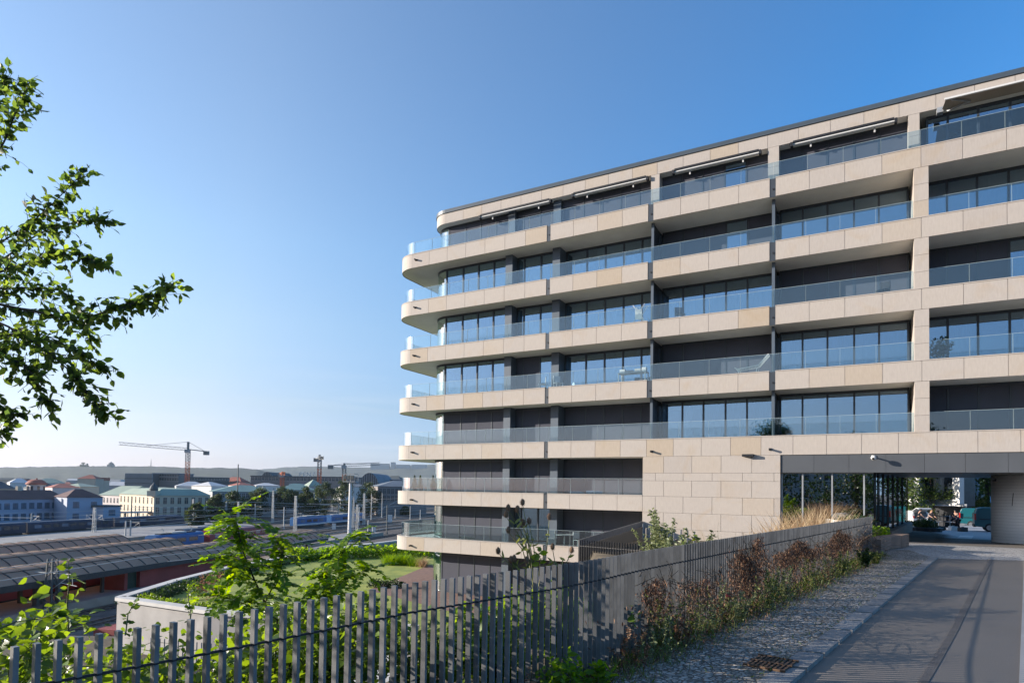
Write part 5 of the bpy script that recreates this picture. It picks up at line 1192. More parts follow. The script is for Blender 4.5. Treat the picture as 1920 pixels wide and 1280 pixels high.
r,L_,dp,H = house('sign_building','long dark station hall with white letters on its roof edge','station hall', at(470,900,600), at(668,900,600), 40, zat(560,894,600), 'flat', zat(560,893,600)+.4, M['w_mansion'], M['r_dark'], rows=(zat(560,901,600),), ncol=30, ww=2.2, wh=3.2)
cu = bpy.data.curves.new('sign_lettering', 'FONT'); cu.body = 'PENTA'; cu.size = 6.2; cu.extrude = .15; cu.space_character = 1.15
tmp = bpy.data.objects.new('tmp', cu); col.objects.link(tmp); bpy.context.view_layer.update()
me = bpy.data.meshes.new_from_object(tmp.evaluated_get(bpy.context.evaluated_depsgraph_get())); bpy.data.objects.remove(tmp)
so_ = bpy.data.objects.new('sign_lettering', me); col.objects.link(so_); me.materials.clear(); me.materials.append(M['white_metal']); so_.parent = r; so_.rotation_euler = (R_(90),0,0); so_.location = ((at(561,893,600).x-at(470,900,600).x), -.6, H+.6)
for nm, lab, x0, x1, yt, Y, m_ in (('arched_hall','dark arched roof of the station hall left of the sign',486,515,884,640,M['r_dark']),('glass_vault','large dark glass vault with a pale curved side beside the orange crane',672,712,886,470,M['r_grey'])):
    A = at(x0,900,Y); B = at(x1,900,Y); w = (B.x-A.x)/2; zt = zat((x0+x1)/2,yt,Y); zb = YZ; v = empty(nm, ((A.x+B.x)/2, Y, zb), 0, lab, 'hall'); n = 14; h0 = (zt-zb)*.45
    arc = [(-w*math.cos(math.pi*i/n), h0+(zt-zb-h0)*math.sin(math.pi*i/n)) for i in range(n+1)]
    mb = MB(); vs = [(x,0,z) for x,z in arc]+[(x,60,z) for x,z in arc]; mb.add(vs, [(i,i+1,n+2+i,n+1+i) for i in range(n)]); mb.build('roof', m_, v, smooth=True)
    mb = MB(); mb.add([(x,.1,z) for x,z in arc]+[(w,.1,0),(-w,.1,0)], [tuple(range(n+3))]); mb.build('glass_front', M['dark_glass'], v)
    mb = MB(); 
    for i in range(1,n): mb.bar((arc[i][0],0,0),(arc[i][0],0,arc[i][1]),.5,.3,up=Vector((0,1,0)))
    mb.build('glazing_bar', M['r_grey'], v)
house('low_white_block','low pale block with a row of dark windows behind the grey mansion','building', at(720,900,520), at(756,900,520), 20, zat(740,899,520), 'flat', zat(740,898,520), M['w_white'], M['r_bright'], rows=(zat(740,904,520),), ncol=7, ww=2.4, wh=2)
for x0,x1,y,lab in ((694,729,869,'wide slab tower block on the far hill beside the building'),(732,740,866.5,'single taller tower block on the far hill'),(742,768,871,'low row of slab blocks on the far hill near the balcony'),(771,799,871,'low row of slab blocks on the far hill touching the balcony')):
    house('tower_block', lab, 'tower block', at(x0,900,5300), at(x1,900,5300), 40, zat((x0+x1)/2,y,5300), 'flat', zat((x0+x1)/2,y,5300)+2, M['w_grey'], M['r_grey'], zb=60)
p = at(208,876,3550); mb = MB(); mb.box(-14,14,-14,14,-8,22); mb.lathe([(15,22),(14,28),(9,33),(3,36),(.5,40)],(0,0,0),12,1); o = tag(mb.build('hilltop_villa', [M['w_mansion'],M['r_dark']]), 'domed villa on the skyline of the wooded hill', 'villa'); o.location = (p.x,p.y,p.z-6)
p = at(283,874,3600); mb = MB(); mb.lathe([(3,-5),(1.5,25),(.3,44)],(0,0,0),6); o = tag(mb.build('hilltop_spire', M['r_dark']), 'thin spire on the wooded skyline left of the crane', 'spire'); o.location = p
# roofs of the city between station and hill
kinds = [('w_white','r_red'),('w_cream','r_dark'),('w_white','r_grey'),('w_cream','r_red'),('w_grey','r_bright'),('w_white','r_bright'),('w_pink','r_dark')]
named = [(-20,30,916,902,300,'w_cream','r_dark','dark roofed house far left behind the station'),(18,58,905,896,420,'w_white','r_bright','pale hipped roof above the dark roof at left'),(60,115,905,896,430,'w_white','r_palegreen','cream roofed block behind the red dome'),(78,110,915,902,350,'w_grey','r_dark','dark roof with skylights right of the red dome'),
         (98,150,914,906,300,'w_pink','r_red','wide red roofed building behind the station ridge'),(150,186,912,906,310,'w_cream','r_palegreen','long pale roof right of the red roofed building'),(330,392,911,902,330,'w_white','r_bright','white gabled roof above the shaded palace'),(396,428,911,903,320,'w_white','r_bright','white pitched roof right of the shaded palace'),
         (448,478,910,904,420,'w_pink','r_red','orange brick house behind the green roofs'),(480,525,910,905,430,'w_white','r_bright','white block behind the green hall roof'),(640,700,912,907,430,'w_white','r_grey','pale low building behind the right trees')]
for x0,x1,ye,yr,Y,wm,rm,lab in named: house('town_house', lab, 'house', at(x0,920,Y), at(x1,920,Y+8), 18, zat((x0+x1)/2,ye,Y), 'hip', zat((x0+x1)/2,yr,Y), M[wm], M[rm])
hs = random.Random(5)
for i in range(90):
    Y = hs.uniform(560, 2300); x = hs.uniform(-60, 830); w = hs.uniform(14,42); p = at(x,900,Y); wm, rm = hs.choice(kinds); h_ = hs.uniform(9,20)
    a = hs.uniform(-.4,.4); q = p+Vector((math.cos(a)*w, math.sin(a)*w, 0))
    house('distant_house', 'small hazy house among the city roofs below the wooded hills', 'house', p, q, hs.uniform(12,18), YZ+h_, hs.choice(['gable','hip','hip','flat']), YZ+h_+hs.uniform(2,6), M[wm], M[rm], group='hazy city houses below the hills')

# cranes
def crane(label, x, yb, yt, Y, jib, cjib, ymast, m1_, m2_):
    b = at(x,900,Y); r = empty('tower_crane', (b.x,b.y,YZ), 0, label, 'crane', 'tower cranes over the city'); H = zat(x,yt,Y)-YZ; Hm = zat(x,ymast,Y)-YZ; s = 1.1*Y/450
    def lat(mb, p, q, w, n):
        p = Vector(p); q = Vector(q); d = (q-p).normalized(); u = Vector((0,1,0)) if abs(d.y) < .8 else Vector((0,0,1)); v = d.cross(u).normalized(); u = v.cross(d)
        for a,c in ((1,1),(1,-1),(-1,-1),(-1,1)): mb.bar(p+(u*a+v*c)*w, q+(u*a+v*c)*w, w*.30, w*.30)
        for i in range(n):
            g = 1 if i%2 else -1; e0 = lerp(p,q,i/n); e1 = lerp(p,q,(i+1)/n)
            mb.bar(e0+(u*g+v)*w, e1+(-u*g+v)*w, w*.18, w*.18); mb.bar(e0+(u*g-v)*w, e1+(-u*g-v)*w, w*.18, w*.18); mb.bar(e0+(u+v*g)*w, e1+(u-v*g)*w, w*.18, w*.18)
    mb = MB(); lat(mb, (0,0,0), (0,0,Hm*.78), s, 26); mb.build('mast', m1_, r)
    mb = MB(); lat(mb, (0,0,Hm*.78), (0,0,Hm), s, 8); mb.build('upper_mast', m2_, r)
    j = at(jib[0],jib[1],Y+jib[2])-Vector((b.x,b.y,YZ)); c = at(cjib[0],cjib[1],Y+cjib[2])-Vector((b.x,b.y,YZ)); top = Vector((0,0,H)); hub = Vector((0,0,Hm))
    mb = MB(); lat(mb, hub, j, s*.8, 30); mb.build('jib', m2_, r)
    mb = MB(); mb.bar(hub, c, s*1.2, s*.5); mb.build('counter_jib', m2_, r); mb = MB(); mb.box(c.x-s*1.6,c.x+s*1.6,c.y-s,c.y+s,c.z-s*2.4,c.z+.2*s); mb.build('counterweight', M['crane_grey'], r)
    mb = MB(); mb.bar(hub, top, s*1.1, s*1.1, up=Vector((0,1,0))); mb.build('apex', m2_, r)
    mb = MB(); mb.bar(top, lerp(hub,j,.62), .22,.22); mb.bar(top, lerp(hub,c,.9), .22,.22); mb.build('tie', m2_, r)
    mb = MB(); mb.box(-s*1.3,s*1.6,-s*2.2,-s*.8,Hm-s*2.2,Hm-s*.2); mb.build('cab', M['w_grey'], r)
    return r
crane('tall tower crane with its long pale jib pointing left', 351, 902, 828, 450, (223,831,-20), (387,846,8), 842, M['orange'], M['crane_grey'])
crane('tower crane seen end on, with a short dark head', 598.5, 900, 852, 520, (604,858,-60), (593,859,40), 859, M['orange'], M['crane_grey'])
crane('low tower crane with orange mast and jib to the right', 645, 905, 868, 470, (712,869,10), (620,872,-5), 872, M['orange'], M['crane_grey'])
crane('short orange crane mast left of the sign', 529, 905, 884, 560, (532,887,-40), (526,887,30), 888, M['orange'], M['orange'])

# trees of the valley
def tree(label, p, h, rw, n, size, m, clumps=26, trunk=.25, base=.25, name='tree', group=None, cat='tree', flat=1.0):
    r = empty(name, p, rnd.uniform(0,6), label, cat, group); mb = MB()
    mb.tube([(0,0,-.2),(rw*.03,0,h*.3),(0,rw*.03,h*.7)], [trunk,trunk*.75,trunk*.3], 8)
    cs_ = []
    for i in range(clumps):
        th = rnd.uniform(0,6.28); u = rnd.random(); f = rnd.random()**.5
        z = h*(base+(1-base)*u); rr = rw*math.sqrt(max(.05,1-(2*(u-.42))**2*.95))*f; c = Vector((rr*math.cos(th),rr*math.sin(th),z)); cs_.append(c)
        if i < 9: mb.tube([(0,0,h*rnd.uniform(.2,.5)), c*.5+Vector((0,0,h*.22)), c], [trunk*.4,trunk*.22,trunk*.08], 5)
    mb.build('trunk', M['bark'], r)
    P_ = np.concatenate([clump(tuple(c), rw*rnd.uniform(.24,.42), n//clumps, .8*flat) for c in cs_]); k = len(P_)
    tn = np.clip(np.repeat([rnd.uniform(.15,.85) for _ in cs_], n//clumps)+nrng.normal(0,.18,k),0,1)
    leaves('crown', P_, rdirs(k), rdirs(k,.7), nrng.uniform(.7,1.3,k)*size, m, r, LEAF4, tone=tn, wid=1.3); return r
for x,yt,yb,w,Y,lab in ((368,945,985,30,215,'small dark tree before the shaded palace'),(405,928,985,28,250,'rounded tree at the right end of the palace'),(440,922,978,44,275,'broad tree left of the tall dark pole'),(487,918,975,44,290,'dark tree under the green hall roof'),(534,910,975,44,300,'tree with a peaked crown left of the pyramid roof'),
                     (572,914,972,30,310,'dark tree below the pyramid roof'),(608,906,968,44,320,'tall broad tree right of the pyramid roof'),(645,903,965,40,330,'tall tree behind the white light tower'),(690,907,965,44,330,'tall rounded tree before the glass vault'),(760,950,962,16,330,'low bush at the foot of the grey mansion'),(585,935,970,26,290,'lower tree with yellowish leaves behind the blue engine')):
    p = at(x,yb,Y); z0 = YZ; h = zat(x,yt,Y)-z0; tree(lab, (p.x,p.y,z0), h, w*Y/F*.56, 5200, .62, M['leaf_far'], clumps=40, trunk=.45, base=.12, group='trees along the far side of the railway')
for x,y,s in ((156,867,26),(163,871,18)): p = at(x,877,3580); tree('lone tree group standing out on the hill skyline', (p.x,p.y,p.z-8), 26+s*.5, s*.6, 900, 3.2, M['leaf_far'], clumps=12, trunk=1.2, group='trees on the hill skyline')

# ------------------------------------------------------------------ growth along the fence
VX = lambda x, y, off=0.0, z=0.0: None
def fpx(x):
    """point of the fence line seen at picture column x"""
    best = None
    for i in range(400):
        s = FL[-1]*i/400; p, d = fence_at(s); q = CAMM.transposed() @ Vector((p.x,p.y,-1.4)); px = CX+F*q.x/-q.z
        if best is None or abs(px-x) < best[0]: best = (abs(px-x), p, d)
    return best[1], best[2]
def dry_vine(label, x0, x1, z0, z1, n, tails=14):
    """a mat of dead brown creeper hanging on the street side of the fence between two picture columns"""
    a, d0 = fpx(x0); b, d1 = fpx(x1); c = (a+b)/2; t = empty('dry_creeper', (c.x,c.y,GZ), 0, label, 'creeper', 'dry creepers on the fence'); O = Vector((c.x,c.y,GZ)); mb = MB(); pos = []; dd = []
    nrm = Vector(((b-a).y, -(b-a).x, 0)).normalized()
    for i in range(tails):
        u = rnd.random(); p = lerp(a,b,u)+nrm*rnd.uniform(.02,.16); z = z1*rnd.uniform(.75,1.0)+rnd.gauss(0,.03); q = Vector((p.x,p.y,GZ+z)); pts = [q.copy()]; L_ = (z-z0)*rnd.uniform(.5,1.1)
        for k in range(7):
            q = q+Vector((rnd.gauss(0,.06)*(b-a).x*.3, rnd.gauss(0,.06)*(b-a).y*.3, -L_/7)); q += nrm*rnd.gauss(.01,.03); pts.append(q.copy())
        mb.tube([p_-O for p_ in pts], .0045, 4)
    for i in range(n):
        u = rnd.gauss(.5,.24); u = u if -.1 < u < 1.1 else rnd.random(); v = rnd.random()**.7; ze_ = z1*(.80+.28*mnoise.noise(Vector((u*3.1+x0, 0, 0)))+.10*mnoise.noise(Vector((u*11, x0, 0)))); zb_2 = z0*(1+.9*mnoise.noise(Vector((u*4+x1, 2, 0)))); zz = zb_2+(ze_-zb_2)*v
        p = lerp(a,b,u)+nrm*abs(rnd.gauss(.05,.06)); pos.append((p.x-O.x, p.y-O.y, zz*(1-.25*abs(u-.5)**2*4*.3))); dd.append((rnd.gauss(0,.5),rnd.gauss(0,.5),rnd.gauss(-.8,.5)))
    mb.build('stems', M['twig'], t); k = len(pos)
    leaves('leaves', np.array(pos), np.array(dd), rdirs(k), nrng.uniform(.035,.11,k), M['leaf_dry'], t, LEAF4, tone=np.clip(nrng.normal(.4,.3,k),0,1), wid=.34)
dry_vine('thin wisps of dead brown creeper on the nearest vine covered fence bars', 1195, 1245, .35, 1.22, 700)
dry_vine('tall dead brown creeper spilling over the fence top, leftmost of the big mats', 1362, 1428, .15, 1.46, 3600, 34)
dry_vine('wide flat mat of dead brown creeper in the middle of the fence', 1440, 1532, .55, 1.22, 3800, 30)
dry_vine('rounded dead brown creeper heap nearest the far fence end', 1540, 1592, .40, 1.30, 3600, 26)
dry_vine('sparse dark dead tendrils on the last fence bars', 1594, 1628, .15, 1.0, 500, 22)
dry_vine('sparse reddish tendrils crossing the fence bars left of the big mats', 1255, 1350, .25, 1.0, 800, 18)
dry_vine('loose web of thin dry tendrils clinging along the whole vine covered fence', 1190, 1630, .08, 1.05, 2600, 90)
def weed(label, x, off, h, n0, m='leaf_weed', size=.06, name='weed', stems=7, spread=.16, cat='weed', loc=None):
    if loc is None:
        p, d = fpx(x); nrm = Vector((d.y,-d.x,0)); p = p+nrm*off; loc = Vector((p.x,p.y,GZ-.02))
    t = empty(name, loc, 0, label, cat); mb = MB(); pos = []; dd = []
    for i in range(stems):
        q = Vector((rnd.gauss(0,spread*.4),rnd.gauss(0,spread*.4),0)); v = Vector((rnd.gauss(0,.25),rnd.gauss(0,.25),1)).normalized(); L_ = h*rnd.uniform(.55,1.1); pts = [q.copy()]
        for k in range(6): v = (v+Vector((rnd.gauss(0,.12),rnd.gauss(0,.12),.03))).normalized(); q = q+v*L_/6; pts.append(q.copy())
        mb.tube(pts, [.006*(1-.6*k/6) for k in range(7)], 4)
        for k in range(int(n0*1.9)//stems):
            f = rnd.uniform(.1,1)*5.99; j = int(f); p = lerp(pts[j],pts[j+1],f-j); pos.append(tuple(p)); dd.append((rnd.gauss(0,1),rnd.gauss(0,1),rnd.gauss(.2,.5)))
    mb.build('stems', M['green_stem'], t); k = len(pos)
    leaves('leaves', np.array(pos), np.array(dd), rdirs(k,.8), nrng.uniform(.5,1.2,k)*size, M[m], t, LEAF8 if size > .07 else LEAF4, wid=.8)
for a in (('tall thin green weed at the near vine stretch',1222,.12,.95,150),('leafy nettle like weed low in the shade of the fence',1040,.22,.55,90,'leaf_locust',.11),('broad leaved weed at the fence foot in the shade',1085,.30,.38,50,'leaf_locust',.13),('small weed in the shade between leafy weeds',1010,.15,.45,60,'leaf_locust',.09),
          ('tall greenish weed right of the near vine stretch',1285,.15,.85,160),('clump of greenish weeds below the tall dead creeper',1405,.35,.75,260,'leaf_weed',.06),('dry reddish weed below the tall dead creeper',1375,.30,.6,240,'leaf_dry',.05),('clump of green weeds left of the middle creeper mat',1440,.30,.85,340,'leaf_grey',.06),
          ('yellow green forked weed below the middle creeper mat',1490,.35,.7,220,'leaf_weed',.06),('bushy green weeds below the round creeper heap',1545,.45,.7,420,'leaf_weed',.07),('dark green bush weed at the foot of the round creeper heap',1580,.55,.65,520,'leaf_dark',.08),('low weeds spreading on the cobbles beyond the creeper heap',1598,.7,.45,320,'leaf_weed',.07),
          ('dry brown weed tangle at the near fence foot',1160,.25,.5,260,'leaf_dry',.05),('brown weeds under the wisps of creeper',1245,.3,.5,260,'leaf_dry',.05),('dry weeds at the foot of the fence in mid stretch',1330,.3,.6,300,'leaf_dry',.05),('green weeds at the foot of the fence in mid stretch',1350,.4,.5,260,'leaf_grey',.06),
          ('brownish weeds between the two right creeper mats',1520,.4,.6,260,'leaf_dry',.05),('dry weed tuft at the bottom edge beside the bars',960,.2,.45,160,'leaf_dry',.05)):
    weed(*a)
p, d = fpx(1345); nrm = Vector((d.y,-d.x,0)); q = p+nrm*.18; o = MB(); o.ball((0,0,0),.035,.035,.03); o.ball((.05,.02,-.03),.028,.028,.025); o = tag(o.build('red_flower', mat('red_petal',(0.45,.02,.04),.6)), 'small red flowers among the weeds at the fence foot', 'flower'); o.location = (q.x,q.y,GZ+.42)
w_ = weed
for i in range(16):
    x = 1180+430*((i+rnd.random()*.6)/16); kind_ = ('leaf_grey','leaf_weed','leaf_dry','leaf_weed')[i%4]
    weed(('grey green wispy weed','yellow green wispy weed','dry brown wispy weed','green wispy weed')[i%4]+' number'*0+' in the ragged strip along the fence foot', x, rnd.uniform(.12,.5), rnd.uniform(.5,.95)*(1 if x < 1500 else .9), 150, kind_, .05, 'wispy_weed', 9, .28)
for o in [o for o in col.objects if o.name.startswith('wispy_weed')]: o['group'] = 'wispy weeds along the fence foot'
# grass and dead leaves at the fence foot (one mass)
n = 15000; ss = (nrng.random(n)**.8)*(FL[-1]-3.0)+2.6; pp = []; kk = []
for s in ss:
    p, d = fence_at(s); nrm = Vector((d.y,-d.x,0)); o_ = abs(rnd.gauss(0,.36))+.02
    if o_ > .95: o_ = rnd.uniform(0,.9)
    pp.append((p.x+nrm.x*o_, p.y+nrm.y*o_, GZ-.005)); kk.append(o_)
pp = np.array(pp); hh = nrng.uniform(.05,.2,n)*(1.25-np.array(kk)*.9)
dd = np.c_[nrng.normal(0,.55,(n,2)),np.ones(n)]
V_, T_ = BLADE
tag(leaves('verge_grass', pp[:n//2], dd[:n//2], rdirs(n//2), hh[:n//2], M['grass_blade'], shape=(V_*np.array([.09,1,1]),T_)), 'short green grass along the foot of the fence', 'grass', kind='stuff')
tag(leaves('dry_grass', pp[n//2:], dd[n//2:]*np.array([1.6,1.6,.7]), rdirs(n-n//2), hh[n//2:]*.9, M['leaf_dry'], shape=(V_*np.array([.10,1,1]),T_)), 'withered brown grass along the foot of the fence', 'grass', kind='stuff')
n = 500; a_ = nrng.random(n); b_ = nrng.random(n)**2; base = np.array([(lerp(k0l,k1l,t*.9).x-.77*u*1.3, lerp(k0l,k1l,t*.9).y+.63*u*1.3, GZ+.004) for t,u in zip(a_,b_)])
tag(leaves('joint_weeds', base, np.c_[nrng.normal(0,1.2,(n,2)),np.ones(n)], rdirs(n), nrng.uniform(.03,.08,n), M['grass_blade'], shape=(V_*np.array([.2,1,1]),T_)), 'tiny weeds growing between the cobbles near the kerb', 'weeds', kind='stuff')
# planting behind the fence, in front of the stone wall
for i,(x,y,Y,h,n,m,lab,sz) in enumerate(((1225,1010,22.5,1.7,420,'leaf_grey','tall grey green mugwort bush behind the fence below the stone wall corner',.13),(1250,1008,21.5,1.5,420,'leaf_grey','mugwort bush right of the tallest one behind the fence',.13),(1275,1010,20.5,1.2,300,'leaf_grey','low mugwort bush at the right of the clump behind the fence',.12),
                                  (1328,1000,19.0,1.35,150,'leaf_bright','upright sunlit green shrub behind the fence before the stone wall',.17),(1358,1003,18.0,.65,60,'leaf_bright','small sunlit plant right of the upright green shrub',.13),(1358,990,18.5,1.6,20,'leaf_dry','thin bare stalk rising before the stone wall',.05))):
    p = at(x,y,Y); weed(lab, 0, 0, h*1.15, n*1.3, m, sz, 'wild_shrub', 9 if h < 1.3 else 12, .45, 'shrub', loc=Vector((p.x,p.y,-2.65)))
for x,Y,h,lab in ((1490,22.5,1.75,'pale dry grass clump leaning right behind the fence, left of three'),(1518,22.8,1.9,'pale dry grass clump in the middle, behind the fence'),(1540,23.2,2.05,'pale dry grass clump beside the planter edge behind the fence'),(1470,22.0,1.3,'thin dry grass at the edge of the stone wall')):
    p = at(x,990,Y); tuft('dry_grass', lab, 'grass tuft', (p.x,p.y,-2.45), h, 1.6, 520, .035, M['leaf_straw'], 'dry grasses behind the fence', .55)
p = at(1492,985,22.2); tuft('green_grass', 'green grass tuft among the pale dry grasses', 'grass tuft', (p.x,p.y,-2.45), 1.2, 1.0, 260, .04, M['leaf_locust'])
# raised planter by the lobby and the low stone wall
mb = MB(); a = at(1555,961,27.0); b = at(1600,976,23.6); c = at(1632,967,25.5); e = at(1600,960,27.5)
mb.prism([(a.x,a.y),(b.x,b.y),(b.x+.35,b.y+.15),(a.x+.45,a.y+.1)][::1], -2.6, -1.10); mb.prism([(a.x+.45,a.y+.1),(e.x,e.y),(e.x,e.y+.3),(a.x,a.y+.35)], -2.6, -1.12)
tag(mb.build('planter_edge', M['white_concrete']), 'white concrete edge of the raised planter at the lobby glass', 'planter edge')
k = 420; c_ = clump((c.x-.7,c.y-.2,-1.15), .75, k, .35); tag(leaves('planter_plants', c_*1.0, rdirs(k,.6), rdirs(k,.8), .14, M['leaf_dark']), 'dark green ground plants filling the raised planter', 'plants')
mb = MB(); ctr = [gnd(1640,1036,GZ), gnd(1660,1028,GZ), gnd(1680,1026,GZ), gnd(1694,1022,GZ)]
for i in range(3):
    for r in range(4): mb.bar(ctr[i]+Vector((0,.05*(r%2),.07+.13*r)), ctr[i+1]+Vector((0,.05*(r%2),.07+.13*r)), .42+.06*(r%2), .12, tone=rnd.random())
tag(mb.build('low_stone_wall', M['brown_stone']), 'low stepped stone wall curving beside the fence end', 'low wall')
p = gnd(1655,1022,GZ)+Vector((0,.35,.35)); k = 260; c_ = clump(tuple(p+Vector((0,0,.15))), .55, k, .5); tag(leaves('bright_plants', c_, rdirs(k,.6), rdirs(k,1), .17, M['leaf_locust']), 'bright green leafy plant on the low stone wall', 'plant')
# drain grate in the gutter
p = gnd(1446,1243,GZ+.012); an = math.atan2(KD.y,KD.x); mb = MB()
for i in range(9): mb.box(-.30,.30,-.24+.056*i,-.215+.056*i,0,.02)
mb.box(-.32,-.29,-.26,.26,0,.024); mb.box(.29,.32,-.26,.26,0,.024); mb.box(-.02,.02,-.26,.26,0,.022)
o = tag(mb.build('drain_grate', mat('rusty_cast_iron',(0.10,0.055,0.03),.8,var=.4,scale=20)), 'rusty iron drain grate in the cobbles at the kerb', 'drain grate'); o.location = p; o.rotation_euler = (0,0,an)

# teasels rising above the fence
def teasel(label, foot, heads):
    O = at(*foot); t = empty('teasel', (O.x,O.y,O.z), 0, label, 'teasel', 'teasels above the fence'); O = Vector(t.location)
    for (x,y,Y), mid in heads:
        h = at(x,y,Y)-O; m_ = (at(*mid)-O) if mid else h*.5+Vector((.02,0,-.02)); mb = MB(); mb.tube([(0,0,-.3),tuple(m_),tuple(h)], [.008,.006,.004], 5); mb.build('stem', M['green_stem'], t)
        mb = MB(); mb.lathe([(.004,-.035),(.020,-.025),(.026,0),(.024,.02),(.014,.04),(.004,.048)], tuple(h+Vector((0,0,.02))), 8); hd = mb.build('seed_head', mat_teasel, t)
        k = 60; q = rdirs(k); leaves('bristles', np.array(h)+np.array([0,0,.02])+q*np.array([.022,.022,.035]), q+np.array([0,0,.4]), rdirs(k), .022, M['leaf_dry'], hd, LEAF4, wid=.25)
    k = 9; leaves('leaves', np.array([tuple((at(*h[0])-O)*rnd.uniform(.35,.8)) for h in heads for _ in range(3)]), rdirs(3*len(heads),.4), rdirs(3*len(heads),.5), .12, M['leaf_weed'], t, LEAF8, wid=.45)
mat_teasel = mat('teasel_head', (0.20,0.12,0.07), .9, var=.3, scale=60, bump=.6)
teasel('tall branched dry teasel, its heads spread before the lower balconies', (1005,1075,7.4), [((980,945,7.6),(990,1000,7.5)),((953,955,7.5),(985,1010,7.5)),((949,968,7.5),(985,1020,7.5)),((970,957,7.6),None),((981,983,7.6),None),((992,980,7.6),None),((953,997,7.5),(980,1030,7.5)),((1030,972,7.7),(1025,1030,7.6))])
teasel('shorter dry teasel with a drooping head left of the tall one', (985,1085,7.3), [((934,1036,7.3),(960,1062,7.3)),((958,1052,7.3),None),((964,1050,7.3),None),((987,1053,7.3),None)])
teasel('teasel with two short heads right of the tall one', (1040,1080,7.6), [((1036,1028,7.6),None),((1072,1034,7.7),None)])
spray('green leafy weed between the teasels', [at(1010,1080,7.4),at(1014,1050,7.4),at(1010,1035,7.4)], .10, 14)

# ------------------------------------------------------------------ courtyard seen through the passage
def cpt(x, y):
    d = ray(x, y); dn = d.dot(BN); t = (GZ-.02+.022*BD)/(d.z+.022*dn); return d*t
def cz(p): return court_z(p.x*BN.x+p.y*BN.y-BD)
M['teal'] = mat('teal_car_paint', (0.008,0.088,0.105), .3, var=.06, scale=.5, spec=.6)
M['rubber'] = mat('rubber', (0.02,0.02,0.02), .85, var=.2); M['alloy'] = mat('alloy_rim', (0.35,0.35,0.36), .35, .8, var=.1)
M['tail_red'] = mat('tail_lamp_red', (0.40,0.02,0.015), .25, var=.1, spec=.6); M['car_white'] = mat('white_car_paint', (0.55,0.55,0.54), .3, var=.05, spec=.6)
def wheels(r, xs_, hw, rad=.34, flat=False):
    for x in xs_:
        for s in (-1,1):
            w_ = MB(); w_.tube([(x,s*(hw-.22),rad),(x,s*(hw-.20),rad),(x,s*(hw-.02),rad),(x,s*hw,rad)],[rad*.9,rad,rad,rad*.9],20); wo = w_.build('wheel', M['rubber'], r)
            w_ = MB(); w_.tube([(x,s*(hw-.01),rad),(x,s*(hw+.015),rad)],[rad*.62,rad*.58],14)
            w_.build('rim', M['alloy'], wo)
def vehicle(name, label, cat, loc, rz, prof, hw, paint, inset=.10, zin=1.05, wx=(), glass=(), lamps=(), extra=None, group=None):
    """body from a side profile (x forward, z up) with the upper part drawn in"""
    r = empty(name, loc, rz, label, cat, group); n = len(prof); mb = MB(); vs = []
    for s in (-1,1):
        for x, z in prof: vs.append((x, s*(hw-(inset if z > zin else 0)), z))
    fs = [tuple(range(n)), tuple(range(2*n-1,n-1,-1))]+[(i,n+i,n+(i+1)%n,(i+1)%n) for i in range(n)]
    mb.add(vs, fs); mb.build('body', paint, r, bevel=.06)
    for nm, a in glass:
        g_ = MB(); g_.add(a, [tuple(range(len(a)))]); q = len(a)
        b_ = MB(); nv = (Vector(a[1])-Vector(a[0])).cross(Vector(a[2])-Vector(a[0])).normalized()*.02
        b_.add([Vector(v)+nv for v in a]+[Vector(v)-nv for v in a], [tuple(range(q)), tuple(range(2*q-1,q-1,-1))]+[(i,(i+1)%q,q+(i+1)%q,q+i) for i in range(q)]); b_.build(nm, M['dark_glass'], r)
    for x0,x1,y0,y1,z0,z1,m_,nm in lamps: b_ = MB(); b_.box(x0,x1,y0,y1,z0,z1); b_.build(nm, m_, r)
    wheels(r, wx, hw); return r
VP = [(0,.42),(-.02,.9),(.02,1.45),(.16,1.86),(.5,1.93),(3.3,1.93),(3.75,1.78),(4.25,1.22),(4.85,1.02),(5.0,.75),(4.98,.40),(4.35,.36),(.7,.36)]
def van(label, loc, rz):
    hw = .95; s = hw-.085
    return vehicle('van', label, 'van', loc, rz, VP, hw, M['teal'], wx=(.95,4.0), group='teal vans in the courtyard',
        glass=[('side_window', [(2.75,sg*s,1.15),(3.55,sg*s,1.15),(3.30,sg*s,1.70),(2.75,sg*s,1.70)]) for sg in (-1,1)]+[('windscreen', [(4.25,-.75,1.24),(4.25,.75,1.24),(3.78,.72,1.76),(3.78,-.72,1.76)]), ('rear_window', [(.03,-.7,1.25),(.03,.7,1.25),(.14,.68,1.72),(.14,-.68,1.72)])],
        lamps=[(-.03,.08,sg*hw-.10,sg*hw+.01,.95,1.45,M['tail_red'],'tail_lamp') for sg in (-1,1)]+[(4.80,4.95,sg*.75-.15,sg*.75+.15,.80,1.0,M['white_metal'],'headlight') for sg in (-1,1)]+
              [(-.06,.10,-.9,.9,.38,.60,M['black'],'bumper'),(.3,3.9,-hw-.012,-hw+.01,.98,1.03,M['black'],'rubbing_strip'),(1.2,2.6,-hw-.02,-hw+.0,.62,.66,M['teal'],'sill')])
p = cpt(1826,995); van('teal van parked side on, its red tail lamp toward the camera crew', (p.x,p.y,p.z), R_(-33))
p = cpt(1799,990); van('teal van standing behind the crew, mostly hidden by the other van', (p.x*1.10,p.y*1.10,cz(p*1.10)), R_(-36))
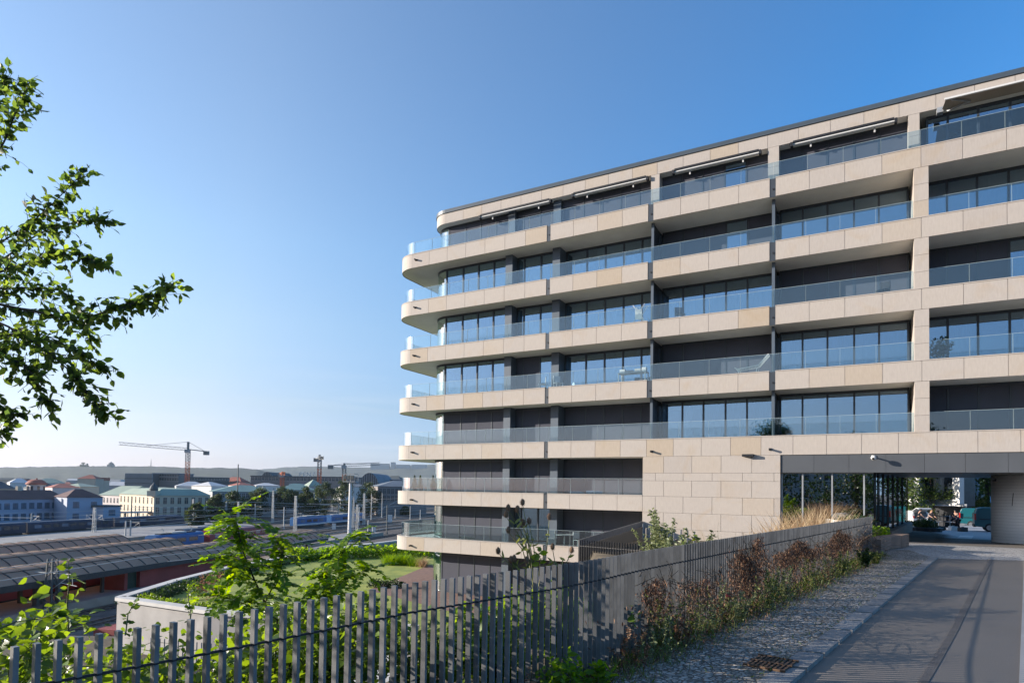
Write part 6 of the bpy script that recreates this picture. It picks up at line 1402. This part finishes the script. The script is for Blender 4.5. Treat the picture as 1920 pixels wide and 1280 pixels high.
# pale car with its boot lid raised, rear towards us
CP = [(0,.35),(-.02,.75),(.10,.95),(.35,1.45),(.75,1.52),(2.3,1.50),(3.1,1.0),(4.1,.85),(4.3,.55),(4.25,.35)]
p = cpt(1728,984); cr = vehicle('car', 'pale estate car with its boot lid raised behind the crew', 'car', (p.x,p.y,p.z), R_(84), CP, .88, M['car_white'], wx=(.75,3.4),
    glass=[('boot_opening', [(-.03,-.70,.72),(-.03,.70,.72),(.33,.62,1.40),(.33,-.62,1.40)])], lamps=[(-.04,.05,s*.80-.08,s*.80+.06,.72,.98,M['tail_red'],'tail_lamp') for s in (-1,1)]+[(-.06,.03,-.24,.24,.50,.62,M['white_metal'],'number_plate')])
mb = MB(); mb.add([(.5,-.75,1.50),(.5,.75,1.50),(-.35,.72,1.86),(-.72,.66,1.78),(-.72,-.66,1.78),(-.35,-.72,1.86)]+[(.5,-.75,1.46),(.5,.75,1.46),(-.35,.72,1.80),(-.72,.66,1.72),(-.72,-.66,1.72),(-.35,-.72,1.80)], [(0,1,2,5),(5,2,3,4),(7,6,11,8),(8,11,10,9),(0,5,11,6),(5,4,10,11),(4,3,9,10),(3,2,8,9),(2,1,7,8),(1,0,6,7)]); mb.build('boot_lid', M['car_white'], cr)
p = cpt(1694,985); vehicle('car', 'pale car with an orange stripe at the left edge of the passage view', 'car', (p.x-3.0,p.y+3,cz(p)-.1), R_(4), CP, .88, M['car_white'], wx=(.75,3.4), lamps=[(.3,3.9,-.90,-.86,.78,.90,M['orange'],'stripe')], glass=[('side_window', [(.55,s*.80,1.0),(2.8,s*.80,1.0),(2.25,s*.80,1.42),(.7,s*.80,1.42)]) for s in (-1,1)])

# people: one continuous skinned body each, clothing as children
M['skin'] = mat('skin', (0.42,0.25,0.18), .6, var=.06); M['hair'] = mat('dark_hair', (0.02,0.014,0.01), .6, var=.2)
def skin_obj(name, J_, E_, m, parent, root=0):
    me = bpy.data.meshes.new(name); me.from_pydata([j[0] for j in J_], E_, []); me.materials.append(m)
    o = bpy.data.objects.new(name, me); col.objects.link(o); o.parent = parent
    o.modifiers.new('skin', 'SKIN').use_smooth_shade = True
    if not me.skin_vertices: return o
    for i, j in enumerate(J_): me.skin_vertices[0].data[i].radius = j[1]
    for i in range(len(J_)): me.skin_vertices[0].data[i].use_root = (i == root)
    o.modifiers.new('sub', 'SUBSURF').levels = 2; o.modifiers['sub'].render_levels = 2
    return o
def person(label, loc, rz, lean, arm, shirt, trousers, knee=0.0, hairm=None):
    """standing figure facing -y; lean = forward bend at the hips, arm = how far the arms reach forward"""
    r = empty('person', loc, rz, label, 'person', 'camera crew in the courtyard'); hz_ = .93-knee*.25; c, s = math.cos(lean), math.sin(lean)
    def up(x, y, z): return (x, y*c-z*s, hz_+y*(-s)*0+z*c+y*s*0)
    J_ = [((0,0,hz_),(.125,.10)), (up(0,0,.22),(.115,.09)), (up(0,0,.42),(.135,.10)), (up(0,-.01,.56),(.055,.055)), (up(0,-.05,.66),(.075,.09)), (up(0,-.04,.78),(.065,.075)), (up(0,-.135,.66),(.022,.022))]
    E_ = [(0,1),(1,2),(2,3),(3,4),(4,5),(4,6)]; sh = []; tr_ = []
    for sd in (-1,1):
        b = len(J_); S_ = Vector(up(sd*.18,0,.48)); el_ = S_+Vector((sd*.05,-.10*arm-.02,-.28+.08*arm)); wr_ = el_+Vector((-sd*.05*arm,-.22*arm-.04,-.22+.16*arm)); hd = wr_+(wr_-el_).normalized()*.08
        J_ += [(tuple(S_),(.055,.055)),(tuple(el_),(.043,.043)),(tuple(wr_),(.030,.028)),(tuple(hd),(.034,.018))]; E_ += [(2,b),(b,b+1),(b+1,b+2),(b+2,b+3)]; sh.append(b)
        f = (wr_-el_).normalized(); sx = f.cross(Vector((0,0,1))).normalized()
        for k in range(5):
            o_ = (k-1.5)*.017 if k < 4 else -sd*.035; L_ = (.075,.085,.08,.06,.05)[k]; q = hd+sx*o_+f*(.02 if k < 4 else -.03); n = len(J_)
            J_ += [(tuple(q),(.010,.010)),(tuple(q+f*L_*.6+Vector((0,0,-.012))),(.009,.009)),(tuple(q+f*L_+Vector((0,0,-.03))),(.007,.007))]; E_ += [(b+3,n),(n,n+1),(n+1,n+2)]
        b = len(J_); H_ = Vector((sd*.10,0,hz_-.05)); K_ = Vector((sd*.12,-.08-.25*knee,hz_*.53)); A_ = Vector((sd*.12,.03,.09)); T_2 = Vector((sd*.13,-.17,.045))
        J_ += [(tuple(H_),(.085,.085)),(tuple(K_),(.06,.06)),(tuple(A_),(.042,.042)),(tuple(T_2),(.042,.032))]; E_ += [(0,b),(b,b+1),(b+1,b+2),(b+2,b+3)]; tr_.append(b)
    skin_obj('body', J_, E_, M['skin'], r)
    g = 1.22
    def sub(ids, edges, gr): return [(J_[i][0], (J_[i][1][0]*gr, J_[i][1][1]*gr)) for i in ids], edges
    a, b = sh; JJ, EE = sub([0,1,2,a,b], [(0,1),(1,2),(2,3),(2,4)], g)
    for q, src in ((3,a),(4,b)): m_ = (Vector(J_[src][0])*.3+Vector(J_[src+1][0])*.7); JJ.append((tuple(m_), (.060,.060))); EE.append((q, len(JJ)-1))
    skin_obj('shirt', JJ, EE, shirt, r)
    a, b = tr_; JJ, EE = sub([0,a,a+1,a+2,b,b+1,b+2], [(0,1),(1,2),(2,3),(0,4),(4,5),(5,6)], 1.2); skin_obj('trousers', JJ, EE, trousers, r)
    hc = Vector(up(0,-.02,.76)); mb = MB(); mb.ball(tuple(hc), .095,.105,.085); mb.ball(tuple(Vector(up(0,.03,.70))), .085,.08,.09); mb.build('hair', hairm or M['hair'], r, smooth=True)
    for sd in (-1,1):
        mb = MB(); mb.box(-.05,.05,-.13,.09,0,.08); o = mb.build('shoe', M['black'], r, bevel=.03); o.location = (sd*.125,-.05,0)
    return r
cl = lambda n, c: mat(n, c, .85, var=.12, scale=8)
p = cpt(1741,989); person('person in a grey t-shirt with bare arms bending over equipment by the planter', tuple(p), R_(10), R_(28), .8, cl('grey_tshirt',(.12,.12,.13)), cl('pale_jeans',(.30,.33,.38)), .15, cl('light_hair',(.25,.15,.08)))
p = cpt(1722,986); person('person in black clothes standing in front of the raised boot lid', tuple(p), R_(70), R_(15), .5, cl('black_shirt',(.012,.012,.014)), cl('black_trousers',(.012,.012,.014)))
p = cpt(1797,994); person('person in a navy shirt leaning over the black camera cart', tuple(p), R_(-75), R_(52), .7, cl('navy_shirt',(.03,.05,.10)), cl('dark_trousers',(.02,.02,.025)), .2)
p = cpt(1805,992); person('person in dark clothes behind the one in the navy shirt', (p.x,p.y+.7,cz(p)), R_(-60), R_(22), .4, cl('dark_shirt',(.022,.022,.03)), cl('dark_jeans',(.03,.03,.04)), .1)
# equipment cart
p = cpt(1778,993); t = empty('equipment_cart', tuple(p), R_(8), 'black film equipment cart with a pale upright post in the courtyard', 'cart')
mb = MB(); mb.box(-.75,.75,-.35,.35,.22,.30)
for x in (-.7,.7):
    for y in (-.3,.3): mb.box(x-.025,x+.025,y-.025,y+.025,.3,1.2)
mb.box(-.75,.75,-.35,.35,.72,.76); mb.build('frame', M['black'], t)
for x0,x1,z0,z1 in ((-.6,-.05,.30,.66),(.05,.65,.30,.60),(-.5,.1,.76,1.15),(.15,.6,.76,1.02)): mb = MB(); mb.box(x0,x1,-.3,.3,z0,z1); mb.build('case', M['black'], t, bevel=.03)
mb = MB(); mb.tube([(-.2,-.38,.1),(-.2,-.38,1.25)],.035,8); mb.build('post', M['white_metal'], t)
for x in (-.6,.6):
    for y in (-.3,.3): mb = MB(); mb.tube([(x,y-.03,.11),(x,y+.03,.11)],.11,12); mb.build('wheel', M['rubber'], t)
for x, y, lab in ((1762,994,'black equipment case on the ground left of the camera cart'),(1787,994,'small white crate on the ground under the leaning crew member'),(1805,996,'black case on the ground at the right of the crew')):
    p = cpt(x,y); mb = MB(); mb.box(-.28,.28,-.2,.2,0,.34); mb.box(-.1,.1,-.03,.03,.34,.38); o = tag(mb.build('equipment_case', M['white_metal'] if 'white' in lab else M['black'], None, bevel=.02), lab, 'case'); o.location = p
# plants in the courtyard
p = cpt(1736,996); r = empty('planter_shrub', tuple(p), 0, 'round dark green shrub in a low planter before the crew', 'shrub'); mb = MB(); mb.lathe([(1.0,0),(1.1,.3),(1.0,.32)],(0,0,0),16); mb.build('tub', M['black'], r)
k = 1100; c_ = clump((0,0,.5), .8, k, .55); leaves('foliage', c_, rdirs(k,.4), rdirs(k,.7), .16, M['leaf_dark'], r, LEAF4)
p = cpt(1706,992); k = 500; c_ = clump((p.x,p.y,p.z+.35), 1.0, k, .4); tag(leaves('ground_plants', c_, rdirs(k,.4), rdirs(k,.7), .15, M['leaf_dark']), 'low dark plants at the foot of the leaning tree trunk', 'plants')
p = cpt(1710,990); r_ = tree('thick leaning courtyard tree at the left of the passage view', (p.x,p.y+2,cz(p)-.1), 7.5, 1.9, 1200, .20, M['leaf_bright'], 20, .16, .5); 
p = cpt(1752,982); tree('slender courtyard tree with layered sunlit leaves before the white finned building', (p.x,p.y,p.z), 6.2, 2.3, 1700, .20, M['leaf_bright'], 26, .11, .48)
p = cpt(1800,982); tree('second slender courtyard tree at the corner of the finned building', (p.x-1.0,p.y,p.z), 6.5, 1.9, 1500, .22, M['leaf_bright'], 20, .09, .5)
for x, Y, h, w, lab in ((1852,84,10,6,'big dark tree beyond the vans, left of the round column'),(1880,78,9,5,'tree hidden partly behind the round white column'),(1843,95,9,5,'tree standing farthest behind the finned building'),(1660,75,9,5,'tree seen behind the side glazing'),(1692,85,10,6,'tree behind the left end of the finned building')):
    p = at(x,930,Y); tree(lab, (p.x,p.y,-3.9), h, w, 5200, .32, M['leaf_bright'], 44, .22, .12)
# white finned building
A = at(1690,930,81); B = at(1799,930,72); fb = empty('finned_building', (A.x,A.y,-4.2), math.atan2(B.y-A.y,B.x-A.x), 'modern building with broad white uprights over a dark recessed ground floor', 'building'); L_ = (B-A).length; zz = lambda y: at(1760,y,72).z+4.2
mb = MB(); mb.box(0,L_,.6,2.0,zz(948),zz(860)); mb.build('glass_wall', M['dark_glass'], fb)
mb = MB(); mb.box(-.1,L_,.0,.59,zz(948.5),zz(936)); mb.build('white_band', M['w_white'], fb)
def uon(x):
    d = ray(x,930); e = (B-A).normalized(); t = (A.x*d.y-A.y*d.x)/(e.y*d.x-e.x*d.y); return t
for x0,x1 in ((1694,1702),(1714,1726),(1750,1762),(1786,1799)): u0, u1 = uon(x0), uon(x1); mb = MB(); mb.box(u0,u1,.0,.6,zz(936)+.002,zz(862)); mb.build('upright', M['w_white'], fb)
mb = MB(); mb.box(.3,L_-.5,1.2,2.0,0,zz(948)); mb.build('ground_floor', M['black'], fb)
for i in range(14): mb = MB(); u = L_*.42+i*.35; mb.box(u,u+.06,1.0,1.06,0,1.9); mb.build('gate_bar', M['dark_mast'], fb)
C0 = at(1799.5,930,72.0); C1 = at(1836,930,92); sb = empty('side_wing', (C0.x,C0.y,-4.2), math.atan2(C1.y-C0.y,C1.x-C0.x), 'pale blue ribbed side wing rising to the right of the white uprights', 'building'); L_ = (C1-C0).length; z0, z1 = zz(948), at(1836,928,92).z+4.2
mb = MB(); mb.add([(0,.05,z0),(L_,.05,z1),(L_,.05,9.2),(0,.05,9.2),(0,4,z0),(L_,4,z1),(L_,4,9.2),(0,4,9.2)], [(0,1,2,3),(7,6,5,4),(0,4,5,1),(1,5,6,2),(3,2,6,7)]); mb.build('wall', mat('ribbed_blue_cladding',(0.55,0.62,0.74),.5,var=.06), sb)
mb = MB()
for i in range(34): u = L_*(i+.5)/34; mb.box(u-.09,u+.09,-.06,.049,z0+(z1-z0)*u/L_+.05,9.2)
mb.build('rib', mat('ribbed_blue_cladding_dark',(0.38,0.44,0.56),.5,var=.06), sb)
mb = MB(); mb.bar((0,-.3,z0+.1),(L_,-.3,z1+.1),.7,.3); mb.build('soffit', M['w_grey'], sb)
for i,(x,lab) in enumerate(((1836,'small blue street sign beyond the van roof'),)):
    p = at(1864,933,70); mb = MB(); mb.tube([(0,0,0),(0,0,3.6)],.04,6); mb.box(-.45,.45,-.04,-.01,3.2,3.9,1); o = tag(mb.build('street_sign', [M['grey_metal'],M['bright_blue']]), lab, 'sign'); o.location = (p.x,p.y,-4.0)
p = cpt(1865,994); mb = MB(); mb.lathe([(.09,0),(.09,1.0),(.05,1.06)],(0,0,0),10); o = tag(mb.build('bollard', M['white_metal']), 'white bollard beside the round column', 'bollard'); o.location = p

# ------------------------------------------------------------------ things on the balconies
def onb(name, label, cat, a, w, fl, rz=0.0, group=None): p = bld(a,w,BT[fl]-.10); return empty(name, tuple(p), -PH+rz, label, cat, group)
t = onb('sun_lounger','white wire sun lounger on a balcony beside the dark divider','lounger',-4.75,.9,4)
mb = MB()
for y in (-.3,.3): mb.tube([(-.85,y,.52),(-.7,y,.42),(.35,y,.55),(.85,y,1.12)],.024,6)
for i in range(16): x = -.78+1.1*i/15; mb.tube([(x,-.3,.43+.12*max(0,(x+.7)/1.05)),(x,.3,.43+.12*max(0,(x+.7)/1.05))],.012,4)
mb.build('seat', M['white_metal'], t); mb = MB()
for i in range(10): f = i/9; mb.tube([(.35+.5*f,-.3,.55+.57*f),(.35+.5*f,.3,.55+.57*f)],.012,4)
for y in (-.15,0,.15): mb.tube([(.35,y,.55),(.85,y,1.12)],.012,4)
mb.build('backrest', M['white_metal'], t)
for x in (-.6,.3):
    for y in (-.3,.3): mb = MB(); mb.tube([(x,y,.46),(x-.06,y,.2),(x+.03,y,0)],.018,5); mb.build('leg', M['white_metal'], t)
t = onb('drying_rack','folding clothes drying rack on a balcony beside the dark post','drying rack',-10.9,.75,3)
for s in (-1,1):
    mb = MB()
    for y in (-.28,.28): mb.tube([(-.45*s,y,0),(.35*s,y,1.25)],.018,5)
    mb.build('leg_frame', M['white_metal'], t)
mb = MB()
for i in range(9): mb.tube([(-.55+.14*i,-.3,1.05),(-.55+.14*i,.3,1.05)],.010,4)
mb.box(-.3,.1,-.012,.012,.45,1.04); mb.build('rail', M['white_metal'], t)
def chair(label, a, w, fl, rz, m, group=None):
    t = onb('garden_chair', label, 'chair', a, w, fl, rz, group); mb = MB(); mb.box(-.24,.24,-.24,.24,.43,.46); mb.build('seat', m, t); mb = MB(); mb.box(-.24,.24,.21,.24,.50,.92); mb.build('backrest', m, t)
    for x in (-.21,.21):
        for y in (-.21,.21): mb = MB(); mb.box(x-.018,x+.018,y-.018,y+.018,0,.43 if y < 0 else .92); mb.build('leg', m, t)
def table(label, a, w, fl, rr, m):
    t = onb('balcony_table', label, 'table', a, w, fl); mb = MB(); mb.lathe([(rr,.71),(rr,.74)],(0,0,0),18); mb.build('table_top', m, t); mb = MB(); mb.lathe([(.25,0),(.25,.03),(.04,.05),(.04,.71)],(0,0,0),10); mb.build('pedestal', M['grey_metal'], t)
table('round white table on the lowest balcony behind the teasels',-15.6,.85,7,.55,M['white_metal']); chair('white chair left of the round table on the lowest balcony',-16.5,.9,7,R_(-70),M['white_metal']); chair('white chair right of the round table on the lowest balcony',-14.7,.9,7,R_(60),M['white_metal'])
chair('left of two folding chairs on the balcony with the sky blue windows',-17.2,.75,4,R_(-60),M['white_metal']); chair('right of two folding chairs on the balcony with the sky blue windows',-16.1,.75,4,R_(50),M['white_metal'])
t = onb('long_table','long table covered with boxes on the balcony left of the sun lounger','table',-11.3,.8,4); mb = MB(); mb.box(-.85,.85,-.35,.35,.68,.72); mb.build('table_top', M['grey_metal'], t)
for x in (-.8,.8):
    for y in (-.3,.3): mb = MB(); mb.box(x-.025,x+.025,y-.025,y+.025,0,.68); mb.build('leg', M['white_metal'], t)
for i,(x,s,h,m_,lab) in enumerate(((-.62,.16,.22,'white_metal','white box at the left end of the cluttered balcony table'),(-.2,.2,.14,'dividing','grey box in the middle of the cluttered balcony table'),(.3,.18,.2,'curtain','cream box right of the middle of the cluttered balcony table'),(.68,.12,.26,'white_metal','tall white box at the right end of the cluttered balcony table'))):
    p = bld(-11.3+x,.8,BT[4]-.10+.72); mb = MB(); mb.box(-s,s,-.15,.15,0,h); mb.box(-s*.5,s*.5,-.155,-.14,h*.3,h*.5); o = tag(mb.build('storage_box', M[m_], None, bevel=.01), lab, 'box'); o.location = p; o.rotation_euler = (0,0,-PH)
chair('dark wire chair on the balcony right of the drying rack',-8.6,.8,3,R_(30),M['dividing']); chair('dark chair standing left of the stone column on the third balcony from the top',1.3,.9,3,R_(-30),mat('matt_dark_paint',(.03,.03,.032),.9,spec=.1))
t = onb('sofa','dark outdoor sofa at the rounded end of an upper balcony','sofa',-27.6,2.2,2,R_(60)); mb = MB(); mb.box(-.9,.9,-.4,.4,.1,.42); mb.build('seat', M['black'], t, bevel=.05); mb = MB(); mb.box(-.9,.9,.25,.45,.43,.80); mb.build('backrest', M['black'], t, bevel=.05)
for a, w, lab in ((-28.1,2.0,'clipped potted conifer at the rounded balcony end, leftmost of three'),(-27.2,1.5,'clipped potted conifer in the middle of the three on the rounded balcony'),(-25.6,.85,'clipped potted conifer nearest the curved glass wall')):
    t = onb('potted_conifer', lab, 'potted plant', a, w, 6, 0, 'potted conifers'); mb = MB(); mb.lathe([(.16,0),(.21,.32),(.19,.33)],(0,0,0),12); mb.build('pot', M['anthracite'], t)
    k = 700; z = nrng.random(k)**1.4*.85; rr = .26*(1-z/.9)*np.sqrt(nrng.random(k)); an = nrng.random(k)*6.28; leaves('foliage', np.c_[rr*np.cos(an),rr*np.sin(an),.34+z], rdirs(k,.8), rdirs(k), .06, M['leaf_dark'], t)
t = onb('potted_palm','leafy potted plant on the right balcony beside the stone column','potted plant',3.7,1.3,4); mb = MB(); mb.lathe([(.16,0),(.2,.35),(.18,.36)],(0,0,0),12); mb.build('pot', M['white_metal'], t); k = 160; c_ = clump((0,0,.9), .45, k, 1.1); leaves('foliage', c_, rdirs(k,.2), rdirs(k), .22, M['leaf_dark'], t, LEAF4, wid=.6)

tree('unseen bush added outside the left edge to shade the first fence bars', (-6.5,3.5,-3.9), 4.6, 1.5, 3000, .13, M['leaf_bramble'], 24, .05, .15, 'shade_bush', None, 'bush')  # stands out of view, added only to cast shade on the left bars
# ------------------------------------------------------------------ what the glass mirrors: trees and a block behind the camera
for x,y,h,w,lab in ((-15,-9,11,5,'broad street tree behind the viewpoint, mirrored in the lobby glass'),(-9,-17,10,5,'street tree farther back, mirrored at the right of the lobby glass'),(-21,-3,9,4.5,'street tree mirrored at the left of the lobby glass'),(-3,-22,10,5,'street tree mirrored in the passage side glazing')):
    tree(lab, (x,y,-2.8), h, w, 5000, .30, M['leaf_dark'], 36, .25, .05)
house('grey_apartment_block','grey apartment block across the street, mirrored in the fifth row of windows','building', Vector((-62,-44,0)), Vector((-22,-64,0)), 14, 6.0, 'flat', 6.8, M['w_grey'], M['r_grey'], rows=(-1,2.5), ncol=10, ww=1.6, wh=1.7, zb=-3)
struct(MB().add([(-80,-80,-2.75),(40,-80,-2.75),(40,-8.9,-2.75),(-6,-6,-2.75),(-9,-9,-2.75),(-30,-6,-4)], [(0,1,2,3,4,5)]).build('upper_ground', M['soil']))

# ------------------------------------------------------------------ the air
def haze(density):
    mb = MB(); mb.box(-14500,14500,-3500,16500,-17.5,262); m = bpy.data.materials.new('haze_air'); m.use_nodes = True; N = m.node_tree.nodes; N.remove(N['Principled BSDF'])
    v = N.new('ShaderNodeVolumePrincipled'); v.inputs['Color'].default_value = (0.72,0.86,1.0,1); v.inputs['Density'].default_value = density; v.inputs['Anisotropy'].default_value = 0.2
    m.node_tree.links.new(v.outputs[0], N['Material Output'].inputs['Volume']); o = mb.build('haze', m); tag(o, kind='stuff', label='pale blue haze lying over the far city and hills', cat='haze')
haze(0.00004)
